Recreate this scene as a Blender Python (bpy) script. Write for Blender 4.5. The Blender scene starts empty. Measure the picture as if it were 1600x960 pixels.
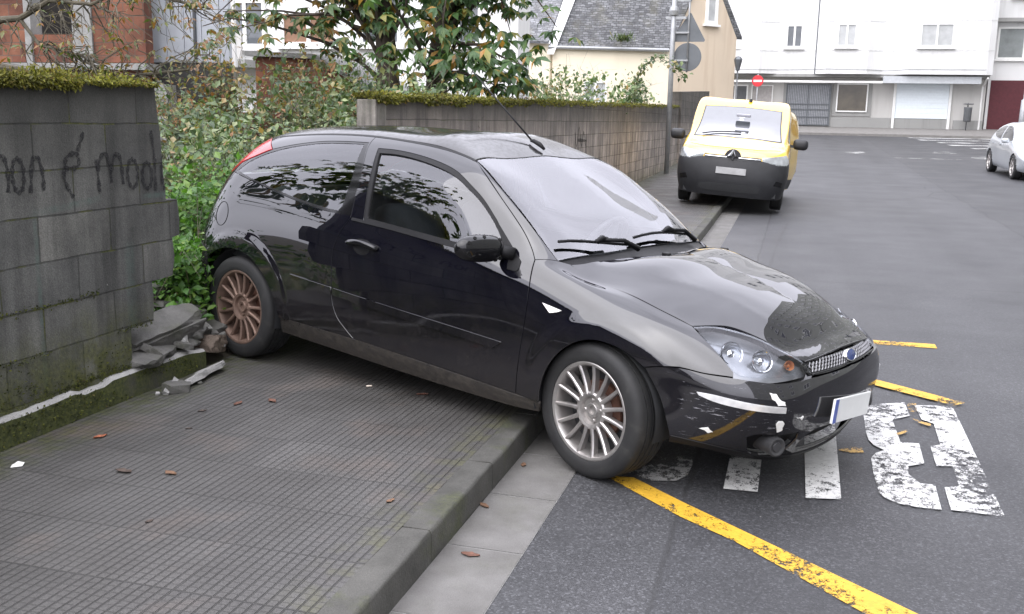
import bpy, bmesh, math, random
import numpy as np
from mathutils import Vector, Matrix
from mathutils.bvhtree import BVHTree
from mathutils.geometry import delaunay_2d_cdt
R = math.radians
random.seed(7); RNG = np.random.default_rng(11)
SC = bpy.context.scene
COL = SC.collection
# ------------------------------------------------------------------ camera
cam = bpy.data.cameras.new('camera'); cam_ob = bpy.data.objects.new('camera', cam); COL.objects.link(cam_ob)
cam.sensor_width = 36; cam.lens = 1549.93/1600*36; cam.clip_start = .05; cam.clip_end = 1500
_yaw, _pit, _rol = .2741, .1881, .0204
_F = Vector((-math.sin(_yaw)*math.cos(_pit), math.cos(_yaw)*math.cos(_pit), -math.sin(_pit)))
_T = Vector((math.cos(_yaw), math.sin(_yaw), 0)); _U = _T.cross(_F)
_T2 = _T*math.cos(_rol)+_U*math.sin(_rol); _U2 = _U*math.cos(_rol)-_T*math.sin(_rol)
M = Matrix.Identity(4)
for i in range(3): M[i][0] = _T2[i]; M[i][1] = _U2[i]; M[i][2] = -_F[i]
M[2][3] = 1.6148
cam_ob.matrix_world = M; SC.camera = cam_ob
# ------------------------------------------------------------------ overcast sky, soft sun, exposure
SUN_EL, SUN_AZ = R(52), R(200)      # azimuth clockwise from +Y
w = bpy.data.worlds.new('World'); SC.world = w; w.use_nodes = True
nt = w.node_tree; N = nt.nodes; N.clear()
out = N.new('ShaderNodeOutputWorld'); bg = N.new('ShaderNodeBackground'); bg.inputs[1].default_value = .15
sky = N.new('ShaderNodeTexSky'); sky.sky_type = 'NISHITA'; sky.sun_disc = False
sky.sun_elevation = SUN_EL; sky.sun_rotation = SUN_AZ; sky.dust_density = 4
hs = N.new('ShaderNodeHueSaturation'); hs.inputs['Saturation'].default_value = .22; hs.inputs['Value'].default_value = .6
# cloud deck: an even pale layer, brighter overhead (overcast), broken by soft noise
tc = N.new('ShaderNodeTexCoord'); sep = N.new('ShaderNodeSeparateXYZ')
mr = N.new('ShaderNodeMapRange'); mr.inputs[1].default_value = -.05; mr.inputs[2].default_value = 1.0
mr.inputs[3].default_value = 7.2; mr.inputs[4].default_value = 12.5
nz = N.new('ShaderNodeTexNoise'); nz.inputs['Scale'].default_value = 2.2; nz.inputs['Detail'].default_value = 5
nr = N.new('ShaderNodeMapRange'); nr.inputs[1].default_value = .3; nr.inputs[2].default_value = .7; nr.inputs[3].default_value = .8; nr.inputs[4].default_value = 1.2
mu = N.new('ShaderNodeMath'); mu.operation = 'MULTIPLY'
cm = N.new('ShaderNodeMix'); cm.data_type = 'RGBA'; cm.blend_type = 'MULTIPLY'; cm.inputs[0].default_value = 1
cm.inputs[6].default_value = (.94, .94, 1.06, 1)
ad = N.new('ShaderNodeMix'); ad.data_type = 'RGBA'; ad.inputs[0].default_value = .75
L = nt.links.new
L(tc.outputs['Generated'], sep.inputs[0]); L(sep.outputs[2], mr.inputs[0]); L(tc.outputs['Generated'], nz.inputs[0]); L(nz.outputs[0], nr.inputs[0])
L(mr.outputs[0], mu.inputs[0]); L(nr.outputs[0], mu.inputs[1]); L(mu.outputs[0], cm.inputs[7])
L(sky.outputs[0], hs.inputs['Color']); L(hs.outputs[0], ad.inputs[6]); L(cm.outputs[2], ad.inputs[7])
L(ad.outputs[2], bg.inputs[0]); L(bg.outputs[0], out.inputs[0])
sl = bpy.data.lights.new('sun', 'SUN'); sl.energy = .9; sl.angle = R(75); sl.color = (1, .97, .92)
so = bpy.data.objects.new('sun', sl); COL.objects.link(so)
_sd = Vector((math.sin(SUN_AZ)*math.cos(SUN_EL), math.cos(SUN_AZ)*math.cos(SUN_EL), math.sin(SUN_EL)))
so.rotation_euler = _sd.to_track_quat('Z', 'Y').to_euler(); so.location = _sd*80
SC.view_settings.view_transform = 'Standard'; SC.view_settings.look = 'None'
SC.view_settings.exposure = 1.3; SC.view_settings.gamma = 1; SC.view_settings.use_curve_mapping = False
SC.cycles.max_bounces = 8; SC.cycles.transparent_max_bounces = 16
# ------------------------------------------------------------------ material helpers
class NT:
    """small node-graph writer"""
    def __init__(s, name):
        s.m = bpy.data.materials.new(name); s.m.use_nodes = True; s.t = s.m.node_tree; s.t.nodes.clear()
        s.out = s.n('ShaderNodeOutputMaterial')
    def n(s, ty, **k):
        x = s.t.nodes.new(ty)
        for a, b in k.items(): setattr(x, a, b)
        return x
    def l(s, a, b): s.t.links.new(a, b)
    def set(s, node, key, v):
        if hasattr(v, 'is_output') or isinstance(v, bpy.types.NodeSocket): s.l(v, node.inputs[key])
        else:
            if isinstance(v, tuple) and len(v) == 3 and node.inputs[key].type == 'RGBA': v = v+(1,)
            node.inputs[key].default_value = v
    def coord(s, kind='Object', scale=None, rot=None, loc=None):
        if kind == 'World': o = s.n('ShaderNodeNewGeometry').outputs['Position']
        else: o = s.n('ShaderNodeTexCoord').outputs[kind]
        if scale or rot or loc:
            mp = s.n('ShaderNodeMapping'); s.l(o, mp.inputs[0])
            if scale: mp.inputs['Scale'].default_value = scale
            if rot: mp.inputs['Rotation'].default_value = rot
            if loc: mp.inputs['Location'].default_value = loc
            o = mp.outputs[0]
        return o
    def noise(s, co, scale, detail=4, rough=.55, dist=0):
        x = s.n('ShaderNodeTexNoise'); s.l(co, x.inputs['Vector'])
        x.inputs['Scale'].default_value = scale; x.inputs['Detail'].default_value = detail; x.inputs['Roughness'].default_value = rough; x.inputs['Distortion'].default_value = dist
        return x.outputs[0]
    def voro(s, co, scale, feature='F1', out=0):
        x = s.n('ShaderNodeTexVoronoi'); x.feature = feature; s.l(co, x.inputs['Vector']); x.inputs['Scale'].default_value = scale
        return x.outputs[out]
    def ramp(s, f, stops):
        x = s.n('ShaderNodeValToRGB'); s.l(f, x.inputs[0]); e = x.color_ramp.elements
        while len(e) < len(stops): e.new(.5)
        for i, (p, c) in enumerate(stops):
            e[i].position = p; e[i].color = (c, c, c, 1) if not isinstance(c, tuple) else c+(1,)
        return x.outputs[0]
    def rng(s, f, a, b, c=0., d=1., smooth=False):
        x = s.n('ShaderNodeMapRange'); s.l(f, x.inputs[0])
        if smooth: x.interpolation_type = 'SMOOTHSTEP'
        for i, v in enumerate((a, b, c, d)): x.inputs[i+1].default_value = v
        return x.outputs[0]
    def math(s, op, a, b=0.):
        x = s.n('ShaderNodeMath', operation=op); s.set(x, 0, a); s.set(x, 1, b); return x.outputs[0]
    def mix(s, f, a, b, mode='MIX'):
        x = s.n('ShaderNodeMix', data_type='RGBA', blend_type=mode); s.set(x, 0, f); s.set(x, 6, a); s.set(x, 7, b); return x.outputs[2]
    def xyz(s, co):
        x = s.n('ShaderNodeSeparateXYZ'); s.l(co, x.inputs[0]); return x.outputs
    def bump(s, h, st=.3, dist=.01, normal=None):
        x = s.n('ShaderNodeBump'); s.l(h, x.inputs['Height']); x.inputs['Strength'].default_value = st; x.inputs['Distance'].default_value = dist
        if normal: s.l(normal, x.inputs['Normal'])
        return x.outputs[0]
    def bsdf(s, color, rough=.5, normal=None, **k):
        x = s.n('ShaderNodeBsdfPrincipled'); s.set(x, 'Base Color', color); s.set(x, 'Roughness', rough)
        if normal: s.l(normal, x.inputs['Normal'])
        for a, b in k.items(): s.set(x, a.replace('_', ' '), b)
        return x.outputs[0]
    def done(s, sh): s.l(sh, s.out.inputs[0]); return s.m
def simple(name, c, rough=.5, var=.15, scale=8, bump=0., bscale=60, **k):
    g = NT(name); co = g.coord('Object')
    n = g.noise(co, scale, 5)
    c1 = tuple(max(0, x*(1-var)) for x in c); c2 = tuple(x*(1+var) for x in c)
    col = g.ramp(n, [(.3, c1), (.7, c2)])
    nm = g.bump(g.noise(co, bscale, 4), bump, .01) if bump else None
    return g.done(g.bsdf(col, rough, nm, **k))
# ------------------------------------------------------------------ mesh helpers
def tag(o, label=None, cat=None, group=None, kind=None):
    if label: o['label'] = label
    if cat: o['category'] = cat
    if group: o['group'] = group
    if kind: o['kind'] = kind
    return o
def empty(name, loc, label, cat, group=None, rz=0.):
    o = bpy.data.objects.new(name, None); COL.objects.link(o); o.location = loc; o.rotation_euler = (0, 0, rz); o.empty_display_size = .2
    return tag(o, label, cat, group)
def mesh_obj(name, verts, faces, mat, parent=None, smooth=False, origin='auto', normals=None):
    """parent None: the mesh is written in world space and its origin put at its base; with a parent it is in the parent's space"""
    v = np.asarray(verts, float).reshape(-1, 3); loc = np.zeros(3)
    if parent is None and origin == 'auto' and len(v):
        lo, hi = v.min(0), v.max(0); loc = np.array([(lo[0]+hi[0])/2, (lo[1]+hi[1])/2, lo[2]]); v = v-loc
    elif parent is not None and origin == 'world':
        v = v-np.array(parent.matrix_world.translation if parent.parent else parent.location)
    me = bpy.data.meshes.new(name); me.from_pydata(v.tolist(), [], [tuple(f) for f in faces]); me.update()
    if smooth: me.polygons.foreach_set('use_smooth', [True]*len(me.polygons))
    if normals is not None: me.normals_split_custom_set_from_vertices([tuple(n) for n in normals])
    mats = mat if isinstance(mat, (list, tuple)) else [mat]
    for m in mats: me.materials.append(m)
    o = bpy.data.objects.new(name, me); COL.objects.link(o); o.location = loc
    if parent is not None: o.parent = parent
    return o
class MB:
    """collects boxes, tubes, lathes, prisms into ONE mesh"""
    def __init__(s): s.v = []; s.f = []; s.mi = []
    def add(s, V, F, mi=0):
        b = len(s.v); s.v += [tuple(map(float, x)) for x in V]; s.f += [tuple(b+i for i in f) for f in F]; s.mi += [mi]*len(F); return s
    def box(s, x0, x1, y0, y1, z0, z1, mi=0, bev=0., M=None):
        bm = bmesh.new(); bmesh.ops.create_cube(bm, size=1)
        for v in bm.verts: v.co = Vector(((x0+x1)/2+v.co.x*(x1-x0), (y0+y1)/2+v.co.y*(y1-y0), (z0+z1)/2+v.co.z*(z1-z0)))
        if bev: bmesh.ops.bevel(bm, geom=bm.edges[:], offset=bev, segments=3, profile=.5, affect='EDGES')
        if M is not None: bm.transform(M)
        return s.bm(bm, mi)
    def bm(s, bm, mi=0):
        bm.verts.index_update(); s.add([v.co for v in bm.verts], [[v.index for v in f.verts] for f in bm.faces], mi); bm.free(); return s
    def tube(s, pts, rad, n=8, mi=0, cap=True):
        pts = [Vector(p) for p in pts]; rad = rad if isinstance(rad, (list, tuple)) else [rad]*len(pts)
        V = []; F = []; up = None
        for i, p in enumerate(pts):
            d = (pts[min(i+1, len(pts)-1)]-pts[max(i-1, 0)]).normalized()
            if up is None: up = d.orthogonal().normalized()
            a = (up-d*up.dot(d)); a = a.normalized() if a.length > 1e-6 else d.orthogonal().normalized(); up = a; b = d.cross(a)
            V += [p+(a*math.cos(2*math.pi*k/n)+b*math.sin(2*math.pi*k/n))*rad[i] for k in range(n)]
        for i in range(len(pts)-1):
            for k in range(n): F.append((i*n+k, i*n+(k+1) % n, (i+1)*n+(k+1) % n, (i+1)*n+k))
        if cap: F.append(tuple(range(n))[::-1]); F.append(tuple((len(pts)-1)*n+k for k in range(n)))
        return s.add(V, F, mi)
    def lathe(s, prof, axis='z', n=32, c=(0, 0, 0), mi=0):
        """prof: (radius, height) along the axis"""
        V = []; F = []
        for r, h in prof:
            for k in range(n):
                a = 2*math.pi*k/n; x, y = r*math.cos(a), r*math.sin(a)
                V.append({'z': (x, y, h), 'y': (x, h, y), 'x': (h, x, y)}[axis])
        V = [(x+c[0], y+c[1], z+c[2]) for x, y, z in V]
        for i in range(len(prof)-1):
            for k in range(n): F.append((i*n+k, i*n+(k+1) % n, (i+1)*n+(k+1) % n, (i+1)*n+k))
        return s.add(V, F, mi)
    def prism(s, poly, ex, mi=0):
        """polygon of 3-D points swept by vector ex (solid, closed)"""
        n = len(poly); P = [Vector(p) for p in poly]; ex = Vector(ex)
        return s.add(P+[p+ex for p in P], [tuple(range(n))[::-1], tuple(range(n, 2*n))]+[(i, (i+1) % n, n+(i+1) % n, n+i) for i in range(n)], mi)
    def build(s, name, mat, parent=None, smooth=False, origin='auto', fix=True):
        o = mesh_obj(name, s.v, s.f, mat, parent, smooth, origin)
        if isinstance(mat, (list, tuple)): o.data.polygons.foreach_set('material_index', s.mi)
        if fix:
            bm = bmesh.new(); bm.from_mesh(o.data); bmesh.ops.recalc_face_normals(bm, faces=bm.faces[:]); bm.to_mesh(o.data); bm.free()
        return o
def sharp_smooth(o, ang=35):
    me = o.data; me.polygons.foreach_set('use_smooth', [True]*len(me.polygons))
    bm = bmesh.new(); bm.from_mesh(me)
    for e in bm.edges:
        e.smooth = not (len(e.link_faces) == 2 and e.calc_face_angle() > R(ang)) and len(e.link_faces) == 2
    bm.to_mesh(me); bm.free(); return o
def copy_tree(o, parent=None, label=None):
    c = o.copy(); COL.objects.link(c)
    if parent is not None: c.parent = parent
    if label: c['label'] = label
    for ch in list(o.children): copy_tree(ch, c)
    return c
def gz(Y):
    """height of the road: level here, rising gently up the street"""
    t = min(max((Y-11)/6, 0), 1)
    a = .02*(6*(t*t*t-t**4/2) if t < 1 else 3+(Y-17))
    t2 = min(max((Y-22)/8, 0), 1)
    b = .006*(8*(t2**3-t2**4/2) if t2 < 1 else 4+(Y-30))
    z = a+b
    return z if Y < 75 else z-(Y-75)*.026+0*Y
YB = [-60, -20, -8, -2, 0]+[i*.5 for i in range(1, 24)]+[12+i for i in range(0, 64)]+[80, 100, 150, 300, 600]
def strip(x0, x1, y0, y1, dz, nx=1):
    ys = sorted({y0, y1, *[y for y in YB if y0 < y < y1]}); V = []; F = []
    for y in ys:
        for i in range(nx+1): V.append((x0+(x1-x0)*i/nx, y, gz(y)+dz))
    for j in range(len(ys)-1):
        for i in range(nx):
            a = j*(nx+1)+i; F.append((a, a+1, a+nx+2, a+nx+1))
    return V, F
def leaf_mesh(cent, axis, nrm, ln, wd, fold=.25, droop=.15):
    """numpy leaf blades (two folded halves, two segments long): base point, direction, face normal"""
    n = len(cent); ax = axis/np.linalg.norm(axis, axis=1)[:, None]; side = np.cross(ax, nrm); side /= np.linalg.norm(side, axis=1)[:, None]+1e-9
    up = np.cross(side, ax); ln = ln[:, None]; wd = wd[:, None]
    b = cent; t = cent+ax*ln-up*ln*droop; m = cent+ax*ln*.5-up*ln*droop*.2
    l = m+side*wd*.5+up*wd*fold; r = m-side*wd*.5+up*wd*fold
    V = np.stack([b, l, t, r, m], 1).reshape(-1, 3); i = np.arange(n)[:, None]*5
    F = np.concatenate([i+np.array([0, 1, 4]), i+np.array([1, 2, 4]), i+np.array([0, 4, 3]), i+np.array([3, 4, 2])], 1).reshape(-1, 3)
    return V, F
def rdir(n):
    d = RNG.normal(size=(n, 3)); return d/np.linalg.norm(d, axis=1)[:, None]
# ================================================================== MATERIALS OF THE SETTING
SEAM_K, SEAM_C = -0.0025, 3.3260
def m_asphalt():
    g = NT('asphalt'); co = g.coord('World'); x, y, z = g.xyz(co)
    st = g.voro(co, 130, out=1); stn = g.xyz(st)[0]
    base = g.ramp(g.noise(co, 1.3, 6), [(.3, (0.0341, 0.03469, 0.03763)), (.7, (0.04822, 0.0488, 0.05233))])
    agg = g.ramp(stn, [(0, .58), (.55, .9), (.86, 1.18), (.97, 1.9)])
    nearf = g.rng(y, 6, 20, 1, .25)
    fine = g.ramp(g.noise(co, 420, 2), [(.35, .75), (.65, 1.25)])
    col = g.mix(nearf, base, g.mix(1., g.mix(1., base, agg, 'MULTIPLY'), fine, 'MULTIPLY'))
    s2 = g.math('ADD', g.math('SUBTRACT', x, g.math('ADD', g.math('MULTIPLY', y, SEAM_K), SEAM_C)), g.math('MULTIPLY', g.math('SUBTRACT', g.noise(co, .6, 3), .5), .25))
    col = g.mix(g.math('MULTIPLY', g.rng(s2, -.02, .02), .5), col, g.mix(1., col, (.72, .72, .73), 'MULTIPLY'))
    col = g.mix(g.math('MULTIPLY', g.rng(g.math('ABSOLUTE', s2), .01, .035, 1, 0), .6), col, (.016, .016, .017))
    # pale grit lying on the surface
    grit = g.rng(g.voro(co, 9.5), .0, .035, 1, 0); gr2 = g.rng(g.noise(co, 3.1, 3), .5, .56)
    col = g.mix(g.math('MULTIPLY', grit, gr2), col, (.42, .41, .38))
    # seam between two layings
    wob = g.math('ADD', x, g.math('MULTIPLY', g.math('SUBTRACT', g.noise(co, 2.5, 4), .5), .05))
    left = g.rng(wob, -.372, -.366, 1, 0); seam = g.rng(g.math('ABSOLUTE', g.math('ADD', wob, .372)), .004, .016, 1, 0)
    col = g.mix(g.math('MULTIPLY', left, .55), col, g.mix(1., col, (1.35, 1.34, 1.3), 'MULTIPLY'))
    col = g.mix(g.math('MULTIPLY', seam, .75), col, (.025, .025, .026))
    # repair patches and tyre-polished lanes far up the street
    far = g.rng(y, 12, 20); p = g.rng(g.noise(co, .22, 3), .5, .53)
    col = g.mix(g.math('MULTIPLY', g.math('MULTIPLY', far, p), .35), col, g.mix(1., col, (.72, .72, .74), 'MULTIPLY'))
    h = g.math('ADD', g.math('MULTIPLY', stn, .6), g.math('MULTIPLY', g.noise(co, 260, 3), .8))
    # rolled tyre tracks, a trench repair and tar-sealed cracks
    tr = g.noise(g.coord('World', scale=(1.1, .035, 1)), 1., 3); col = g.mix(1., col, g.ramp(tr, [(.34, .86), (.62, 1.14)]), 'MULTIPLY')
    oil = g.math('MULTIPLY', g.rng(g.noise(co, .55, 5, .65), .60, .74), .35); col = g.mix(oil, col, (.02, .02, .022))
    ck = g.voro(g.coord('World', scale=(.30, .16, 1)), 1., 'DISTANCE_TO_EDGE'); ckd = g.math('ADD', ck, g.math('MULTIPLY', g.math('SUBTRACT', g.noise(co, 3, 5), .5), .03))
    cm_ = g.math('MULTIPLY', g.rng(g.math('ABSOLUTE', ckd), .0015, .005, 1, 0), g.math('MULTIPLY', g.rng(y, 9, 12), g.rng(g.noise(co, .12, 2), .48, .55))); col = g.mix(g.math('MULTIPLY', cm_, .7), col, (.018, .018, .018))
    h = g.math('MULTIPLY', h, g.rng(y, 5, 18, 1, .12))
    nm = g.bump(g.math('SUBTRACT', h, seam), .55, .004)
    return g.done(g.bsdf(col, g.rng(g.noise(co, 1.1, 3), .3, .7, .56, .64), nm, IOR=1.5))
def m_pavement():
    g = NT('grooved paving'); co = g.coord('World'); x, y, z = g.xyz(co)
    wx = g.math('ADD', x, g.math('MULTIPLY', g.noise(co, 3, 2), .005)); wy = g.math('ADD', y, g.math('MULTIPLY', g.noise(co, 2.4, 2), .005))
    def line(c, p, wd): return g.rng(g.math('PINGPONG', c, p/2), wd*.35, wd, 1, 0)
    lx = line(wx, .036, .0046); ly = line(wy, .036, .0036)
    tx = line(wx, .36, .0058); ty = line(wy, .36, .0052)
    gro = g.math('MAXIMUM', g.math('MAXIMUM', lx, g.math('MULTIPLY', ly, .5)), g.math('MAXIMUM', tx, ty))
    wear = g.rng(g.noise(co, 3.2, 5), .3, .7, .55, 1)
    base = g.ramp(g.noise(co, 2.1, 6, .6), [(.28, (0.04904, 0.04605, 0.04264)), (.5, (0.06609, 0.06311, 0.0597)), (.74, (0.08315, 0.08016, 0.07675))])
    sp = g.ramp(g.noise(co, 330, 2), [(.33, .55), (.5, 1.), (.68, 1.6)]); col = g.mix(1., base, sp, 'MULTIPLY')
    cell = g.n('ShaderNodeTexWhiteNoise', noise_dimensions='2D'); sn = g.n('ShaderNodeVectorMath', operation='SNAP'); g.l(co, sn.inputs[0]); sn.inputs[1].default_value = (.36, .36, 9)
    g.l(sn.outputs[0], cell.inputs['Vector']); col = g.mix(1., col, g.rng(cell.outputs[0], 0, 1, .86, 1.12), 'MULTIPLY')
    # moss and damp along the wall foot
    m1 = g.rng(g.math('ADD', x, g.math('MULTIPLY', g.noise(co, 2.2, 5), .55)), -2.95, -2.62, 1, 0)
    mo = g.math('MULTIPLY', m1, g.rng(g.noise(co, 14, 5), .36, .6))
    col = g.mix(g.math('MULTIPLY', mo, .8), col, g.ramp(g.noise(co, 40, 3), [(.3, (.022, .030, .006)), (.7, (.075, .082, .022))]))
    k1 = g.math('MULTIPLY', g.rng(x, -1.50, -1.33), g.rng(g.noise(co, 9, 5), .45, .62)); col = g.mix(g.math('MULTIPLY', k1, .6), col, (.085, .085, .04))
    # rust-brown stains
    rs = g.math('MULTIPLY', g.rng(g.noise(co, 1.7, 4), .56, .72), .35); col = g.mix(rs, col, (.17, .125, .10))
    col = g.mix(g.math('MULTIPLY', g.math('MULTIPLY', gro, wear), .66), col, (.012, .0115, .010))
    h = g.math('SUBTRACT', g.math('MULTIPLY', g.noise(co, 300, 3), .25), gro)
    return g.done(g.bsdf(col, g.rng(g.noise(co, 2.6, 4), .35, .65, .5, .68), g.bump(h, .9, .006)))
def m_concrete(name, c0, c1, moss=.35, mlo=.5, mossc=((.02, .028, .006), (.075, .085, .02)), sc=1., rough=.85, speck=1.35, streak=0.):
    g = NT(name); co = g.coord('World'); x, y, z = g.xyz(co)
    col = g.ramp(g.noise(co, 5*sc, 7, .62), [(.3, c0), (.7, c1)])
    col = g.mix(1., col, g.ramp(g.noise(co, 240*sc, 3), [(.3, 1/speck), (.7, speck)]), 'MULTIPLY')
    if streak:
        s = g.noise(g.coord('World', scale=(14, 14, .7)), 1.0, 5); col = g.mix(1., col, g.ramp(s, [(.35, 1-streak), (.65, 1+streak)]), 'MULTIPLY')
    if moss:
        f = g.math('MULTIPLY', g.rng(g.noise(co, 3.5*sc, 6, .65), mlo, mlo+.16), moss)
        col = g.mix(f, col, g.ramp(g.noise(co, 60, 3), [(.3, mossc[0]), (.7, mossc[1])]))
    h = g.math('ADD', g.noise(co, 90*sc, 5), g.math('MULTIPLY', g.noise(co, 12*sc, 3), .6))
    return g.done(g.bsdf(col, rough, g.bump(h, .5 if sc == 1. else .9, .006 if sc == 1. else .009)))
def m_blockwall(name, c0, c1, z0, y0, bw, bh, mossy, streak, paint=False, mortar=.005):
    """rendered concrete blocks laid in courses; Y along the wall, z up"""
    g = NT(name); co = g.coord('World'); x, y, z = g.xyz(co)
    cb = g.n('ShaderNodeCombineXYZ'); wob = g.math('MULTIPLY', g.math('SUBTRACT', g.noise(co, 3, 3), .5), .02)
    g.l(g.math('ADD', g.math('ADD', y, -y0+40*bw), wob), cb.inputs[0]); g.l(g.math('ADD', g.math('ADD', z, -z0+40*bh), wob), cb.inputs[1])
    br = g.n('ShaderNodeTexBrick'); g.l(cb.outputs[0], br.inputs[0]); br.inputs['Scale'].default_value = 1
    br.inputs['Brick Width'].default_value = bw; br.inputs['Row Height'].default_value = bh; br.inputs['Mortar Size'].default_value = mortar; br.inputs['Mortar Smooth'].default_value = .3
    br.inputs['Color1'].default_value = (.82, .82, .82, 1); br.inputs['Color2'].default_value = (1.18, 1.16, 1.12, 1); br.inputs['Mortar'].default_value = (.5, .5, .48, 1)
    mort = br.outputs['Fac']
    col = g.ramp(g.noise(co, 3.2, 7, .62), [(.28, c0), (.72, c1)])
    col = g.mix(1., col, br.outputs['Color'], 'MULTIPLY')
    col = g.mix(1., col, g.ramp(g.noise(co, 190, 4), [(.3, .68), (.7, 1.38)]), 'MULTIPLY')
    s = g.noise(g.coord('World', scale=(9, 9, .8)), 1.0, 5); col = g.mix(1., col, g.ramp(s, [(.38, 1-streak*1.3), (.62, 1+streak*.7)]), 'MULTIPLY')
    # pale lime chips
    ch = g.math('MULTIPLY', g.rng(g.voro(co, 11), .02, .06, 1, 0), g.rng(g.noise(co, 4, 3), .5, .55)); col = g.mix(g.math('MULTIPLY', ch, .7), col, (.36, .36, .34))
    # black algae below the coping
    al = g.math('MULTIPLY', g.rng(g.math('ADD', z, g.math('MULTIPLY', s, .5)), 1.55, 2.0), .75); col = g.mix(al, col, (.022, .022, .018))
    if paint:
        py = g.math('ADD', z, g.math('MULTIPLY', g.math('SUBTRACT', y, 4.0), -.08))
        a = g.math('MULTIPLY', g.rng(g.math('ABSOLUTE', g.math('SUBTRACT', py, 1.165)), .008, .022, 1, 0), g.math('MULTIPLY', g.rng(y, 3.70, 3.82), g.rng(y, 4.12, 4.22, 1, 0)))
        b = g.math('MULTIPLY', g.rng(g.math('ABSOLUTE', g.math('SUBTRACT', y, 3.745)), .004, .02, 1, 0), g.rng(z, 1.12, 1.2, 1, 0))
        c = g.math('MULTIPLY', g.rng(g.math('ABSOLUTE', g.math('SUBTRACT', y, 4.40)), .02, .05, 1, 0), g.math('MULTIPLY', g.rng(z, .9, .96, 1, 0), .7))
        d = g.math('MULTIPLY', g.rng(g.math('ABSOLUTE', g.math('SUBTRACT', z, 1.168)), .006, .02, 1, 0), g.rng(y, 4.52, 4.58))
        f = g.math('MULTIPLY', g.math('MAXIMUM', g.math('MAXIMUM', a, b), g.math('MAXIMUM', c, d)), g.rng(g.noise(co, 24, 4), .35, .6, .1, .5))
        col = g.mix(f, col, (.085, .13, .112))
    # moss low down and along the beds
    lo = g.rng(g.math('ADD', z, g.math('MULTIPLY', g.noise(co, 2.5, 5), .6)), .60, .95, 1, 0)
    mf = g.math('MULTIPLY', g.math('MAXIMUM', g.math('MULTIPLY', lo, g.rng(g.noise(co, 9, 5), .25, .55)), g.math('MULTIPLY', mort, g.rng(g.noise(co, 5, 4), .5, .6))), mossy)
    col = g.mix(mf, col, g.ramp(g.noise(co, 50, 3), [(.3, (.022, .030, .004)), (.7, (.10, .105, .02))]))
    h = g.math('SUBTRACT', g.math('ADD', g.math('MULTIPLY', g.noise(co, 110, 5), .5), g.math('MULTIPLY', g.noise(co, 14, 4), .35)), g.math('MULTIPLY', mort, 1.1))
    return g.done(g.bsdf(col, .9, g.bump(h, .75, .008)))
def m_paint(name, c, wear, under=True, scale=26):
    """road paint with worn-through flakes"""
    g = NT(name); co = g.coord('World')
    col = g.ramp(g.noise(co, 12, 5), [(.3, tuple(v*.82 for v in c)), (.7, c)])
    col = g.mix(g.math('MULTIPLY', g.rng(g.noise(co, 60, 4), .45, .7), .35), col, tuple(v*.45 for v in c))
    b = g.bsdf(col, .6, g.bump(g.noise(co, 200, 3), .4, .003)); t = g.n('ShaderNodeBsdfTransparent').outputs[0]
    n1 = g.mix(.42, g.noise(g.coord('World', scale=(1, .8, 1)), scale, 7, .72), g.noise(co, 130, 4, .7)); n2 = g.noise(co, 1.6, 3)
    f = g.rng(g.math('ADD', n1, g.math('MULTIPLY', g.math('SUBTRACT', n2, .5), .5)), wear, wear+.05)
    mx = g.n('ShaderNodeMixShader'); g.l(f, mx.inputs[0]); g.l(t, mx.inputs[1]); g.l(b, mx.inputs[2])
    return g.done(mx.outputs[0])
def m_leaf(name, stops, trans=.35, rough=.45):
    g = NT(name); r = g.n('ShaderNodeNewGeometry').outputs['Random Per Island']
    co = g.coord('World'); col = g.ramp(r, stops)
    col = g.mix(1., col, g.ramp(g.noise(co, 1.6, 3), [(.3, .7), (.7, 1.3)]), 'MULTIPLY')
    a = g.bsdf(col, rough); t = g.n('ShaderNodeBsdfTranslucent'); g.l(g.mix(1., col, (1.5, 1.6, .8), 'MULTIPLY'), t.inputs[0])
    mx = g.n('ShaderNodeMixShader'); mx.inputs[0].default_value = trans; g.l(a, mx.inputs[1]); g.l(t.outputs[0], mx.inputs[2])
    return g.done(mx.outputs[0])
def m_glass(name, tint=(.35, .38, .36), ior=1.9, rough=.01):
    g = NT(name); f = g.n('ShaderNodeFresnel'); f.inputs[0].default_value = ior
    t = g.n('ShaderNodeBsdfTransparent'); t.inputs[0].default_value = tint+(1,)
    s = g.n('ShaderNodeBsdfGlossy'); s.inputs['Roughness'].default_value = rough; s.inputs[0].default_value = (.97, .97, 1, 1)
    mx = g.n('ShaderNodeMixShader'); g.l(f.outputs[0], mx.inputs[0]); g.l(t.outputs[0], mx.inputs[1]); g.l(s.outputs[0], mx.inputs[2])
    return g.done(mx.outputs[0])
def m_plaster(name, c, dirt=.25, dirtc=(.25, .24, .22), streak=.06):
    g = NT(name); co = g.coord('World')
    col = g.ramp(g.noise(co, .7, 6), [(.3, tuple(v*.93 for v in c)), (.7, c)])
    s = g.noise(g.coord('World', scale=(3, 3, .25)), 1, 6); col = g.mix(g.math('MULTIPLY', g.rng(s, .5, .75), dirt), col, dirtc)
    return g.done(g.bsdf(col, .85, g.bump(g.noise(co, 40, 3), .2, .01)))
M_ASPH = m_asphalt(); M_PAVE = m_pavement()
M_KERB = m_concrete('kerb stone', (0.04064, 0.03948, 0.03483), (0.08708, 0.08476, 0.07663), .55)
M_GUT = m_concrete('gutter slab', (0.1015, 0.09744, 0.09164), (0.1566, 0.152, 0.145), .12, speck=1.2)
M_LEDGE = m_concrete('mossy footing', (.0275, .0264, .022), (.0605, .05775, .0495), .95, .33)
M_CHIP = m_concrete('fresh broken concrete', (0.221, 0.2167, 0.2082), (0.34, 0.3357, 0.323), .05)
M_RUB = m_concrete('broken concrete', (0.0744, 0.07316, 0.06696), (0.1457, 0.1414, 0.1314), .28, sc=2)
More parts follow.
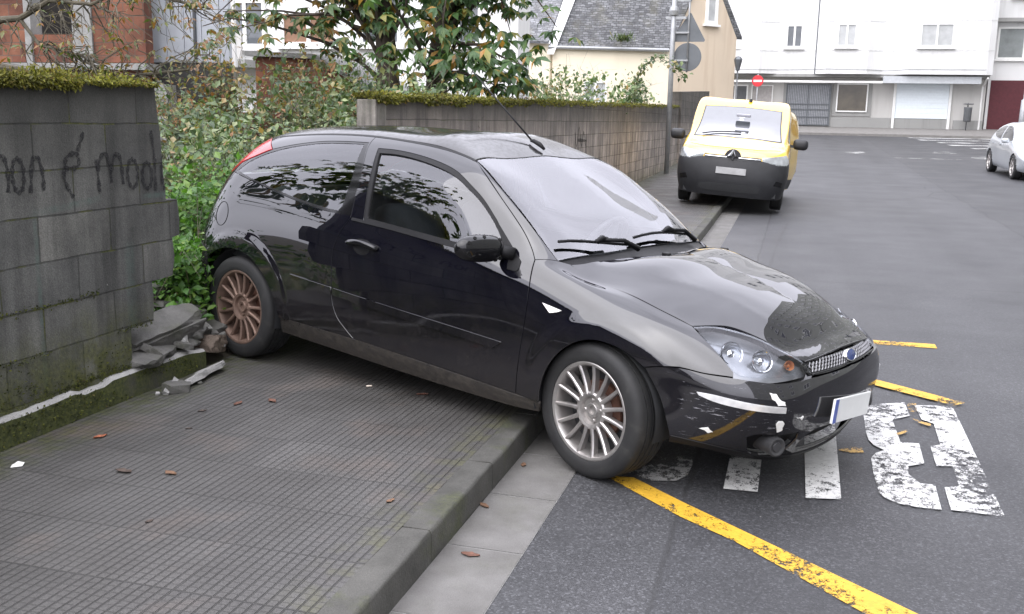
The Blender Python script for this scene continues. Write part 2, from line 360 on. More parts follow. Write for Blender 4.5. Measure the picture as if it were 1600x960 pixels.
M_CHIP2 = m_concrete('pale broken concrete', (.15, .148, .14), (.25, .245, .235), .1, sc=2)
M_RUBM = m_concrete('broken concrete with moss', (0.0682, 0.06696, 0.06076), (0.1302, 0.1271, 0.1178), .8, sc=2)
M_TILE = m_concrete('brown tile', (0.078, 0.06, 0.0468), (0.12, 0.093, 0.072), .15)
M_WALL = m_blockwall('grey block wall', (0.06705, 0.06815, 0.06489), (0.1384, 0.1384, 0.1297), .283, 3.76, .5, .2105, .85, .30, True)
M_WALL2 = m_blockwall('brown block wall', (0.198, 0.1722, 0.1515), (0.3703, 0.3272, 0.2961), .15, 7.3, .46, .205, .5, .38)
M_WHITE = m_paint('white road paint', (0.6, 0.6, 0.585), 0.448)
M_WHITE2 = m_paint('thin white road paint', (0.372, 0.372, 0.36), 0.500)
M_YEL = m_paint('yellow road paint', (0.612, 0.357, 0.02975), 0.418)
M_YEL2 = m_paint('worn yellow road paint', (0.528, 0.32, 0.072), 0.500)
M_MOSS = m_leaf('moss', [(0, (.035, .035, .006)), (.4, (.085, .09, .012)), (.8, (.17, .165, .02)), (1, (.12, .085, .02))], .2, .8)
M_MOSSD = m_leaf('dark moss', [(0, (.014, .018, .003)), (.5, (.036, .045, .006)), (.9, (.085, .095, .012)), (1, (.06, .045, .012))], .15, .85)
M_SOIL = m_concrete('garden soil', (.03, .026, .018), (.075, .064, .045), .8)
M_DARK = simple('dark rubber', (.012, .012, .013), .55)
# ================================================================== GROUND, ROAD, PAVEMENT
XK, XG = -1.19, -.89
V, F = strip(-260, 260, -60, 600, 0, 8); tag(mesh_obj('road', V, F, M_ASPH, origin=None), kind='structure')
def slabs():
    mb = MB(); y = -6.06
    while y < 40:
        a, b = y+.003, y+.553-.003; h = .0045
        ys = np.linspace(a, b, 3)
        for i in range(2):
            mb.add([(XK+.002, ys[i], gz(ys[i])+h), (XG, ys[i], gz(ys[i])+h), (XG, ys[i+1], gz(ys[i+1])+h), (XK+.002, ys[i+1], gz(ys[i+1])+h)], [(0, 1, 2, 3)])
        y += .555
    return mb
tag(slabs().build('gutter', M_GUT, origin=None, fix=False), kind='structure')
V, F = strip(XK+.001, XG+.002, -6, 46, .002); tag(mesh_obj('gutter_joint', V, F, M_CHIP, origin=None), kind='structure')
kb = MB(); y = -5.95; k = 0
while y < 46:
    ln = .763 if y < 12 else 1.0
    bm = bmesh.new(); bmesh.ops.create_cube(bm, size=1)
    bmesh.ops.subdivide_edges(bm, edges=[e for e in bm.edges if abs((e.verts[0].co-e.verts[1].co).y) > .5], cuts=6)
    for v in bm.verts:
        yy = y+ln/2+v.co.y*(ln-.007); v.co = Vector((XK-.0575+v.co.x*.115, yy, gz(yy)+.128/2+.0005+v.co.z*.128))
    ed = [e for e in bm.edges if all(v.co.z > gz(v.co.y)+.1 and v.co.x > XK-.02 for v in e.verts)]
    bmesh.ops.bevel(bm, geom=ed, offset=.016, segments=3, profile=.5, affect='EDGES')
    for v in bm.verts: v.co += Vector((random.uniform(-1, 1), 0, random.uniform(-1, 1)))*.0018
    kb.bm(bm); y += ln; k += 1
o = kb.build('kerb', M_KERB, origin=None); sharp_smooth(o, 50); tag(o, kind='structure')
V, F = strip(XK-.114, XK-.11, -6, 46, .06); 
V, F = strip(-3.30, XK-.1165, -8, 46, .128, 3); tag(mesh_obj('pavement', V, F, M_PAVE, origin=None), kind='structure')
# land behind the wall
gx = np.linspace(-90, -3.31, 60); gy = np.linspace(-30, 110, 110); V = []; F = []
gx = -3.31-(np.linspace(0, 1, 50)**2.2)*100
for yy in gy:
    for xx in gx:
        d = -3.31-xx; V.append((xx, yy, gz(yy)+.13+.10*min(d, 1)+.12*math.sin(xx*1.7+yy)*min(d, 1)*.5+.05*math.sin(yy*2.3)))
n = len(gx)
for j in range(len(gy)-1):
    for i in range(n-1): F.append((j*n+i, j*n+i+1, (j+1)*n+i+1, (j+1)*n+i))
tag(mesh_obj('garden_ground', V, F, M_SOIL, smooth=True, origin=None), kind='structure')
# pavement across the top of the street
V = []; F = []
M_PAVE2 = m_concrete('plain paving', (0.15, 0.1425, 0.135), (0.2175, 0.21, 0.1988), .05, speck=1.15)
for i, xx in enumerate((-60, 40)):
    for yy, dz in ((57.0, .0), (57.0, .13), (62.6, .13+.22), (70, .36)): V.append((xx, yy, gz(yy)+dz))
F = [(0, 4, 5, 1), (1, 5, 6, 2), (2, 6, 7, 3)]
tag(mesh_obj('far_pavement', V, F, M_PAVE2, origin=None), kind='structure')
# ------------------------------------------------------------------ road markings
def flat(name, polys, mat, label, cat, dz=.004, group=None, res=.12):
    mb = MB()
    for p in polys:
        p2 = [Vector(q) for q in p]
        r = delaunay_2d_cdt(p2, [(i, (i+1) % len(p2)) for i in range(len(p2))], [], 1, 1e-5)
        mb.add([(v.x, v.y, gz(v.y)+dz) for v in r[0]], r[2])
    o = mb.build(name, mat, fix=False); return tag(o, label, cat, group)
spine = [(.762, 6.056), (.977, 6.105), (.962, 5.2), (.948, 4.369), (.738, 4.374), (.748, 4.656), (.815, 4.697), (.825, 4.979), (.75, 4.953), (.759, 5.269), (.812, 5.31), (.826, 5.70), (.771, 5.756)]
left = [(.479, 5.955), (.712, 6.098), (.714, 5.816), (.612, 5.699), (.617, 5.286), (.708, 5.296), (.698, 4.975), (.619, 4.907), (.607, 4.789), (.648, 4.675), (.711, 4.679), (.699, 4.361), (.60, 4.362), (.524, 4.38), (.475, 4.435), (.456, 4.488), (.449, 4.75), (.453, 4.97), (.48, 5.06), (.526, 5.122), (.48, 5.19), (.459, 5.277), (.455, 5.45), (.46, 5.619), (.463, 5.85)]
U = [(-.214, 4.31), (-.065, 4.32), (-.062, 5.62), (-.03, 5.78), (.03, 5.82), (.10, 5.78), (.136, 5.62), (.14, 4.314), (.29, 4.349), (.302, 5.7), (.27, 5.95), (.17, 6.08), (.03, 6.1), (-.10, 6.06), (-.18, 5.92), (-.212, 5.7)]
S = [(-.66, 4.37), (-.542, 4.302), (-.426, 4.342), (-.385, 4.43), (-.378, 4.60), (-.40, 4.74), (-.46, 4.80), (-.49, 4.76), (-.50, 4.70), (-.60, 4.70), (-.66, 4.80), (-.66, 5.0), (-.60, 5.1), (-.44, 5.2), (-.38, 5.35), (-.375, 5.7), (-.42, 5.95), (-.52, 6.06), (-.66, 6.0), (-.73, 5.8), (-.73, 5.6), (-.6, 5.6), (-.57, 5.78), (-.52, 5.7), (-.52, 5.42), (-.58, 5.33), (-.72, 5.22), (-.78, 5.0), (-.77, 4.6)]
flat('letter', [spine, left], M_WHITE, 'large worn white stencilled letter B painted on the asphalt', 'road lettering', .008)
flat('letter', [U], M_WHITE, 'worn white painted letter U on the road, its lower end under the car nose', 'road lettering', .008)
flat('letter', [S], M_WHITE2, 'worn white painted letter S on the road beside the front wheel of the car', 'road lettering', .008)
flat('road_line', [[(-.75, 4.312), (-.62, 4.33), (-.363, 4.095), (.093, 3.702), (.478, 3.369), (1.3, 2.66), (1.15, 2.58), (.324, 3.3), (-.129, 3.755), (-.368, 3.94)]], M_YEL, 'yellow diagonal line on the asphalt running from the front wheel to the near edge', 'road marking', .004)
flat('road_line', [[(.0, 7.86), (1.096, 7.905), (1.096, 7.755), (.0, 7.72)]], M_YEL, 'short straight yellow road line beyond the car nose, farthest of the yellow lines', 'road marking', .004)
flat('road_line', [[(.46, 6.70), (1.061, 6.2), (.985, 6.112), (.46, 6.53)]], M_YEL, 'yellow road line ending in a point at the top of the letter B', 'road marking', .012)
for P_, l_ in (([(.722, 6.065), (.775, 6.081), (.760, 5.892), (.718, 5.836)], 'scrap of yellow paint in the gap at the far end of the letter B'), ([(.714, 5.754), (.808, 5.671), (.802, 5.618), (.747, 5.675)], 'slanting scrap of yellow paint in the upper counter of the letter B'), ([(.608, 5.428), (.677, 5.525), (.664, 5.459), (.612, 5.393)], 'smallest scrap of yellow paint at the left of the upper counter of the B')):
    flat('paint_remnant', [P_], M_YEL2, l_, 'road marking', .012)
flat('paint_remnant', [[(.30, 5.06), (.36, 5.133), (.42, 5.14), (.425, 5.06), (.355, 5.034)]], M_YEL2, 'faded smear of yellow paint between the letters U and B', 'road marking', .004)
# zebra crossing up the street
for k, (x0, yy) in enumerate(((7.04, 45.2), (6.5, 47.8), (6.35, 50.4), (5.78, 53.0), (5.55, 55.6))):
    flat('zebra_stripe', [[(x0, yy), (x0+9, yy+1.2), (x0+9, yy+2.1), (x0-.1, yy+.85)]], M_WHITE, f"white zebra crossing stripe behind the silver car, {['nearest','second nearest','middle','second farthest','farthest'][k]} of the five", 'road marking', .006, 'zebra crossing stripes')
flat('stop_line', [[(3.2, 36.9), (5.4, 36.85), (5.4, 37.2), (3.2, 37.25)]], M_WHITE2, 'thin worn white line across the road short of the crossing', 'road marking', .005)
for bx, by in ((1.6, 39.5), (4.9, 41.0), (5.8, 38.0)):
    flat('paint_remnant', [[(bx, by), (bx+.5, by-.6), (bx+.9, by+.1), (bx+.75, by+1.4), (bx+.2, by+1.0)]], M_WHITE2, 'worn white paint blotch on the road '+('left of the thin white line' if bx < 2 else 'just beyond the thin white line' if bx < 5 else 'beside the wheels of the silver car'), 'road marking', .005)
# ================================================================== LEFT BLOCK WALL, FOOTING, MOSS, GRAFFITI
def wall_solid(prof_top, y0, x0, x1, zb=.1):
    """solid wall from a side profile of (Y,z) points"""
    P = [(x0, y, z) for y, z in prof_top]; return MB().prism(P, (x1-x0, 0, 0))
prof = [(-7, .05), (4.385, .05), (4.375, .30), (4.38, .482), (4.575, .487), (4.585, .6), (4.575, .705), (4.765, .712), (4.79, .82), (4.775, .925), (4.845, .932), (4.85, 1.03), (4.835, 1.133), (4.735, 1.138), (4.725, 1.24), (4.715, 1.34), (4.71, 1.50), (4.69, 1.6), (4.675, 1.752), (-7, 1.752)]
wl = wall_solid(prof, 0, -3.50, -3.318).build('block_wall', M_WALL, origin=None)
tag(wl, 'dark grey concrete block wall with sprayed writing and a stepped broken end', 'wall')
def moss_blades(pts, down, n_mul=1, l0=.02, l1=.05, wd=.35):
    c = np.array(pts); n = len(c); a = rdir(n)*.8+np.array([.25, 0, .5]); a[:, 2] -= down
    ln = RNG.uniform(l0, l1, n); return leaf_mesh(c, a, rdir(n), ln, ln*wd, .1, .3)
pts = []; dn = []
for i in range(26000):
    y = RNG.uniform(0.8, 4.68); lump = .5+.5*math.sin(y*9)*math.sin(y*4.3+1); dens = 1. if y < 4.08 else .45+.2*math.sin(y*30)
    if RNG.random() > dens: continue
    if RNG.random() < .5: pts.append((RNG.uniform(-3.5, -3.31), y, 1.745+abs(RNG.normal())*.014*(.6+1.6*lump))); dn.append(0)
    else:
        dd = (.13 if y < 4.08 else .022)*(.35+.65*max(0, math.sin(y*6.1+.5)*.6+math.sin(y*15)*.4))*RNG.random()**1.3; pts.append((-3.312+RNG.random()*.018, y, 1.757-dd)); dn.append(1.1)
V, F = moss_blades(pts, np.array(dn), 1, .010, .028, .5); mesh_obj('moss', V, F, M_MOSS, wl)
# writing sprayed on the wall: strokes of black paint 2 mm proud
W_STROKES = {'n': [[(3.54, 1.40), (3.575, 1.41), (3.595, 1.37), (3.601, 1.31), (3.597, 1.25)], ], 'o': 'E3.660,1.321,.034,.075',
 'n2': [[(3.728, 1.238), (3.737, 1.30), (3.745, 1.37), (3.766, 1.396), (3.79, 1.388), (3.806, 1.345), (3.813, 1.29), (3.81, 1.245)]],
 'e': [[(3.955, 1.34), (4.0, 1.338), (4.042, 1.343), (4.056, 1.375), (4.045, 1.402), (4.015, 1.408), (3.975, 1.39), (3.953, 1.345), (3.951, 1.29), (3.975, 1.24), (4.004, 1.20)], [(4.049, 1.418), (4.075, 1.462), (4.098, 1.508)]],
 'm': [[(4.180, 1.375), (4.187, 1.294), (4.193, 1.205)], [(4.189, 1.315), (4.205, 1.37), (4.235, 1.40), (4.262, 1.385), (4.28, 1.33), (4.287, 1.255)], [(4.287, 1.31), (4.31, 1.375), (4.34, 1.398), (4.362, 1.37), (4.373, 1.31), (4.376, 1.242)]],
 'o2': 'E4.455,1.294,.042,.073', 'd': 'E4.575,1.277,.04,.068', 'd2': [[(4.622, 1.512), (4.64, 1.40), (4.645, 1.30), (4.642, 1.192)]],
 'e2': [[(4.722, 1.372), (4.708, 1.34), (4.70, 1.29), (4.706, 1.235), (4.722, 1.195)]]}
def stroke_ribbon(mb, pts, wd, x):
    P = [Vector((0, a, b)) for a, b in pts]; Q = []
    for i in range(len(P)-1):
        p0, p1, p2, p3 = P[max(i-1, 0)], P[i], P[i+1], P[min(i+2, len(P)-1)]
        for t in np.linspace(0, 1, 5)[:-1]: Q.append(.5*((2*p1)+(p2-p0)*t+(2*p0-5*p1+4*p2-p3)*t*t+(3*p1-p0-3*p2+p3)*t**3))
    Q.append(P[-1]); n = len(Q); V = []
    for i, q in enumerate(Q):
        d = (Q[min(i+1, n-1)]-Q[max(i-1, 0)]).normalized(); s = Vector((0, -d.z, d.y))*wd*(.42+.16*math.sin(i*1.3))
        V += [(x, (q+s).y, (q+s).z), (x, (q-s).y, (q-s).z)]
    mb.add(V, [(2*i, 2*i+1, 2*i+3, 2*i+2) for i in range(n-1)])
def m_spray():
    g = NT('black spray paint'); co = g.coord('World'); b = g.bsdf((.012, .012, .014), .7); t = g.n('ShaderNodeBsdfTransparent').outputs[0]
    f = g.rng(g.noise(co, 70, 5, .7), .40, .62, 1, .12); mx = g.n('ShaderNodeMixShader'); g.l(f, mx.inputs[0]); g.l(t, mx.inputs[1]); g.l(b, mx.inputs[2]); return g.done(mx.outputs[0])
M_SPRAY = m_spray(); gm = MB(); xs = -3.3155
for kx, st in W_STROKES.items():
    if isinstance(st, str):
        cy_, cz_, ry, rz = map(float, st[1:].split(',')); st = [[(cy_+ry*math.cos(a), cz_+rz*math.sin(a)) for a in np.linspace(1.4, 1.4+2*math.pi, 13)]]
    for s_ in st: stroke_ribbon(gm, s_, .026, xs); xs += .0002
mesh_obj('sprayed_writing', gm.v, gm.f, M_SPRAY, wl)
# footing of the wall: top edge broken to fresh concrete
fm = MB(); ys = np.concatenate([np.arange(-7, 2, .5), np.arange(2, 5.0, .07), [5.0]]); n = len(ys)
top = []; V = []
for i, y in enumerate(ys):
    zt = .268+.006*math.sin(y*5)+random.uniform(-.004, .004)-(.02 if 3.95 < y < 4.1 else 0)-(0.03*max(0, y-4.85)/.15)
    xe = -3.285+random.uniform(-.006, .006)
    V += [(-3.277, y, .11), (-3.281, y, zt-.014), (xe-.012, y, zt), (-3.352, y, zt+.004+random.uniform(-.006, .006)), (-3.56, y, zt-.01), (-3.56, y, .08)]
Fs = []; mi = []
for i in range(n-1):
    for j in range(5): Fs.append((i*6+j, i*6+j+1, (i+1)*6+j+1, (i+1)*6+j)); mi.append(1 if j in (2, 1) else 0)
Fs += [tuple(range(6))[::-1], tuple((n-1)*6+j for j in range(6))]; mi += [0, 1]
fo = mesh_obj('wall_footing', V, Fs, [M_LEDGE, M_CHIP], origin=None); fo.data.polygons.foreach_set('material_index', mi)
tag(fo, 'low green mossed footing with a pale chipped edge under the dark block wall', 'footing')
pts = []
for i in range(2600):
    y = RNG.uniform(1.5, 4.9); zz = .125+RNG.random()**.8*.13
    if math.sin(y*7+zz*30)+math.sin(y*2.3) < -.6: continue
    pts.append((-3.279+RNG.random()*.004, y, zz))
for i in range(1500):
    y = RNG.uniform(1.5, 4.36); 
    zz = .27+abs(RNG.normal())*.07*(1+.5*math.sin(y*6)); pts.append((-3.316+RNG.random()*.006, y, zz))
for zb, y1 in ((.487, 4.55), (.285, 4.37), (.712, 4.2)):
    for i in range(700): 
        y = RNG.uniform(2, y1); 
        if math.sin(y*5+zb*20) > -.35: pts.append((-3.315+RNG.random()*.006, y, zb+RNG.normal()*.008))
V, F = moss_blades(pts, .2, 1, .006, .018, .6); mesh_obj('moss', V, F, M_MOSSD, fo, origin='world')
# ------------------------------------------------------------------ rubble of the broken wall end
from mathutils import noise as mnoise
def chunk(dims, seed, rag=.12, cuts=3, notch=None):
    """broken block: finely cut box, corners knocked off, fractured faces"""
    rnd = random.Random(seed); bm = bmesh.new(); bmesh.ops.create_cube(bm, size=1)
    bmesh.ops.subdivide_edges(bm, edges=bm.edges[:], cuts=9, use_grid_fill=True)
    off = Vector((seed*3.1, seed*1.7, seed*.9)); md = min(dims); planes = []
    for _ in range(5):
        n = Vector((rnd.choice((-1, 1)), rnd.choice((-1, 1)), rnd.uniform(-.6, .6))).normalized(); planes.append((n, rnd.uniform(.50, .64)))
    for v in bm.verts:
        p = v.co.copy()
        for n, d in planes:
            e = p.dot(n)-d
            if e > 0: p -= n*e
        q = Vector((p.x*dims[0], p.y*dims[1], p.z*dims[2])); edge = max(abs(v.co.x), abs(v.co.y)) > .49
        a = mnoise.noise_vector(q*14+off)*(.013 if edge else .004)*min(1, md/.06)+mnoise.noise_vector(q*45+off)*(.008 if edge else .003)*min(1, md/.06)
        a.z *= .5; v.co = q+a*(1+rag*3)
    return bm
def rock(name, dims, loc, rot, mat, label, cat='rubble', seed=1, rag=.07, group=None, cuts=3):
    mb = MB(); mb.bm(chunk(dims, seed, rag, cuts)); o = mb.build(name, mat, origin='auto')
    o.location = loc; o.rotation_euler = [R(a) for a in rot]; return tag(o, label, cat, group)
# hollow block shell: top plate with a web, lying tilted
hb = MB(); hb.bm(chunk((.17, .56, .035), 3))
b2 = chunk((.03, .58, .09), 5); b2.transform(Matrix.Translation((.085, -.02, -.055))); hb.bm(b2)
b2 = chunk((.18, .035, .09), 6); b2.transform(Matrix.Translation((0, .13, -.055))); hb.bm(b2)
o = hb.build('broken_block', M_RUB); o.location = (-3.45, 4.77, .335); o.rotation_euler = (R(9), R(26), R(-6)); tag(o, 'largest broken hollow concrete block lying tilted beside the wall end', 'rubble')
rock('broken_block', (.22, .26, .055), (-3.365, 4.49, .268), (4, 12, 8), M_RUB, 'flat broken concrete piece wedged under the largest broken block', seed=9)
rock('broken_block', (.13, .24, .035), (-3.365, 4.70, .285), (-3, 16, 20), M_RUB, 'thin broken plate lying flat at the foot of the largest broken block', seed=51)
rock('broken_block', (.10, .22, .04), (-3.40, 4.96, .295), (10, 22, -16), M_RUB, 'thin broken plate beside the smallest pale chip', seed=53)
rock('broken_block', (.16, .22, .04), (-3.60, 4.98, .385), (-6, 18, 40), M_RUBM, 'thin plate of broken block behind the largest broken block', seed=57)
rock('broken_block', (.14, .40, .09), (-3.74, 5.25, .47), (6, -6, 3), M_RUBM, 'mossy slab of broken block leaning behind the other rubble under the weeds', seed=4)
rock('broken_block', (.15, .30, .055), (-3.44, 5.27, .27), (2, 14, -12), M_RUB, 'pale broken block piece touching the rear tyre of the black car', seed=12, rag=.1)
rock('broken_block', (.09, .20, .08), (-3.66, 5.38, .42), (0, 0, 20), M_RUBM, 'rounded block lump in the weeds behind the rear wheel', seed=15, rag=.14)
rock('broken_block', (.12, .16, .07), (-3.38, 5.02, .30), (8, 20, 30), M_RUB, 'small angular lump in the middle of the rubble heap', seed=21, rag=.12)
rock('broken_block', (.07, .10, .06), (-3.50, 5.10, .35), (20, 0, 50), M_CHIP, 'smallest pale chip on top of the rubble heap', seed=22, rag=.12)
rock('broken_block', (.10, .22, .06), (-3.55, 5.22, .35), (12, 24, -30), M_RUB, 'thin broken plate at the back of the rubble heap', seed=25, rag=.1)
rock('broken_tile', (.19, .17, .10), (-3.365, 5.115, .19), (-10, 0, 6), M_TILE, 'brown tile-faced stump at the broken end of the footing by the rear tyre', 'rubble', seed=31, rag=.04)
for i, (x, y, s) in enumerate(((-3.36, 4.88, .05), (-3.45, 5.0, .045), (-3.33, 4.93, .035), (-3.55, 4.95, .06), (-3.42, 5.12, .04), (-3.6, 5.05, .05), (-3.36, 5.2, .03), (-3.7, 5.1, .06), (-3.5, 5.32, .05), (-3.8, 5.3, .06), (-3.45, 4.6, .035), (-3.33, 4.98, .025), (-3.31, 4.85, .02), (-3.48, 4.92, .05), (-3.56, 5.15, .045), (-3.40, 5.06, .03), (-3.62, 4.8, .05), (-3.35, 5.08, .025), (-3.30, 5.22, .022), (-3.7, 5.0, .06), (-3.52, 5.22, .035), (-3.22, 4.85, .014), (-3.20, 5.02, .016), (-3.10, 4.66, .012), (-3.19, 4.40, .012))):
    rock('rubble_stone', (s*1.5, s*1.8, s), (x, y, (.262 if x < -3.28 else .126)+s*.3), (random.uniform(-20, 20), random.uniform(-20, 20), random.uniform(0, 180)), M_CHIP if i % 4 == 0 else M_RUB, 'small grey stone chip in the rubble between the wall end and the rear wheel', 'rubble', 40+i, .12, 'stone chips in the rubble', 2)
for i, (x, y, z, dx, dy, dz, rx, ry, rz, m_, lab) in enumerate((
  (-3.37, 4.60, .30, .12, .20, .035, -8, 30, 30, 0, 'angular plate standing against the wall foot'), (-3.47, 4.55, .345, .10, .16, .03, 12, -14, -40, 1, 'pale plate between the wall end and the largest block'),
  (-3.34, 4.83, .285, .09, .17, .03, 2, 14, 60, 0, 'grey plate on the front edge of the footing'), (-3.56, 5.10, .37, .14, .18, .035, 16, 6, 15, 0, 'tilted plate at the middle of the rubble'),
  (-3.42, 5.13, .33, .10, .15, .03, -14, 24, -25, 1, 'pale plate leaning on the brown stump'), (-3.68, 5.14, .43, .13, .24, .04, -8, 12, 70, 0, 'long plate at the back of the gap'),
  (-3.50, 5.36, .30, .11, .20, .035, 10, 20, 5, 0, 'plate behind the rear tyre'), (-3.62, 4.70, .42, .12, .22, .035, 4, 18, -20, 0, 'plate half hidden by the wall end'), (-3.33, 5.22, .22, .07, .13, .03, 0, 12, 35, 1, 'small pale plate under the rear tyre'))):
    rock('broken_block', (dx, dy, dz), (x, y, z), (rx, ry, rz), M_CHIP2 if m_ else M_RUB, lab+' in the rubble heap', seed=70+i)
# pieces lying on the pavement
def flatpiece(poly, th, mat, loc, rot, label, name='concrete_shard'):
    mb = MB(); mb.prism([(a, b, 0) for a, b in poly], (0, 0, th)); o = mb.build(name, mat)
    bm = bmesh.new(); bm.from_mesh(o.data); bmesh.ops.triangulate(bm, faces=bm.faces[:]); bmesh.ops.subdivide_edges(bm, edges=bm.edges[:], cuts=1)
    for v in bm.verts: v.co += Vector([random.uniform(-1, 1)*.004 for _ in range(3)])
    bm.to_mesh(o.data); bm.free(); o.location = loc; o.rotation_euler = [R(a) for a in rot]; return tag(o, label, 'rubble')
flatpiece([(0, 0), (.06, -.01), (.075, .12), (.05, .20), (.055, .33), (.03, .40), (-.02, .40), (-.01, .31), (-.045, .30), (-.04, .20), (-.008, .17), (-.012, .05)], .03, M_CHIP, (-3.155, 4.78, .14), (4, -22, -2), 'long pale notched shard of concrete on the pavement by the footing')
flatpiece([(0, 0), (.05, -.02), (.14, .03), (.13, .10), (.08, .12), (.03, .09)], .045, M_RUBM, (-3.14, 4.50, .13), (0, 8, 20), 'moss-topped lump of concrete on the pavement in front of the footing')
flatpiece([(0, 0), (.03, -.01), (.045, .06), (.05, .15), (.02, .16), (0, .08)], .03, M_CHIP, (-3.155, 4.49, .145), (14, -55, 4), 'upright white chip standing beside the moss-topped lump')
# ================================================================== FAR BLOCK WALL BEYOND THE GAP
ys = np.arange(7.62, 28.71, .4); ys[-1] = 28.7
P = [(7.62, .1)]+[(y, gz(y)+.05) for y in ys]; topz = lambda y: 1.757+.0133*(y-7.09)
prof = [(7.62, .05)]+[(y, gz(y)+.02) for y in ys[1:]]+[(y, topz(y)+random.uniform(-.012, .012)) for y in ys[::-1]]
w2 = wall_solid(prof, 0, -3.50, -3.302).build('block_wall', M_WALL2, origin=None)
tag(w2, 'long brown-stained concrete block wall with mossy top running up the street', 'wall')
MB().box(-3.45, -3.288, 7.52, 7.74, .05, 1.74, bev=.006).build('end_pier', m_concrete('pier render', (.10, .092, .08), (.2, .185, .165), .25, streak=.45), w2)
pts = []; dn = []
for i in range(30000):
    y = 7.55+21.1*RNG.random()**1.7; 
    if RNG.random() < .35: continue
    lump = .5+.5*math.sin(y*5.1)*math.sin(y*2.3+1); dens = 1 if y < 12 else (.6 if y < 16.5 else .4)
    if RNG.random() > dens: continue
    if RNG.random() < .5: pts.append((RNG.uniform(-3.5, -3.295), y, topz(y)-.008+abs(RNG.normal())*.015*(.4+1.5*lump))); dn.append(0)
    else: pts.append((-3.297+RNG.random()*.02, y, topz(y)+.02-RNG.random()**1.6*.06*(.5+lump))); dn.append(1.2)
V, F = moss_blades(pts, np.array(dn), 1, .016, .042, .5); mesh_obj('moss', V, F, M_MOSS, w2)
gm = MB()
for s_ in ([(15.1, 1.42), (15.25, 1.2), (15.4, 1.5), (15.6, 1.2), (15.75, 1.42), (15.9, 1.2)], [(15.3, 1.3), (16.0, 1.28)]): stroke_ribbon(gm, s_, .05, -3.2995)
mesh_obj('sprayed_scribble', gm.v, gm.f, M_SPRAY, w2)
prof = [(28.75, gz(28.75)+.02), (37.5, gz(37.5)), (37.5, 2.72), (28.75, 2.44)]
w3 = wall_solid(prof, 0, -3.52, -3.24).build('block_wall', M_WALL2, origin=None); tag(w3, 'taller last section of brown block wall beyond the sign pole', 'wall')
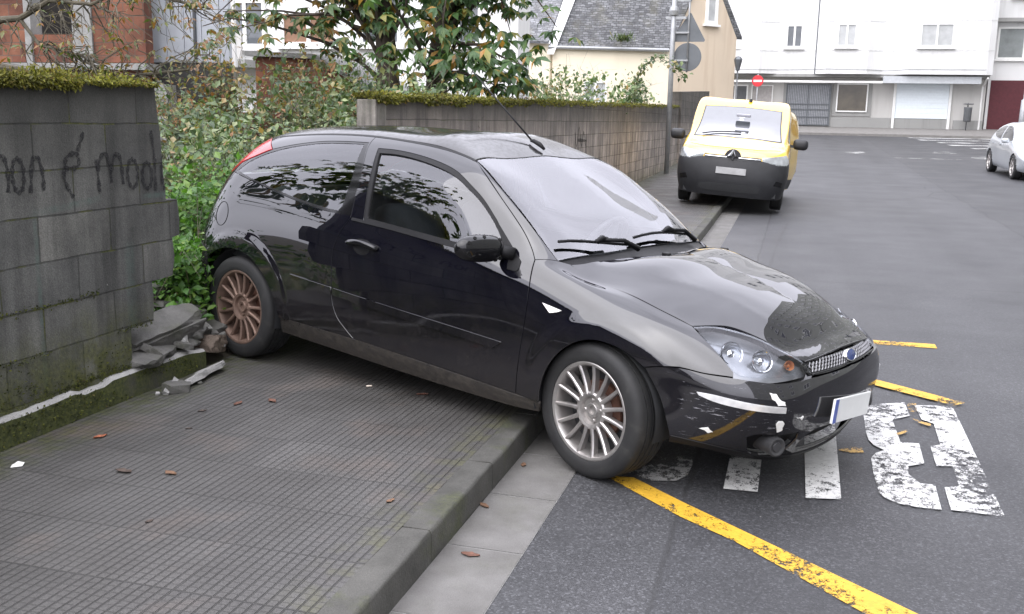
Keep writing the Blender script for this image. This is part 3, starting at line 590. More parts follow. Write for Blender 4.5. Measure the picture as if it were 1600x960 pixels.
# ================================================================== BLACK HATCHBACK
# ---- black hatchback: half body surface (car space: x forward from front axle, y left, z up) ----
ROWS = [
 # 0 bottom edge
 {0:(-3.27,0,.26),1:(-3.22,-.48,.26),2:(-3.03,-.735,.25),4:(-2.6,-.79,.225),6:(-1.75,-.795,.215),8:(-1.1,-.795,.205),10:(-.42,-.795,.207),12:(0,-.79,.21),13.5:(.37,-.765,.235),15:(.55,-.645,.205),16:(.665,-.50,.19),17:(.745,-.29,.185),18:(.775,0,.185)},
 # 1 sill top / lower bumper
 {0:(-3.32,0,.34),1:(-3.27,-.49,.34),2:(-3.08,-.775,.33),4:(-2.6,-.832,.32),6:(-1.75,-.838,.32),8:(-1.1,-.838,.305),10:(-.42,-.832,.29),12:(0,-.835,.30),13.5:(.395,-.802,.31),15:(.605,-.70,.31),16:(.745,-.56,.31),17:(.825,-.34,.31),18:(.855,0,.31)},
 # 2 rub strip level / bumper face
 {0:(-3.33,0,.5),1:(-3.28,-.5,.5),2:(-3.1,-.79,.5),4:(-2.6,-.845,.52),6:(-1.75,-.852,.55),8:(-1.1,-.852,.53),10:(-.42,-.846,.50),12:(0,-.85,.50),13.5:(.41,-.805,.485),15:(.625,-.735,.485),16:(.775,-.61,.485),17:(.85,-.36,.485),18:(.88,0,.485)},
 # 3 widest line / bumper top
 {0:(-3.29,0,.68),1:(-3.24,-.5,.68),2:(-3.07,-.785,.69),4:(-2.6,-.846,.71),6:(-1.75,-.853,.72),8:(-1.1,-.852,.71),10:(-.42,-.845,.69),12:(0,-.843,.68),13.5:(.36,-.812,.625),15:(.585,-.728,.597),16:(.74,-.60,.59),17:(.825,-.35,.59),18:(.855,0,.59)},
 # 4 shoulder
 {0:(-3.19,0,.92),1:(-3.14,-.49,.92),2:(-2.99,-.745,.93),4:(-2.6,-.815,.935),6:(-1.75,-.833,.89),8:(-1.1,-.830,.865),10:(-.42,-.818,.84),12:(0,-.803,.785),13.5:(.33,-.772,.72),15:(.555,-.68,.668),16:(.715,-.545,.64),17:(.805,-.32,.632),18:(.835,0,.63)},
 # 5 glass base / fender top outer
 {0:(-3.13,0,1.03),1:(-3.08,-.475,1.03),2:(-2.94,-.69,1.07),4:(-2.6,-.765,1.06),6:(-1.75,-.803,.98),8:(-1.15,-.800,.957),8.5:(-.94,-.797,.953),9:(-.78,-.792,.95),9.5:(-.60,-.782,.942),10:(-.41,-.772,.92),12:(0,-.765,.822),13.5:(.33,-.738,.752),15:(.562,-.632,.694),16:(.718,-.49,.659),17:(.798,-.30,.648),18:(.828,0,.645)},
 # 6 mid glass / fender top
 {0:(-3.10,0,1.09),1:(-3.03,-.46,1.10),2:(-2.89,-.63,1.17),4:(-2.6,-.71,1.17),6:(-1.75,-.728,1.18),8:(-1.13,-.728,1.18),8.5:(-.92,-.727,1.15),9:(-.76,-.727,1.10),9.5:(-.58,-.735,1.03),10:(-.38,-.738,.94),12:(0,-.728,.842),13.5:(.335,-.705,.766),15:(.572,-.582,.712),16:(.712,-.45,.674),17:(.783,-.28,.659),18:(.81,0,.656)},
 # 7 roof rail / A pillar / bonnet edge
 {0:(-3.06,0,1.16),1:(-2.97,-.43,1.20),2:(-2.80,-.545,1.285),4:(-2.5,-.558,1.355),6:(-1.75,-.565,1.405),7:(-1.43,-.566,1.400),8:(-1.12,-.575,1.372),8.5:(-.90,-.605,1.31),9:(-.73,-.640,1.21),9.5:(-.54,-.678,1.085),10:(-.35,-.700,.945),12:(.02,-.68,.85),13.5:(.345,-.665,.774),15:(.585,-.525,.722),16:(.70,-.41,.684),17:(.762,-.25,.668),18:(.785,0,.666)},
 # 8 quarter
 {0:(-3.03,0,1.20),1:(-2.93,-.33,1.27),2:(-2.80,-.36,1.345),4:(-2.5,-.36,1.413),6:(-1.75,-.36,1.455),7:(-1.45,-.357,1.461),8:(-1.15,-.355,1.424),8.25:(-1.0,-.357,1.362),8.5:(-.83,-.36,1.285),9:(-.62,-.37,1.18),9.5:(-.42,-.375,1.075),10:(-.24,-.42,.956),10.6:(-.11,-.42,.957),12:(.12,-.42,.922),13.5:(.40,-.42,.853),15:(.62,-.31,.765),16:(.70,-.20,.704),17:(.738,-.12,.682),18:(.76,0,.678)},
 # 9 centre line
 {0:(-3.0,0,1.24),1:(-2.91,0,1.30),2:(-2.79,0,1.36),4:(-2.5,0,1.427),6:(-1.75,0,1.470),7:(-1.43,0,1.475),8:(-1.12,0,1.434),8.25:(-.97,0,1.368),8.5:(-.80,0,1.29),9:(-.58,0,1.182),9.5:(-.38,0,1.08),10:(-.19,0,.963),10.6:(-.07,0,.967),12:(.16,0,.940),13.5:(.44,0,.868),15:(.635,0,.782),16:(.695,0,.721),17:(.728,0,.692),18:(.745,0,.686)},
]
def nspline(t, P, q):
    # natural cubic spline through P (n,k) at t evaluated at q
    t = np.asarray(t, float); P = np.asarray(P, float); n = len(t); h = np.diff(t)
    A = np.zeros((n, n)); B = np.zeros((n, P.shape[1])); A[0, 0] = A[-1, -1] = 1
    for i in range(1, n-1):
        A[i, i-1] = h[i-1]; A[i, i] = 2*(h[i-1]+h[i]); A[i, i+1] = h[i]
        B[i] = 6*((P[i+1]-P[i])/h[i] - (P[i]-P[i-1])/h[i-1])
    m = np.linalg.solve(A, B)
    k = np.clip(np.searchsorted(t, q, side='right')-1, 0, n-2)
    a = (t[k+1]-q)[:, None]; b = (q-t[k])[:, None]; hk = h[k][:, None]
    return (m[k]*a**3+m[k+1]*b**3)/(6*hk) + (P[k]/hk-m[k]*hk/6)*a + (P[k+1]/hk-m[k+1]*hk/6)*b
FLIP = np.array([1, -1, 1.])
def body_grid(rows, NU, NV, ref=3, pw=.6, tmin=0.):
    rl = sorted(rows[ref]); rp = np.array([rows[ref][k] for k in rl])
    rt = np.concatenate([[0], np.cumsum(np.linalg.norm(np.diff(rp, axis=0), axis=1))])
    q = np.linspace(0, rt[-1], NU)
    R = []
    for r in rows:
        ks = sorted(r); t = np.interp(ks, rl, rt); P = np.array([r[k] for k in ks], float)
        # mirrored end knots keep the nose and tail tangents square to the centre plane
        t2 = np.concatenate([[2*t[0]-t[1]], t, [2*t[-1]-t[-2]]])
        P2 = np.vstack([P[1]*FLIP, P, P[-2]*FLIP])
        R.append(nspline(t2, P2, q))
    R = np.array(R)                       # rows, NU, 3
    G = np.zeros((NU, NV, 3))
    for i in range(NU):
        P = np.vstack([R[:, i], R[-2, i]*FLIP])
        d = np.maximum(np.linalg.norm(np.diff(P, axis=0), axis=1), 1e-3)**pw
        t = np.concatenate([[0], np.cumsum(d)])
        # same share of samples between the same rows on every station
        qq = np.interp(np.linspace(0, len(rows)-1, NV), np.arange(len(rows)), t[:len(rows)])
        G[i] = nspline(t, P, qq)
    return G

class Surf:
    """smooth body surface with ray lookup"""
    def __init__(s, rows, NU, NV, ref=3):
        G = body_grid(rows, NU, NV, ref); s.G = G
        nu, nv = G.shape[:2]; f = []
        for i in range(nu-1):
            for j in range(nv-1):
                a = i*nv+j; f += [(a, a+1, a+nv+1), (a, a+nv+1, a+nv)]
        n = nu*nv; v = np.concatenate([G.reshape(-1, 3), (G*FLIP).reshape(-1, 3)])
        du = np.gradient(G, axis=0); dv = np.gradient(G, axis=1); nn = np.cross(du, dv); l = np.linalg.norm(nn, axis=2, keepdims=True); nn = nn/np.maximum(l, 1e-9)
        mid = G[nu//2, nv//3]; sgn = 1 if np.dot(nn[nu//2, nv//3], [0, -1, 0]) > 0 else -1
        nn = nn*sgn
        for _ in range(4):
            m_ = nn.copy(); m_[1:-1] += nn[:-2]+nn[2:]; m_[:, 1:-1] += nn[:, :-2]+nn[:, 2:]; nn = m_/np.maximum(np.linalg.norm(m_, axis=2, keepdims=True), 1e-9)
        s.N = np.concatenate([nn.reshape(-1, 3), (nn*FLIP).reshape(-1, 3)])
        s.f = f+[(a+n, c+n, b+n) for a, b, c in f]; s.v = v
        s.bvh = BVHTree.FromPolygons([Vector(x) for x in v], s.f)
    def hit(s, p, d):
        """first hit from far outside along d, else nearest point; returns point, normal"""
        p = Vector(p); d = Vector(d).normalized()
        r = s.bvh.ray_cast(p-d*5, d)
        if r[0] is None: r = s.bvh.find_nearest(p)
        a, b, c = s.f[r[2]]; A, B, C = (Vector(s.v[k]) for k in (a, b, c)); q = r[0]
        n0 = (B-A).cross(C-A); ar = n0.length_squared
        if ar < 1e-16: return q, Vector(s.N[a])
        wa = (B-q).cross(C-q).dot(n0)/ar; wb = (C-q).cross(A-q).dot(n0)/ar; wc = 1-wa-wb
        n = Vector(s.N[a])*wa+Vector(s.N[b])*wb+Vector(s.N[c])*wc
        return q, (n.normalized() if n.length > 1e-6 else Vector((0, 0, 1)))
def spl(pts, step=.016):
    """Catmull-Rom through points, resampled"""
    P = [Vector(p[:3]) for p in pts]
    if len(P) == 2:
        n = max(1, int((P[1]-P[0]).length/step)); return [P[0].lerp(P[1], i/n) for i in range(n+1)]
    out = []
    for i in range(len(P)-1):
        p1, p2 = P[i], P[i+1]; p0 = P[i-1] if i else p1*2-p2; p3 = P[i+2] if i+2 < len(P) else p2*2-p1
        d01, d12, d23 = [max((b-a).length, 1e-4)**.5 for a, b in ((p0, p1), (p1, p2), (p2, p3))]
        m1 = (p1-p0)/d01-(p2-p0)/(d01+d12)+(p2-p1)/d12; m2 = (p2-p1)/d12-(p3-p1)/(d12+d23)+(p3-p2)/d23
        m1 *= d12; m2 *= d12; n = max(1, int((p2-p1).length/step))
        for k in range(n):
            t = k/n; out.append(p1*(2*t**3-3*t*t+1)+m1*(t**3-2*t*t+t)+p2*(-2*t**3+3*t*t)+m2*(t**3-t*t))
    out.append(P[-1]); return out
def inside(pts, poly):
    x, y = pts[:, 0], pts[:, 1]; r = np.zeros(len(pts), bool); n = len(poly)
    for i in range(n):
        (x1, y1), (x2, y2) = poly[i], poly[(i+1) % n]
        if y1 == y2: continue
        c = ((y1 > y) != (y2 > y)) & (x < (x2-x1)*(y-y1)/(y2-y1)+x1); r ^= c
    return r
def polydist(pts, poly):
    d = np.full(len(pts), 1e9); n = len(poly)
    for i in range(n):
        a, b = np.array(poly[i]), np.array(poly[(i+1) % n]); ab = b-a; t = np.clip(((pts-a)@ab)/max(ab@ab, 1e-12), 0, 1)
        d = np.minimum(d, np.linalg.norm(pts-a-t[:, None]*ab, axis=1))
    return d
def inset2(poly, g, keep):
    n = len(poly); P = np.array(poly); A = .5*sum(P[i, 0]*P[(i+1) % n, 1]-P[(i+1) % n, 0]*P[i, 1] for i in range(n)); s = 1 if A > 0 else -1
    out = P.copy()
    for i in range(n):
        if keep[i]: continue
        e1 = P[i]-P[i-1]; e2 = P[(i+1) % n]-P[i]; n1 = np.array([-e1[1], e1[0]]); n2 = np.array([-e2[1], e2[0]])
        n1 = n1/(np.linalg.norm(n1)+1e-12); n2 = n2/(np.linalg.norm(n2)+1e-12); m = n1+n2; m /= max(np.linalg.norm(m), .3)
        out[i] = P[i]+m*s*g/max(.6, m@n1)
    return out
def panel(S, name, segs, d, mat, parent, off=0., gap=.0028, holes=(), mirror=None, res=.03, thick=.014, shape=None, step=.016, label=None):
    """sheet of bodywork: an outline laid on surface S along direction d, turned-in edges; shape(p,n)->p reshapes it"""
    d = Vector(d).normalized(); e1 = d.orthogonal().normalized(); e2 = d.cross(e1)
    def outline(sg):
        pts = []
        for s_ in sg:
            q = spl(s_, step); pts += q if not pts or (q[0]-pts[-1]).length > 1e-4 else q[1:]
        if (pts[0]-pts[-1]).length < 2e-3: pts.pop()
        return pts
    loops = []
    for k, sg in enumerate([segs]+list(holes)):
        P = outline(sg)
        if mirror == 'merge':
            for q_ in P:
                if abs(q_.y) < .004: nq = S.bvh.find_nearest(Vector((q_.x, 0, q_.z)))[0]; q_.x, q_.y, q_.z = nq.x, 0, nq.z
        keep = [mirror == 'merge' and abs(p.y) < .004 for p in P]
        p2 = [(p.dot(e1), p.dot(e2)) for p in P]; loops.append(inset2(p2, gap if k == 0 else -gap, keep))
    o0 = loops[0]; lo, hi = o0.min(0), o0.max(0)
    gx_ = np.arange(lo[0], hi[0], res); gy_ = np.arange(lo[1], hi[1], res*.87)
    gr = np.array([(x+(res/2 if j % 2 else 0), y) for j, y in enumerate(gy_) for x in gx_]).reshape(-1, 2)
    if len(gr):
        m = inside(gr, o0)&(polydist(gr, o0) > res*.45)
        for h in loops[1:]: m &= ~inside(gr, h)&(polydist(gr, h) > res*.45)
        gr = gr[m]
    vs = [Vector(p) for l_ in loops for p in l_]; ed = []; b = 0
    for l_ in loops: n = len(l_); ed += [(b+i, b+(i+1) % n) for i in range(n)]; b += n
    r = delaunay_2d_cdt(vs+[Vector(p) for p in gr], ed, [], 0, 1e-6); V2 = np.array([(v.x, v.y) for v in r[0]]); T = np.array(r[2])
    c = V2[T].mean(1); m = inside(c, o0)
    for h in loops[1:]: m &= ~inside(c, h)
    T = T[m]; used = np.unique(T); rm = -np.ones(len(V2), int); rm[used] = np.arange(len(used)); T = rm[T]; V2 = V2[used]
    # depth along d guessed from the outline so that missed rays fall back to the right side
    ctr = sum((p for p in outline(segs)), Vector())/len(outline(segs)); dep = ctr.dot(d)
    Vv = []; Nn = []
    for x, y in V2:
        q, n = S.hit(e1*x+e2*y+d*dep, d)
        if n.dot(d) > 0.35: n = -n
        p = q+n*off
        if shape:
            p0 = shape(p, n); ta = n.orthogonal().normalized(); tb_ = n.cross(ta); h_ = .004
            n = (shape(p+ta*h_, n)-p0).cross(shape(p+tb_*h_, n)-p0).normalized(); p = p0
        Vv.append(p); Nn.append(n)
    if mirror == 'merge':
        for p in Vv:
            if abs(p.y) < .012: p.y = 0
    # orientation
    fl = sum((Vv[b_]-Vv[a]).cross(Vv[c_]-Vv[a]).dot(Nn[a]) for a, b_, c_ in T.tolist()) < 0
    T = [tuple(t[::-1] if fl else t) for t in T.tolist()]
    if thick:
        cnt = {}
        for t in T:
            for i in range(3): e = (t[i], t[(i+1) % 3]); cnt[e] = 1
        be = [e for e in cnt if (e[1], e[0]) not in cnt and not (mirror == 'merge' and abs(Vv[e[0]].y) < 1e-6 and abs(Vv[e[1]].y) < 1e-6)]
        top = {}; bot = {}; mid = {}
        for i, j in be:
            for k in (i, j):
                if k not in top:
                    top[k] = len(Vv); Vv.append(Vv[k].copy()); Nn.append(Nn[k]); bot[k] = len(Vv); Vv.append(Vv[k]-Nn[k]*thick); Nn.append(Nn[k])
        nacc = {}
        for i, j in be:
            en = (Vv[j]-Vv[i]).cross(Nn[i]); 
            for k in (i, j): nacc[k] = nacc.get(k, Vector())+en
            T.append((i, bot[i], bot[j], j) if False else (top[j], top[i], bot[i], bot[j]))
        for k, en in nacc.items():
            en = en.normalized() if en.length > 1e-9 else Nn[k]; Nn[top[k]] = (en+Nn[k]*.8).normalized(); Nn[bot[k]] = en
    if mirror == 'merge':
        n = len(Vv); ax = {i: i for i in range(n) if abs(Vv[i].y) < 1e-6}; mp = {}
        for i in range(n):
            if i in ax: mp[i] = i; Nn[i] = Vector((Nn[i].x, 0, Nn[i].z)).normalized()
            else: mp[i] = len(Vv); Vv.append(Vector((Vv[i].x, -Vv[i].y, Vv[i].z))); Nn.append(Vector((Nn[i].x, -Nn[i].y, Nn[i].z)))
        T += [tuple(mp[k] for k in t)[::-1] for t in list(T)]
    o = mesh_obj(name, [tuple(v) for v in Vv], T, mat, parent, True, normals=Nn)
    if label: o['label'] = label
    if mirror == 'copy':
        mesh_obj(name, [(v.x, -v.y, v.z) for v in Vv], [t[::-1] for t in T], mat, parent, True, normals=[(n.x, -n.y, n.z) for n in Nn])
    return o
# ------------------------------------------------------------------ car materials
def m_carpaint(name, c, dust=.5, scr=0., coat_ior=1.8, zlo=.25, zhi=.75, dustc=(.075, .067, .058)):
    g = NT(name); co = g.coord('Object'); x, y, z = g.xyz(co)
    low = g.rng(g.math('ADD', z, g.math('MULTIPLY', g.noise(co, 5, 5), .35)), zlo+.17, zhi+.17, 1, 0)
    sp = g.rng(g.noise(co, 38, 6, .7), .42, .72); df = g.math('MULTIPLY', g.math('ADD', g.math('MULTIPLY', low, .55), g.math('MULTIPLY', low, sp)), dust)
    sp2 = g.math('MULTIPLY', g.rng(g.voro(co, 55), .0, .16, 1, 0), g.rng(g.noise(co, 4, 3), .5, .58)); df = g.math('ADD', df, g.math('MULTIPLY', sp2, .10*dust))
    smear = g.rng(g.noise(co, 3, 5), .45, .75, 0, .015)
    col = g.mix(g.math('MINIMUM', g.math('ADD', df, smear), .8), c, dustc); rough = g.rng(df, 0, .5, .015, .38); cw = g.rng(df, 0, .6, 1, .25)
    if scr:
        # scuffs: stretched flakes of bare primer on the corner of the bumper
        s1 = g.noise(g.coord('Object', scale=(3, 3, 26), rot=(0, .10, .5)), 6, 6, .7)
        zone = g.math('MULTIPLY', g.rng(z, .26, .36), g.rng(z, .60, .56)); zone = g.math('MULTIPLY', zone, g.math('MULTIPLY', g.rng(x, .28, .36), g.rng(y, -.3, -.55)))
        nn = g.noise(co, 5.5, 3)
        f = g.math('MULTIPLY', g.rng(g.math('ADD', s1, g.math('MULTIPLY', nn, .35)), .80, .86), zone)
        col = g.mix(g.math('MULTIPLY', f, scr), col, (.24, .24, .26)); rough = g.math('MAXIMUM', rough, g.math('MULTIPLY', f, .5))
        cw = g.math('MULTIPLY', cw, g.rng(f, 0, 1, 1, .2))
    # orange peel, very slight
    nm = g.bump(g.noise(co, 2.2, 2), .05, .03)
    return g.done(g.bsdf(col, .35, nm, Coat_Weight=cw, Coat_Roughness=rough, Coat_IOR=coat_ior, Metallic=.0, Specular_IOR_Level=0.0))
PAINT = m_carpaint('black paint', (.003, .003, .006), .22)
PAINT_B = m_carpaint('scuffed black bumper paint', (.004, .004, .007), .12, .9)
PAINT_D = m_carpaint('dusty black roof paint', (.007, .007, .009), .3, zlo=.9, zhi=2.2, dustc=(.10, .098, .088))
TRIM = simple('black plastic trim', (.008, .008, .009), .5, bump=.15, bscale=200, Specular_IOR_Level=.22)
GLOSSB = simple('gloss black trim', (.006, .006, .007), .08)
GLASS = m_glass('window glass', (.50, .53, .53), 1.95)
GLASSW = m_glass('windscreen glass', (.84, .86, .87), 2.3, .015)
LENS = m_glass('clear lamp lens', (.88, .9, .92), 1.42)
CHROME = simple('chrome', (.75, .76, .78), .12, .05, Metallic=1.)
SILV = simple('worn silver strip', (.62, .62, .62), .32, .2, 20, Metallic=.3)
RIMS = simple('silver wheel alloy', (.42, .40, .385), .34, .18, 14, Metallic=.75)
RIMB = simple('brake-dust brown wheel alloy', (.16, .105, .08), .55, .35, 12, Metallic=.35)
RUST = simple('rusty brake disc', (.13, .065, .045), .55, .3, 20, Metallic=.4)
TYRE = NT('tyre rubber'); _c = TYRE.coord('Object'); TYRE = TYRE.done(TYRE.bsdf(TYRE.ramp(TYRE.noise(_c, 9, 6), [(.3, (.010, .010, .011)), (.6, (.018, .018, .018)), (.75, (.036, .035, .033))]), .72, TYRE.bump(TYRE.noise(_c, 90, 4), .3, .003)))
CABIN = simple('dark grey cabin', (.022, .023, .025), .8)
DASH = simple('grey dashboard', (.13, .135, .145), .7)
SEATM = simple('grey seat cloth', (.17, .185, .21), .85, bump=.2)
REDL = simple('red lamp plastic', (.40, .012, .016), .2, .1, 4, Coat_Weight=.6)
ORNG = simple('orange broken mirror back', (.55, .22, .09), .45)
LAMPW = simple('white side marker', (.75, .74, .70), .2)
PRIMER = simple('bare white bumper plastic', (.72, .72, .70), .5)
SB = Surf(ROWS, 300, 150)
CARX, CARY, CARH, CARP, CARR = -.798, 4.3413, -.401, .0497, -.0188
_cp, _sp = math.cos(CARP), math.sin(CARP)
fx = Vector((math.cos(CARH)*_cp, math.sin(CARH)*_cp, -_sp)); ly = Vector((-math.sin(CARH), math.cos(CARH), 0)); up = fx.cross(ly)
ly2 = ly*math.cos(CARR)+up*math.sin(CARR); up2 = up*math.cos(CARR)-ly*math.sin(CARR)
MC = Matrix(((fx.x, ly2.x, up2.x, 0), (fx.y, ly2.y, up2.y, 0), (fx.z, ly2.z, up2.z, 0), (0, 0, 0, 1)))
MC.translation = Vector((CARX, CARY, .003))-(MC.to_3x3() @ Vector((0, -.745, 0)))
car = empty('parked_car', (0, 0, 0), 'scraped black three-door hatchback parked askew across kerb and pavement, nose over the road', 'car')
car.matrix_world = MC
def mir(pts): return [(p[0], -p[1], p[2]) for p in pts]
c = dict(
 door_rear=[(-1.676,-.802,.981),(-1.728,-.834,.885),(-1.758,-.849,.782),(-1.757,-.854,.658),(-1.747,-.852,.515),(-1.706,-.851,.432),(-1.653,-.85,.388),(-1.569,-.843,.328)],
 sill_top=[(-2.224,-.826,.322),(-1.569,-.843,.328),(-1.214,-.842,.319),(-.874,-.837,.308),(-.621,-.834,.297),(-.437,-.832,.289),(-.294,-.83,.283)],
 sill_bot=[(-2.251,-.788,.222),(-1.681,-.797,.217),(-1.275,-.797,.210),(-.898,-.797,.207),(-.645,-.797,.209),(-.46,-.799,.213),(-.307,-.806,.227)],
 door_front=[(-.437,-.832,.289),(-.424,-.846,.491),(-.407,-.847,.644),(-.405,-.835,.772),(-.436,-.762,.938)],
 door_top=[(-.436,-.762,.938),(-.471,-.741,.977),(-.544,-.716,1.048),(-.761,-.663,1.206),(-.913,-.617,1.307),(-.985,-.588,1.345),(-1.11,-.572,1.378),(-1.30,-.562,1.396),(-1.533,-.556,1.410),(-1.765,-.553,1.416)],
 bpillar=[(-1.765,-.553,1.416),(-1.76,-.61,1.372),(-1.705,-.709,1.224),(-1.676,-.802,.981)],
 roof_side=[(-1.005,-.572,1.352),(-1.11,-.566,1.381),(-1.30,-.556,1.399),(-1.533,-.550,1.413),(-1.765,-.547,1.419),(-2.10,-.545,1.408),(-2.39,-.542,1.384),(-2.60,-.54,1.355),(-2.73,-.535,1.325)],
 A_in=[(-1.005,-.572,1.352),(-.836,-.622,1.268),(-.682,-.650,1.174),(-.51,-.682,1.06),(-.345,-.702,.941)],
 hood_side=[(-.299,-.665,.93),(-.212,-.668,.90),(.035,-.676,.849),(.211,-.684,.809),(.373,-.669,.763)],
 hood_front=[(.373,-.669,.763),(.435,-.594,.766),(.487,-.543,.755),(.601,-.476,.728),(.697,-.426,.684),(.785,-.379,.641)],
 hl_low=[(.373,-.669,.763),(.438,-.69,.731),(.496,-.694,.696),(.605,-.701,.615),(.628,-.696,.603),(.681,-.655,.599),(.741,-.583,.601),(.782,-.495,.603),(.814,-.372,.603)],
 hl_in=[(.814,-.372,.603),(.785,-.379,.641)],
 bump_top=[(.251,-.833,.579),(.332,-.822,.598),(.412,-.801,.606),(.503,-.77,.598),(.613,-.711,.594),(.686,-.662,.588),(.749,-.596,.582),(.803,-.47,.584),(.826,-.354,.586),(.845,-.219,.587),(.856,-.0,.589)],
 arch_f=[(-.307,-.806,.227),(-.301,-.824,.264),(-.289,-.843,.345),(-.265,-.85,.435),(-.215,-.852,.523),(-.132,-.852,.600),(-.045,-.849,.640),(.05,-.846,.648),(.163,-.841,.625),(.251,-.833,.579)],
 arch_f2=[(.251,-.833,.579),(.329,-.819,.466),(.372,-.813,.362),(.385,-.787,.271)],
 arch_r=[(-2.905,-.85,.575),(-2.844,-.856,.618),(-2.741,-.854,.660),(-2.622,-.848,.668),(-2.491,-.842,.640),(-2.355,-.837,.545),(-2.268,-.835,.430),(-2.224,-.826,.322)],
 qw=[(-2.569,-.639,1.275),(-2.445,-.623,1.305),(-2.315,-.61,1.331),(-2.145,-.60,1.356),(-1.966,-.599,1.37),(-1.776,-.599,1.378)],
 qwf=[(-1.776,-.599,1.378),(-1.705,-.717,1.207),(-1.68,-.798,.992)],
 qwb=[(-1.68,-.798,.992),(-1.908,-.797,.994),(-2.174,-.785,1.02),(-2.466,-.765,1.061),(-2.752,-.738,1.104),(-2.895,-.690,1.118)],
)
rv = lambda k: c[k][::-1]
SIDE = (0, .85, -.53); PY = (0, 1, 0)
def flare(cx, cz, r0, r1, ez, amt):
    def f(p, n):
        q = math.hypot(p.x-cx, (p.z-cz)*ez); t = min(max((r1-q)/(r1-r0), 0), 1)
        return p+n*(amt*t*t*(3-2*t))
    return f
# door with its window opening
wb = [(-1.575,-.801,.982),(-1.369,-.801,.972),(-1.136,-.80,.958),(-.892,-.798,.944),(-.575,-.784,.936)]
wf = [(-.575,-.784,.936),(-.64,-.752,1.02),(-.715,-.726,1.088)]
wt = [(-.715,-.726,1.088),(-.83,-.702,1.177),(-.932,-.687,1.236),(-1.046,-.661,1.288),(-1.157,-.645,1.318),(-1.336,-.63,1.345),(-1.527,-.622,1.358),(-1.672,-.625,1.357)]
wr = [(-1.672,-.625,1.357),(-1.625,-.716,1.214),(-1.575,-.801,.982)]
sill_door = [p for p in c['sill_top'] if -1.6 < p[0] < -.43]
door = panel(SB, 'door', [c['door_rear'], sill_door, c['door_front'], c['door_top'], c['bpillar']], SIDE, PAINT, car, holes=[[wb, wf, wt, wr]], mirror='copy')
def shrink(segs, k):
    P = [Vector(p) for s_ in segs for p in s_]; m = sum(P, Vector())/len(P)
    return m
# black sash round the door glass and the glass itself
panel(SB, 'window_seal', [wb, wf, wt, wr], SIDE, TRIM, car, off=-.002, gap=-.001, holes=[[[(-1.555,-.801,.996),(-1.369,-.80,.985),(-1.136,-.799,.971),(-.892,-.797,.957),(-.61,-.784,.950)], [(-.61,-.784,.95),(-.665,-.752,1.02),(-.735,-.726,1.083)], [(-.735,-.726,1.083),(-.84,-.705,1.160),(-.945,-.690,1.216),(-1.055,-.668,1.266),(-1.165,-.655,1.295),(-1.336,-.640,1.322),(-1.52,-.632,1.335),(-1.645,-.640,1.334)], [(-1.645,-.64,1.334),(-1.60,-.716,1.21),(-1.555,-.801,.996)]]], mirror='copy', thick=.02)
panel(SB, 'side_window', [wb, wf, wt, wr], SIDE, GLASS, car, off=-.012, gap=.001, mirror='copy', thick=0)
# belt moulding under the door glass
panel(SB, 'belt_moulding', [[(-1.66,-.80,.983),(-1.369,-.80,.972),(-1.136,-.80,.957),(-.892,-.80,.944),(-.60,-.79,.934)], [(-.60,-.79,.934),(-.60,-.79,.918)], [(-.60,-.79,.918),(-.892,-.80,.927),(-1.136,-.80,.941),(-1.369,-.80,.956),(-1.66,-.80,.968)], [(-1.66,-.80,.968),(-1.66,-.80,.983)]], PY, TRIM, car, off=.007, gap=0, mirror='copy', thick=.012)
# quarter panel, quarter glass
tail_in = [(-2.569,-.639,1.275),(-2.707,-.67,1.217),(-2.837,-.677,1.162),(-2.925,-.675,1.105)]
rq = [(-2.895,-.690,1.118),(-2.99,-.665,1.04),(-3.09,-.66,.90),(-3.15,-.66,.72),(-3.16,-.665,.662)]
panel(SB, 'quarter_panel', [rv('door_rear'), rv('bpillar'), [(-1.765,-.553,1.416),(-2.10,-.551,1.405),(-2.39,-.548,1.381),(-2.60,-.546,1.352),(-2.70,-.545,1.33)], [(-2.70,-.545,1.33),(-2.569,-.639,1.275)], c['qw'], c['qwf'], c['qwb'], rq, [(-3.16,-.665,.662),(-3.039,-.811,.655),(-2.905,-.85,.622)], [(-2.905,-.85,.622),(-2.905,-.85,.575)], c['arch_r'], c['sill_top'][:2]], (0.25, .82, -.5), PAINT, car, mirror='copy', res=.016, step=.011, shape=flare(-2.60, .33, .415, .468, 1.0, .011))
panel(SB, 'quarter_window', [c['qw'], c['qwf'], c['qwb'], tail_in[::-1]], (0.1, .85, -.5), GLASS, car, off=-.003, gap=.0015, mirror='copy', thick=.004)
# black band round the quarter glass
panel(SB, 'glass_band', [[(-1.676,-.802,.981)]+c['qwb'][1:], tail_in[::-1], c['qw'], rv('bpillar')[::-1][1:]], (0.1, .85, -.5), GLOSSB, car, off=-.001, gap=.001, mirror='copy', thick=.006, holes=[[[(-1.80,-.60,1.362),(-1.966,-.605,1.356),(-2.145,-.606,1.342),(-2.315,-.616,1.315),(-2.445,-.63,1.288),(-2.60,-.655,1.24)], [(-2.60,-.655,1.24),(-2.735,-.70,1.185),(-2.80,-.715,1.128)], [(-2.80,-.715,1.128),(-2.70,-.735,1.108),(-2.466,-.762,1.074),(-2.174,-.782,1.036),(-1.908,-.795,1.012),(-1.77,-.798,1.008)], [(-1.77,-.798,1.008),(-1.765,-.73,1.18),(-1.80,-.60,1.362)]]])
# tail lamp high on the rear pillar
panel(SB, 'tail_light', [[(-2.569,-.639,1.275),(-2.70,-.545,1.33),(-2.775,-.50,1.335)], [(-2.775,-.50,1.335),(-2.85,-.545,1.26),(-2.92,-.60,1.19),(-2.985,-.64,1.09)], [(-2.985,-.64,1.09),(-2.925,-.675,1.105)], tail_in[::-1][0:]], (.6, .7, -.3), REDL, car, off=.004, gap=.002, mirror='copy')
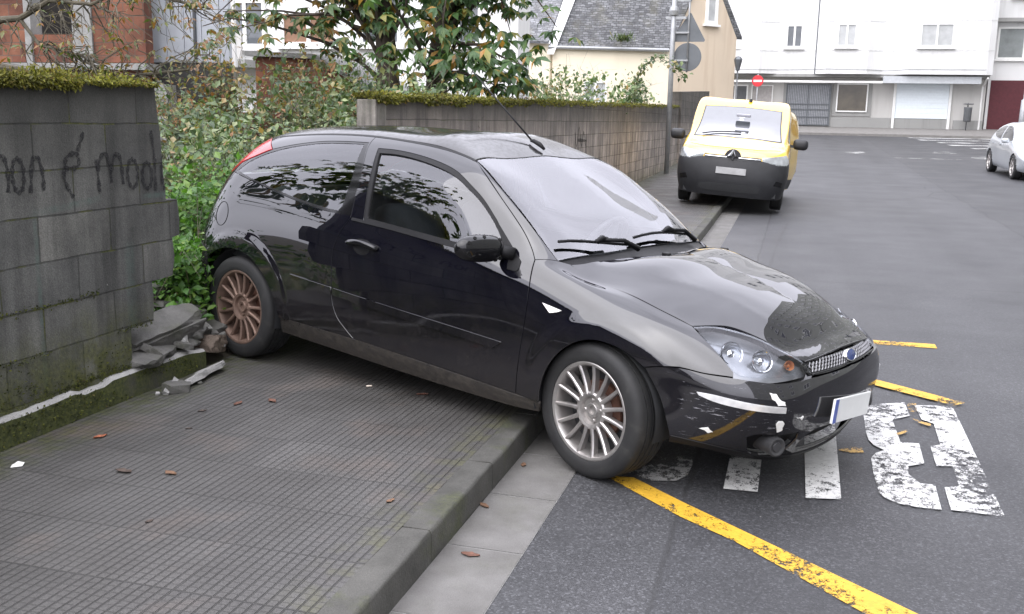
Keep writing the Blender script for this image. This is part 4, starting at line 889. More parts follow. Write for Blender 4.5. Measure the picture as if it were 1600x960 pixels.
# fender
panel(SB, 'front_wing', [rv('door_front')[:], [(-.437,-.832,.289),(-.294,-.83,.283)], [(-.294,-.83,.283)]+c['arch_f'][2:], c['bump_top'][:5], [(.613,-.711,.594),(.605,-.701,.615)], c['hl_low'][:4][::-1], rv('hood_side'), [(-.299,-.665,.93),(-.345,-.702,.941)], [(-.345,-.702,.941),(-.436,-.762,.938)]], (-.12, .75, -.65), PAINT, car, mirror='copy', res=.015, step=.01, shape=flare(.04, .33, .385, .455, 1.0, .009))
# pillar beside the windscreen
panel(SB, 'windscreen_pillar', [c['door_top'][:6], [(-.985,-.588,1.345),(-1.005,-.572,1.352)], c['A_in'], [(-.345,-.702,.941),(-.436,-.762,.938)]], (-.4, .7, -.6), PAINT, car, gap=.0016, mirror='copy')
panel(SB, 'roof_moulding', [c['roof_side'][:], [(-2.73,-.535,1.325),(-2.73,-.543,1.322)], [(-2.70,-.552,1.333),(-2.39,-.555,1.378),(-2.10,-.558,1.402),(-1.765,-.560,1.412),(-1.533,-.563,1.406),(-1.30,-.570,1.392),(-1.11,-.579,1.374),(-1.0,-.585,1.347)]], (0, .4, -.9), TRIM, car, off=.001, gap=0, mirror='copy', thick=.01)
# sill
panel(SB, 'sill', [c['sill_top'], [(-.294,-.83,.283),(-.307,-.806,.227)], rv('sill_bot'), [(-2.251,-.788,.222),(-2.224,-.826,.322)]], (0, .95, .3), m_carpaint('dusty sill paint', (.006, .006, .008), .75), car, mirror='copy')
# roof, screen, bonnet (symmetrical)
def sym(half): return half+mir(half)[::-1]
ws_top = [(-1.005,-.572,1.352),(-1.0,-.418,1.368),(-.995,-.272,1.374),(-.99,-.115,1.380)]
panel(SB, 'roof', [c['roof_side'], sym([(-2.73,-.535,1.325),(-2.80,-.36,1.345),(-2.82,-.12,1.355)]), mir(c['roof_side'])[::-1], sym(ws_top)[::-1]], (0, 0, -1), PAINT_D, car, gap=.004, res=.045)
wsb = [(-.345,-.702,.941),(-.30,-.544,.962),(-.265,-.362,.975),(-.245,-.16,.985)]
panel(SB, 'windscreen', [sym(ws_top), mir(c['A_in']), sym(wsb)[::-1], rv('A_in')], (-.6, 0, -.8), GLASSW, car, off=-.003, gap=.004, res=.045, thick=.006)
hood_rear = [(-.299,-.665,.93),(-.253,-.578,.933),(-.194,-.448,.941),(-.153,-.283,.95),(-.125,-.12,.955)]
# dark obscuration band along the foot of the screen
panel(SB, 'cowl', [sym(wsb), [(-.345,.702,.941),(-.299,.665,.93)], sym(hood_rear)[::-1], [(-.299,-.665,.93),(-.345,-.702,.941)]], (0, 0, -1), TRIM, car, off=-.012, gap=-.004)
hf = c['hood_front']+[(.795,-.25,.652),(.80,-.12,.658)]
def hood_shape(p, n):
    # twin creases running from the screen pillars to the grille
    t = min(max((p.x+.2)/.95, 0), 1); yc = .56-.27*t; a = abs(p.y)-yc
    return p+Vector((0, 0, .006*math.exp(-(a/.035)**2) if a > 0 else .006*math.exp(-(a/.16)**2)))*(1-.6*t)
hood = panel(SB, 'bonnet', [c['hood_side'], sym(hf), mir(c['hood_side'])[::-1], sym(hood_rear)[::-1]], (.1, 0, -1), PAINT, car, gap=.0036, shape=hood_shape, res=.024)
# front bumper, whole width
bb = [(.385,-.787,.271),(.465,-.765,.268),(.527,-.73,.262),(.603,-.644,.236),(.655,-.557,.214),(.717,-.395,.19),(.755,-.22,.186),(.776,0,.186)]
fog = [(.678,-.656,.336),(.707,-.640,.352),(.77,-.554,.348),(.822,-.44,.345),(.797,-.433,.297),(.755,-.444,.247),(.706,-.51,.231),(.667,-.591,.251)]
lg = [(.852,0,.345),(.845,-.18,.345),(.825,-.33,.338),(.80,-.385,.30),(.775,-.36,.25),(.78,-.18,.235),(.79,0,.235)]
bump = panel(SB, 'front_bumper', [c['bump_top'], [(.856,0,.589),(.878,0,.485),(.853,0,.345)], lg, [(.79,0,.235),(.776,0,.186)], bb[::-1], rv('arch_f2')], (-.75, .62, .1), PAINT_B, car, gap=.002, holes=[[fog+[fog[0]]]], mirror='merge', res=.024)
panel(SB, 'lower_grille', [[(.852,0,.35)]+lg[1:-1]+[(.79,0,.23)], [(.79,0,.23),(.82,0,.29),(.852,0,.35)]], (-.9, .3, 0), TRIM, car, off=-.05, gap=-.004, mirror='merge')
panel(SB, 'fog_lamp_recess', [fog+[fog[0]]], (-.75, .62, .1), TRIM, car, off=-.035, gap=-.012, mirror='copy')
FOGM = simple('grey fog lamp body', (.035, .035, .037), .4)
def ax_tube(p, d, r0, r1, ln, n=24):
    """lathe along direction d"""
    q = Vector(d).normalized().to_track_quat('Z', 'Y').to_matrix().to_4x4(); q.translation = Vector(p); return q
for sgn in (1, -1):
    mb = MB(); mb.lathe([(.0, .052), (.020, .052), (.022, .046), (.026, .048), (.036, .052), (.042, .050), (.043, .044), (.043, -.07)], 'z', 28)
    q = ax_tube((.738, -.55*sgn, .300), (.82, -.42*sgn, .03), 1, 1, 1)
    mb.v = [tuple(q @ Vector(v)) for v in mb.v]; sharp_smooth(mb.build('fog_lamp', FOGM, car), 40)
    lp = MB(); lp.lathe([(0, .047), (.021, .046)], 'z', 20); lp.v = [tuple(q @ Vector(v)) for v in lp.v]; lp.build('fog_lamp_glass', GLOSSB, car)
# black spoiler lip under the bumper
panel(SB, 'bumper_lip', [[(.389,-.801,.303),(.465,-.775,.298),(.545,-.722,.285),(.62,-.632,.262),(.672,-.545,.236),(.733,-.39,.208),(.775,-.22,.204),(.796,0,.204)], [(.796,0,.204),(.776,0,.186)], bb[::-1], [(.385,-.787,.271),(.389,-.801,.303)]], (-.75, .62, .1), TRIM, car, off=.004, gap=0, mirror='merge', thick=.02)
# bump strips of the bumper: silver on this corner
rub = [(.489,-.788,.518),(.56,-.762,.516),(.664,-.712,.502),(.75,-.63,.490),(.797,-.573,.483)]
rub2 = [(.797,-.573,.458),(.745,-.635,.464),(.66,-.715,.474),(.56,-.765,.489),(.50,-.786,.506)]
panel(SB, 'bumper_strip', [rub, [rub[-1], rub2[0]], rub2, [rub2[-1], rub[0]]], (-.6, .8, 0), SILV, car, off=.007, gap=0, mirror='copy', thick=.012)
for nm, P in (('bumper_scar', [(.742,-.634,.548),(.763,-.614,.540),(.775,-.60,.522),(.792,-.579,.507),(.796,-.573,.491),(.78,-.60,.490),(.773,-.612,.500),(.755,-.63,.52)]), ('bumper_scar', [(.773,-.593,.408),(.780,-.585,.425),(.789,-.574,.424),(.793,-.559,.406),(.788,-.557,.39),(.784,-.555,.374),(.772,-.575,.368)]), ('bumper_scar', [(.51,-.77,.36),(.54,-.758,.368),(.565,-.745,.352),(.545,-.755,.345)]), ('bumper_scar', [(.815,-.49,.43),(.822,-.47,.425),(.83,-.455,.435),(.825,-.46,.415)])):
    rr = random.Random(len(P)); Q = []
    for i in range(len(P)):
        a, b = Vector(P[i]), Vector(P[(i+1) % len(P)]); Q += [a+Vector([rr.uniform(-.003, .003) for _ in range(3)]), a.lerp(b, .5)+Vector([rr.uniform(-.004, .004) for _ in range(3)])]
    panel(SB, nm, [[tuple(Q[i]), tuple(Q[(i+1) % len(Q)])] for i in range(len(Q))], (-.6, .8, 0), PRIMER, car, off=.0035, gap=0, thick=.003, step=.05)
# headlights: lens, bowl, reflectors
hlc = [c['hl_low'], c['hl_in'], rv('hood_front')]
HD = (-.6, .65, -.35)
panel(SB, 'headlight', hlc, HD, LENS, car, off=.0, gap=.003, mirror='copy', thick=.01, res=.02)
HLB = simple('headlight bowl', (.26, .265, .28), .22, .25, 14, Metallic=.6)
panel(SB, 'headlight_bowl', hlc, HD, HLB, car, off=-.045, gap=-.006, mirror='copy', thick=0, res=.02)
for sgn in (1, -1):
    for (px_, py_, pz_), rr, mm in (((.545, -.615, .672), .052, CHROME), ((.655, -.545, .650), .048, CHROME), ((.735, -.44, .632), .022, ORNG)):
        n = Vector((.75, -.55*sgn, .35)); q = ax_tube((px_-.012, (py_+.004)*sgn, pz_-.008), n, 1, 1, 1)
        mb = MB(); mb.lathe([(rr, .018), (rr*.98, .024), (rr*.90, .022), (rr*.8, .006), (rr*.5, -.012), (rr*.2, -.02), (0, -.022)], 'z', 26); mb.lathe([(rr*.32, -.02), (rr*.32, .01), (0, .018)], 'z', 16)
        mb.v = [tuple(q @ Vector(v)) for v in mb.v]; sharp_smooth(mb.build('headlight_reflector', mm, car), 40)
# black line between bonnet, lamp and bumper, grille with a diamond mesh and the oval badge
panel(SB, 'grille_frame', [[(.782,-.388,.645),(.80,-.20,.655),(.803,0,.66)], [(.803,0,.66),(.838,0,.62),(.853,0,.598)], [(.853,0,.598),(.838,-.22,.594),(.816,-.375,.598)], [(.816,-.375,.598),(.782,-.388,.645)]], (-1, 0, 0), GLOSSB, car, off=-.012, gap=-.003, mirror='merge', res=.02)
gm = MB()
def on(y, z, off=0):
    q, n = SB.hit((1.5, y if abs(y) > 1e-4 else 1e-4, z), (-1, 0, 0)); return q+n*off
for s_ in (1, -1):
    for k in range(-16, 17):
        y0 = k*.0262; pts = []
        for t in np.linspace(0, 1, 6):
            y = y0+s_*(t-.5)*.046; z = .606+t*.046
            zt = .659-.014*(abs(y)/.38)**2; 
            if abs(y) < .372-.10*max(0, (.62-z)) and z < zt and z > .602: pts.append(on(y, z, -.003))
        if len(pts) > 1: gm.tube(pts, .0030, 5)
gm.build('grille_mesh', simple('grey grille bars', (.22, .22, .23), .3, Metallic=.5), car)
fr = MB(); tp = [on(y, .661-.014*(abs(y)/.38)**2, .001) for y in np.linspace(-.385, .385, 30)]; fr.tube(tp, .0045, 6)
bt = [on(y, .601-.004*(abs(y)/.38)**2, .001) for y in np.linspace(-.375, .375, 30)]; fr.tube(bt, .004, 6)
fr.build('grille_rim', GLOSSB, car, True)
mb = MB(); q0, n0 = SB.hit((1.5, -.005, .631), (-1, 0, 0)); q = n0.to_track_quat('Z', 'Y').to_matrix().to_4x4(); q.translation = q0+n0*.002
mb.lathe([(0, .012), (.6, .011), (.85, .008), (.9, .011), (.96, .011), (1, .006), (1, -.004)], 'z', 32, mi=0)
mb.v = [tuple(q @ Vector((v[1]*.062, v[0]*.029, v[2]))) for v in mb.v]; bd = sharp_smooth(mb.build('badge', CHROME, car), 50)
mb = MB(); mb.lathe([(0, .0125), (.84, .0085)], 'z', 32); mb.v = [tuple(q @ Vector((v[1]*.062, v[0]*.029, v[2]+.0015))) for v in mb.v]; mb.build('badge_field', simple('dark blue enamel', (.03, .05, .16), .15), bd)
# number plate, knocked askew
plm = MB(); plm.box(-.26, .26, -.006, .006, -.055, .055, bev=.003); 
pl = plm.build('number_plate', simple('white plate', (.72, .73, .72), .35, .05), car); pl.location = (.888, -.03, .40); pl.rotation_euler = (0, R(-2), R(90+2)); pl.rotation_euler.rotate_axis('Y', R(9))
plb = MB(); plb.box(-.259, -.215, -.0075, -.0065, -.054, .054); plb.build('plate_band', simple('blue plate band', (.03, .07, .35), .35), pl)
# door handle, rubbing strips, side repeater, fuel flap line
hd = [(-1.655,-.838,.867),(-1.591,-.836,.874),(-1.494,-.838,.864),(-1.408,-.839,.848),(-1.431,-.844,.824),(-1.503,-.849,.800),(-1.566,-.847,.807),(-1.633,-.843,.839)]
for sgn in (1, -1):
    mb = MB(); pts = []; 
    for t in np.linspace(0, 1, 9):
        x = -1.648+.235*t; z = .852-.006*t+.012*math.sin(math.pi*t); qq, n = SB.hit((x, -1.2, z), PY); pts.append(qq+n*(.006+.020*math.sin(math.pi*t)**.6))
    mb.tube([(p.x, p.y*sgn, p.z) for p in pts], [.012, .0155, .0165, .0165, .0165, .0165, .016, .015, .011], 10)
    hnd = mb.build('door_handle', GLOSSB, car, True)
panel(SB, 'handle_recess', [[(-1.60,-.85,.874),(-1.55,-.85,.884),(-1.49,-.85,.877),(-1.465,-.85,.85),(-1.49,-.85,.812),(-1.54,-.85,.80),(-1.585,-.85,.815),(-1.605,-.85,.845),(-1.60,-.85,.874)]], PY, TRIM, car, off=.0012, gap=0, mirror='copy', thick=.002)
for x0, x1, zz in ((-2.128, -1.752, (.600, .587)), (-1.742, -.531, (.5865, .529))):
    sl_ = lambda x: zz[0]+(zz[1]-zz[0])*(x-x0)/(x1-x0)
    tipf = .055 if x1 > -1 else 0; tipr = .10 if x0 < -2 else 0
    top_ = [(x, -.85, sl_(x)) for x in np.linspace(x0, x1, 8)]; bot_ = [(x, -.85, sl_(x)-.042) for x in np.linspace(x1-tipf, x0+tipr, 8)]
    panel(SB, 'rubbing_strip', [top_, [top_[-1], bot_[0]], bot_, [bot_[-1], top_[0]]], PY, PAINT, car, off=.009, gap=0, mirror='copy', thick=.011)
panel(SB, 'side_repeater', [[(-.317,-.835,.760),(-.206,-.834,.743)], [(-.206,-.834,.743),(-.225,-.836,.733),(-.268,-.84,.722)], [(-.268,-.84,.722),(-.317,-.835,.760)]], PY, LAMPW, car, off=.006, gap=0, mirror='copy', thick=.008)
mb = MB(); pts = []
for a in np.linspace(0, 2*math.pi, 30): qq, n = SB.hit((-2.80+.062*math.cos(a), -1.2, .865+.072*math.sin(a)), PY); pts.append(qq+n*.0008)
mb.tube(pts, .0022, 5, cap=False); mb.build('fuel_flap_gap', TRIM, car)
# rear bumper, hatch, rear window (mostly hidden from the street side)
panel(SB, 'rear_bumper', [[(-2.905,-.85,.622),(-3.039,-.811,.655),(-3.16,-.665,.662),(-3.25,-.45,.668),(-3.285,0,.672)], [(-3.285,0,.672),(-3.33,0,.5),(-3.28,0,.27)], [(-3.27,0,.27),(-3.21,-.48,.265),(-3.03,-.735,.26),(-2.93,-.80,.26)], [(-2.93,-.80,.26),(-2.952,-.85,.42),(-2.935,-.85,.52),(-2.905,-.85,.575)], [(-2.905,-.85,.575),(-2.905,-.85,.622)]], (.75, .62, 0), m_carpaint('faded grey bumper', (.028, .028, .030), .35, coat_ior=1.4), car, mirror='merge')
panel(SB, 'tailgate', [rq[::-1][:4]+[(-2.985,-.64,1.09)], [(-2.985,-.64,1.09),(-3.02,-.47,1.09),(-3.06,0,1.09)], [(-3.06,0,1.09),(-3.19,0,.92),(-3.29,0,.68)], [(-3.285,0,.672),(-3.25,-.45,.668),(-3.16,-.665,.662)]], (1, .25, 0), PAINT, car, mirror='merge')
panel(SB, 'rear_window', [[(-2.985,-.64,1.09),(-2.92,-.60,1.19),(-2.85,-.545,1.26),(-2.775,-.50,1.335)], [(-2.775,-.50,1.335),(-2.80,-.36,1.345),(-2.82,0,1.357)], [(-2.82,0,1.357),(-2.93,0,1.27),(-3.06,0,1.09)], [(-3.06,0,1.09),(-3.02,-.47,1.09),(-2.985,-.64,1.09)]], (.8, .2, -.5), GLASS, car, off=-.003, mirror='merge', thick=.005)
# arch lips: raised flares round both wheels, dark liners inside
def arch_lip(cx, z0, r, a0, a1, nm='arch_flare'):
    """band following the wheel opening"""
    P = []; Q = []
    for a in np.linspace(a0, a1, 26):
        P.append((cx+r*math.cos(a), -1, .3125+z0+r*math.sin(a))); Q.append((cx+(r+.075)*math.cos(a), -1, .3125+z0+(r+.085)*math.sin(a)))
    return P, Q
for cx, rx, zc in ((-2.615, .338, .324), (0.0, .322, .324)):
    for sgn in (1, -1):
        mb = MB(); n = 30; V = []
        for i in range(n+1):
            a = R(-14)+(math.pi+R(28))*i/n
            for yy, k in ((-.83, 1.0), (-.60, 1.02), (-.55, .9)): V.append((cx+rx*1.03*k*math.cos(a), yy*sgn, zc+rx*k*math.sin(a)*1.02))
        mb.add(V, [(3*i+j, 3*i+j+1, 3*i+3+j+1, 3*i+3+j) for i in range(n) for j in range(2)]); mb.build('wheel_arch_liner', CABIN, car, True)
# floor pan so the car is closed from below
mb = MB(); mb.box(-3.1, -2.98, -.6, .6, .3, .62); mb.box(-2.25, -.36, -.76, .76, .225, .262); mb.box(-3.0, -2.24, -.52, .52, .24, .262); mb.box(-.37, .60, -.5, .5, .23, .25); mb.box(-.36, -.33, -.74, .74, .25, .80); mb.build('floor_pan', CABIN, car)
# ------------------------------------------------------------------ wheels
def wheel(par, loc, side, steer, rim_mat, rot=0., nsp=15, r=.3125, tw=.108, rimr=.224):
    """side -1: outer face towards -y. Local: axle along y, outer face at -tw"""
    o = MB()
    o.lathe([(rimr-.004, -.088), (rimr+.004, -.092), (rimr+.006, -.097), (rimr, -.100), (rimr-.010, -.097), (rimr-.016, -.088), (rimr-.022, -.06), (rimr-.03, .02), (rimr-.012, .095), (rimr+.004, .10)], 'y', 60)
    o.lathe([(0, -.060), (.018, -.060), (.020, -.072), (.031, -.074), (.034, -.070), (.036, -.062), (.060, -.060), (.066, -.078), (.080, -.083), (.088, -.078), (.092, -.05), (.09, -.03), (0, -.03)], 'y', 40)
    for k in range(4):
        a = math.pi/2*k+.3; o.lathe([(.0, -.068), (.007, -.068), (.0095, -.066), (.0095, -.05)], 'y', 12, (.047*math.cos(a), 0, .047*math.sin(a)))
    w_ = o.build('wheel', rim_mat, par); sharp_smooth(w_, 32)
    s = MB()
    for k in range(nsp):
        a = 2*math.pi*k/nsp; t = Vector((math.cos(a), 0, math.sin(a))); b = Vector((-math.sin(a), 0, math.cos(a)))
        sec = [(.076, .0115, -.083), (.12, .0095, -.080), (.17, .0088, -.0835), (rimr-.012, .0095, -.0925)]
        V = []
        for rr, hw, yy in sec:
            for u_, dy in ((-1, .004), (-.45, -.002), (.45, -.002), (1, .004), (.8, .034), (-.8, .034)): V.append(t*rr+b*hw*u_+Vector((0, yy+dy, 0)))
        F_ = [(6*i+j, 6*i+(j+1) % 6, 6*i+6+(j+1) % 6, 6*i+6+j) for i in range(3) for j in range(6)]; s.add(V, F_)
    sharp_smooth(s.build('spokes', rim_mat, w_), 28)
    ty = MB(); h = tw
    prof = [(rimr+.002, -.088), (rimr+.006, -.101), (rimr+.016, -.106), (rimr+.03, -.1075), (rimr+.05, -h), (r-.024, -h+.003), (r-.012, -h+.010), (r-.004, -h+.020), (r, -h+.034)]
    for g_ in (-.052, -.018, .018, .052): prof += [(r+.0008, g_-.0042), (r-.006, g_-.0035), (r-.006, g_+.0035), (r+.0008, g_+.0042)]
    prof += [(r, h-.034), (r-.004, h-.02), (r-.012, h-.01), (r-.05, h), (rimr, .095)]
    ty.lathe(prof, 'y', 72)
    # tread blocks on the shoulder: small radial sipes
    n = 72
    sharp_smooth(ty.build('tyre', TYRE, w_), 30)
    dk = MB(); dk.lathe([(.03, -.028), (.135, -.028), (.137, -.02), (.137, -.004), (.03, -.004)], 'y', 48); dk.lathe([(.05, -.045), (.06, -.028)], 'y', 24); dk.build('brake_disc', RUST, w_)
    bk = MB(); bk.lathe([(0, .0), (rimr-.03, .0), (rimr-.03, .012), (0, .012)], 'y', 40); bk.build('wheel_back', CABIN, w_)
    w_.location = loc; w_.rotation_euler = (0, rot, steer+(0 if side < 0 else math.pi)); return w_
wheel(car, (0, -.742, .3125), -1, -.156, RIMS, .12)
wheel(car, (0, .742, .3125), 1, -.156, RIMS, .5)
wheel(car, (-2.615, -.737, .3125), -1, 0, RIMB, .3)
wheel(car, (-2.615, .737, .3125), 1, 0, RIMB, .3)
# ------------------------------------------------------------------ mirrors
def mirror_housing(sgn, mat, broken=False):
    """rounded housing on a foot at the corner of the door glass"""
    sec = []; V = []; F = []; n = 20
    for i, t in enumerate(np.linspace(0, 1, 11)):
        yy = -.79-.275*t; k = (1-abs(2*t-.95)**2.6); k = max(k, .0)**.5; ry = .058*(.42+.58*k) if 0 < t < 1 else .02; rz = .066*(.30+.70*k) if 0 < t < 1 else .022
        if t < .2: ry *= .6+2*t; rz *= .55+2.2*t
        cx_ = -.615-.055*t; cz_ = .968+.010*t
        for j in range(n):
            a = 2*math.pi*j/n; ca, sa = math.cos(a), math.sin(a)
            x = cx_+ry*(ca if ca > 0 else ca*.45); z = cz_+rz*math.copysign(abs(sa)**.8, sa); V.append((x, yy*sgn, z))
    for i in range(10):
        for j in range(n): F.append((i*n+j, i*n+(j+1) % n, (i+1)*n+(j+1) % n, (i+1)*n+j))
    F += [tuple(range(n)), tuple(range(10*n, 11*n))[::-1]]
    mb = MB().add(V, F); o = mb.build('door_mirror', mat, car, True)
    f = MB().tube([(-.555, -.775*sgn, .945), (-.585, -.80*sgn, .955), (-.615, -.835*sgn, .965)], [.034, .03, .03], 10); f.build('mirror_foot', TRIM, o, True)
    g = MB(); g.add([(-.650+.0, (-.83-.17*u_)*sgn, .985+.055*v_) for u_, v_ in ((0, -.8), (1, -.8), (1, 1), (0, 1))], [(0, 1, 2, 3)])
    if not broken:
        HOLE = simple('deep black hole', (.002, .002, .002), 1.)
        for t, a in ((.86, .55), (.72, .95), (.52, 1.0), (.88, -.25), (.25, -.95), (.18, -.75), (.2, .8)):
            yy = -.79-.275*t; k = (1-abs(2*t-.95)**2.6)**.5; cx_ = -.615-.055*t+.058*(.42+.58*k)*math.cos(a); cz_ = .968+.010*t+.066*(.3+.7*k)*math.copysign(abs(math.sin(a))**.8, math.sin(a))
            nn = Vector((math.cos(a), -.25*sgn, math.sin(a))).normalized(); qq = nn.to_track_quat('Z', 'Y').to_matrix().to_4x4(); qq.translation = Vector((cx_, yy*sgn, cz_))
            h = MB(); h.lathe([(0, .0030), (.0088, .0030), (.0095, -.004)], 'z', 14); h.v = [tuple(qq @ Vector(v)) for v in h.v]; h.build('clip_hole', HOLE, o)
    return o
mirror_housing(1, GLOSSB); _m = mirror_housing(-1, ORNG, True); _m.scale = (.8, .62, .62); _m.location = (-.10, .27, .30)
# triangular mirror base plate at the corner of the side glass
panel(SB, 'mirror_base', [[(-.575,-.784,.936),(-.64,-.752,1.02),(-.715,-.726,1.088)], [(-.715,-.726,1.088),(-.60,-.76,1.0),(-.50,-.79,.925)], [(-.50,-.79,.925),(-.50,-.81,.88),(-.56,-.81,.875)], [(-.56,-.81,.875),(-.575,-.784,.936)]], SIDE, TRIM, car, off=.004, gap=0, mirror='copy', thick=.006)
# ------------------------------------------------------------------ wipers, washer jets, aerial
def onws(x, y, off=.0):
    q, n = SB.hit((x, y, 2), (0, 0, -1)); return q+n*off
for a, b in (((-.40, -.65), (-.245, -.24)), ((-.285, -.17), (-.30, .44))):
    mb = MB(); pts = [onws(a[0]+(b[0]-a[0])*t-.045*math.sin(math.pi*t)*0, a[1]+(b[1]-a[1])*t, .030) for t in np.linspace(0, 1, 8)]; mb.tube(pts, .0075, 6)
    for p in pts: pass
    m_ = pts[4]; mb.tube([m_+Vector((0, -.05, .008)), m_+Vector((0, 0, .022)), m_+Vector((.005, .06, .010))], [.009, .016, .009], 8)
    e = onws(b[0]+.035, b[1]+.03, .0); mb.tube([m_+Vector((0, 0, .015)), pts[6]+Vector((.012, 0, .02)), e+Vector((0, 0, .02))], [.009, .011, .015], 8)
    mb.build('wiper', TRIM, car, True)
for y in (-.20, .42):
    p = onws(-.055, y, .0); mb = MB().box(-.022, .022, -.013, .013, -.004, .011, bev=.006); mb.v = [(v[0]+p.x, v[1]+p.y, v[2]+p.z) for v in mb.v]; mb.build('washer_jet', TRIM, car, True)
p = onws(-1.075, .03); mb = MB().tube([p+Vector((.05, 0, -.004)), p+Vector((.015, 0, .02)), p+Vector((-.03, 0, .036)), p+Vector((-.05, 0, .035))], [.008, .014, .012, .007], 10)
mb.tube([p+Vector((-.04, 0, .035)), p+Vector((-.28, -.01, .225)), p+Vector((-.50, -.02, .40))], [.0055, .0042, .003], 6); mb.build('aerial', TRIM, car, True)
# ------------------------------------------------------------------ cabin
def seat(x, y, wd=.50):
    mb = MB(); M1 = Matrix.Translation((x, y, .42)) @ Matrix.Rotation(R(-8), 4, 'Y'); mb.box(-.27, .27, -wd/2, wd/2, -.10, .10, bev=.06, M=M1)
    M2 = Matrix.Translation((x-.36, y, .74)) @ Matrix.Rotation(R(-20), 4, 'Y'); mb.box(-.075, .075, -wd/2+.02, wd/2-.02, -.32, .32, bev=.06, M=M2)
    if wd < 1:
        M3 = Matrix.Translation((x-.50, y, 1.13)) @ Matrix.Rotation(R(-14), 4, 'Y'); mb.box(-.05, .05, -.14, .14, -.085, .085, bev=.04, M=M3)
    mb.build('seat', SEATM, car, True)
seat(-1.22, -.37); seat(-1.22, .37); seat(-2.15, 0, 1.25)
mb = MB(); mb.prism([(-.60, -.72, .55), (-.26, -.70, .55), (-.30, -.70, .915), (-.45, -.71, .925), (-.66, -.72, .85)], (0, 1.42, 0)); db = mb.build('dashboard', DASH, car); sharp_smooth(db, 60)
sw = MB(); q = Matrix.Translation((-.80, .37, .88)) @ Matrix.Rotation(R(-62), 4, 'Y'); ring = [tuple(q @ Vector((.185*math.cos(a), .185*math.sin(a), 0))) for a in np.linspace(0, 2*math.pi, 33)]
sw.tube(ring, .016, 8, cap=False); sw.tube([q @ Vector((-.17, 0, 0)), q @ Vector((0, 0, -.02)), q @ Vector((.17, 0, 0))], [.016, .05, .016], 8); sw.tube([q @ Vector((0, 0, -.02)), (-.55, .37, .75)], .03, 8); sw.build('steering_wheel', simple('grey steering wheel', (.30, .30, .32), .5), car, True)
mb = MB().box(-.02, .02, -.11, .11, -.035, .035, bev=.015); mb.v = [(v[0]-.98, v[1], v[2]+1.29) for v in mb.v]; mb.build('rear_view_mirror', CABIN, car, True)
mb = MB()
for sgn in (1, -1): mb.box(-2.3, -.40, min(.70*sgn, .76*sgn), max(.70*sgn, .76*sgn), .26, .86)
mb.box(-2.9, -2.3, -.74, .74, .60, .64); mb.build('door_lining', CABIN, car)
# ================================================================== BUILDINGS UP THE STREET
M_WH = m_plaster('white render', (.74, .74, .735), .38, (.45, .45, .43)); M_GF = m_plaster('pale stone cladding', (.52, .51, .49), .35, (.34, .33, .31))
M_GREY = m_plaster('grey stone', (.30, .30, .29), .5, (.18, .175, .165)); M_CREAM = m_plaster('cream render', (.82, .74, .58), .15, (.55, .47, .34))
M_GAB = m_plaster('stained buff render', (.62, .52, .40), .55, (.42, .31, .21)); M_FRAME = simple('white window frame', (.78, .78, .76), .4, .05)
M_PANE = simple('dark window pane', (.10, .11, .12), .08, .35, .8, Specular_IOR_Level=.8); M_CURT = simple('net curtain pane', (.42, .43, .43), .15, .12, 3)
M_STEEL = simple('grey steel', (.33, .34, .35), .45, .12, 9, Metallic=.4); M_DKST = simple('dark steel', (.10, .105, .11), .5)
M_SHUT = simple('white shutter', (.74, .80, .84), .5, .03); M_RED = simple('dark red garage door', (.085, .016, .022), .7, .15); M_SIGNB = simple('unpainted sign back', (.13, .14, .15), .5, .12, 4, Metallic=.5)
M_SREF = simple('red sign face', (.66, .03, .04), .35, .05); M_SWHT = simple('white sign bar', (.8, .8, .8), .35, .04)
def m_slate():
    g = NT('slate roof'); co = g.coord('UV') if False else g.coord('World'); x, y, z = g.xyz(co); cb = g.n('ShaderNodeCombineXYZ')
    g.l(g.math('ADD', x, g.math('MULTIPLY', g.noise(co, 1.5, 3), .12)), cb.inputs[0]); g.l(g.math('ADD', g.math('ADD', z, 20), g.math('MULTIPLY', g.noise(co, 2.6, 5), .22)), cb.inputs[1])
    br = g.n('ShaderNodeTexBrick'); g.l(cb.outputs[0], br.inputs[0]); br.inputs['Scale'].default_value = 1; br.inputs['Brick Width'].default_value = .24; br.inputs['Row Height'].default_value = .105; br.inputs['Mortar Size'].default_value = .012; br.offset = .37
    br.inputs['Color1'].default_value = (.075, .078, .084, 1); br.inputs['Color2'].default_value = (.20, .205, .215, 1); br.inputs['Mortar'].default_value = (.055, .055, .058, 1)
    col = g.mix(1., br.outputs[0], g.ramp(g.noise(co, 3, 6), [(.3, .7), (.7, 1.35)]), 'MULTIPLY'); col = g.mix(g.math('MULTIPLY', g.rng(g.noise(co, 1.2, 5), .5, .7), .4), col, (.14, .13, .08))
    return g.done(g.bsdf(col, .55, g.bump(g.math('SUBTRACT', g.noise(co, 12, 4), br.outputs['Fac']), .8, .04)))
M_SLATE = m_slate()
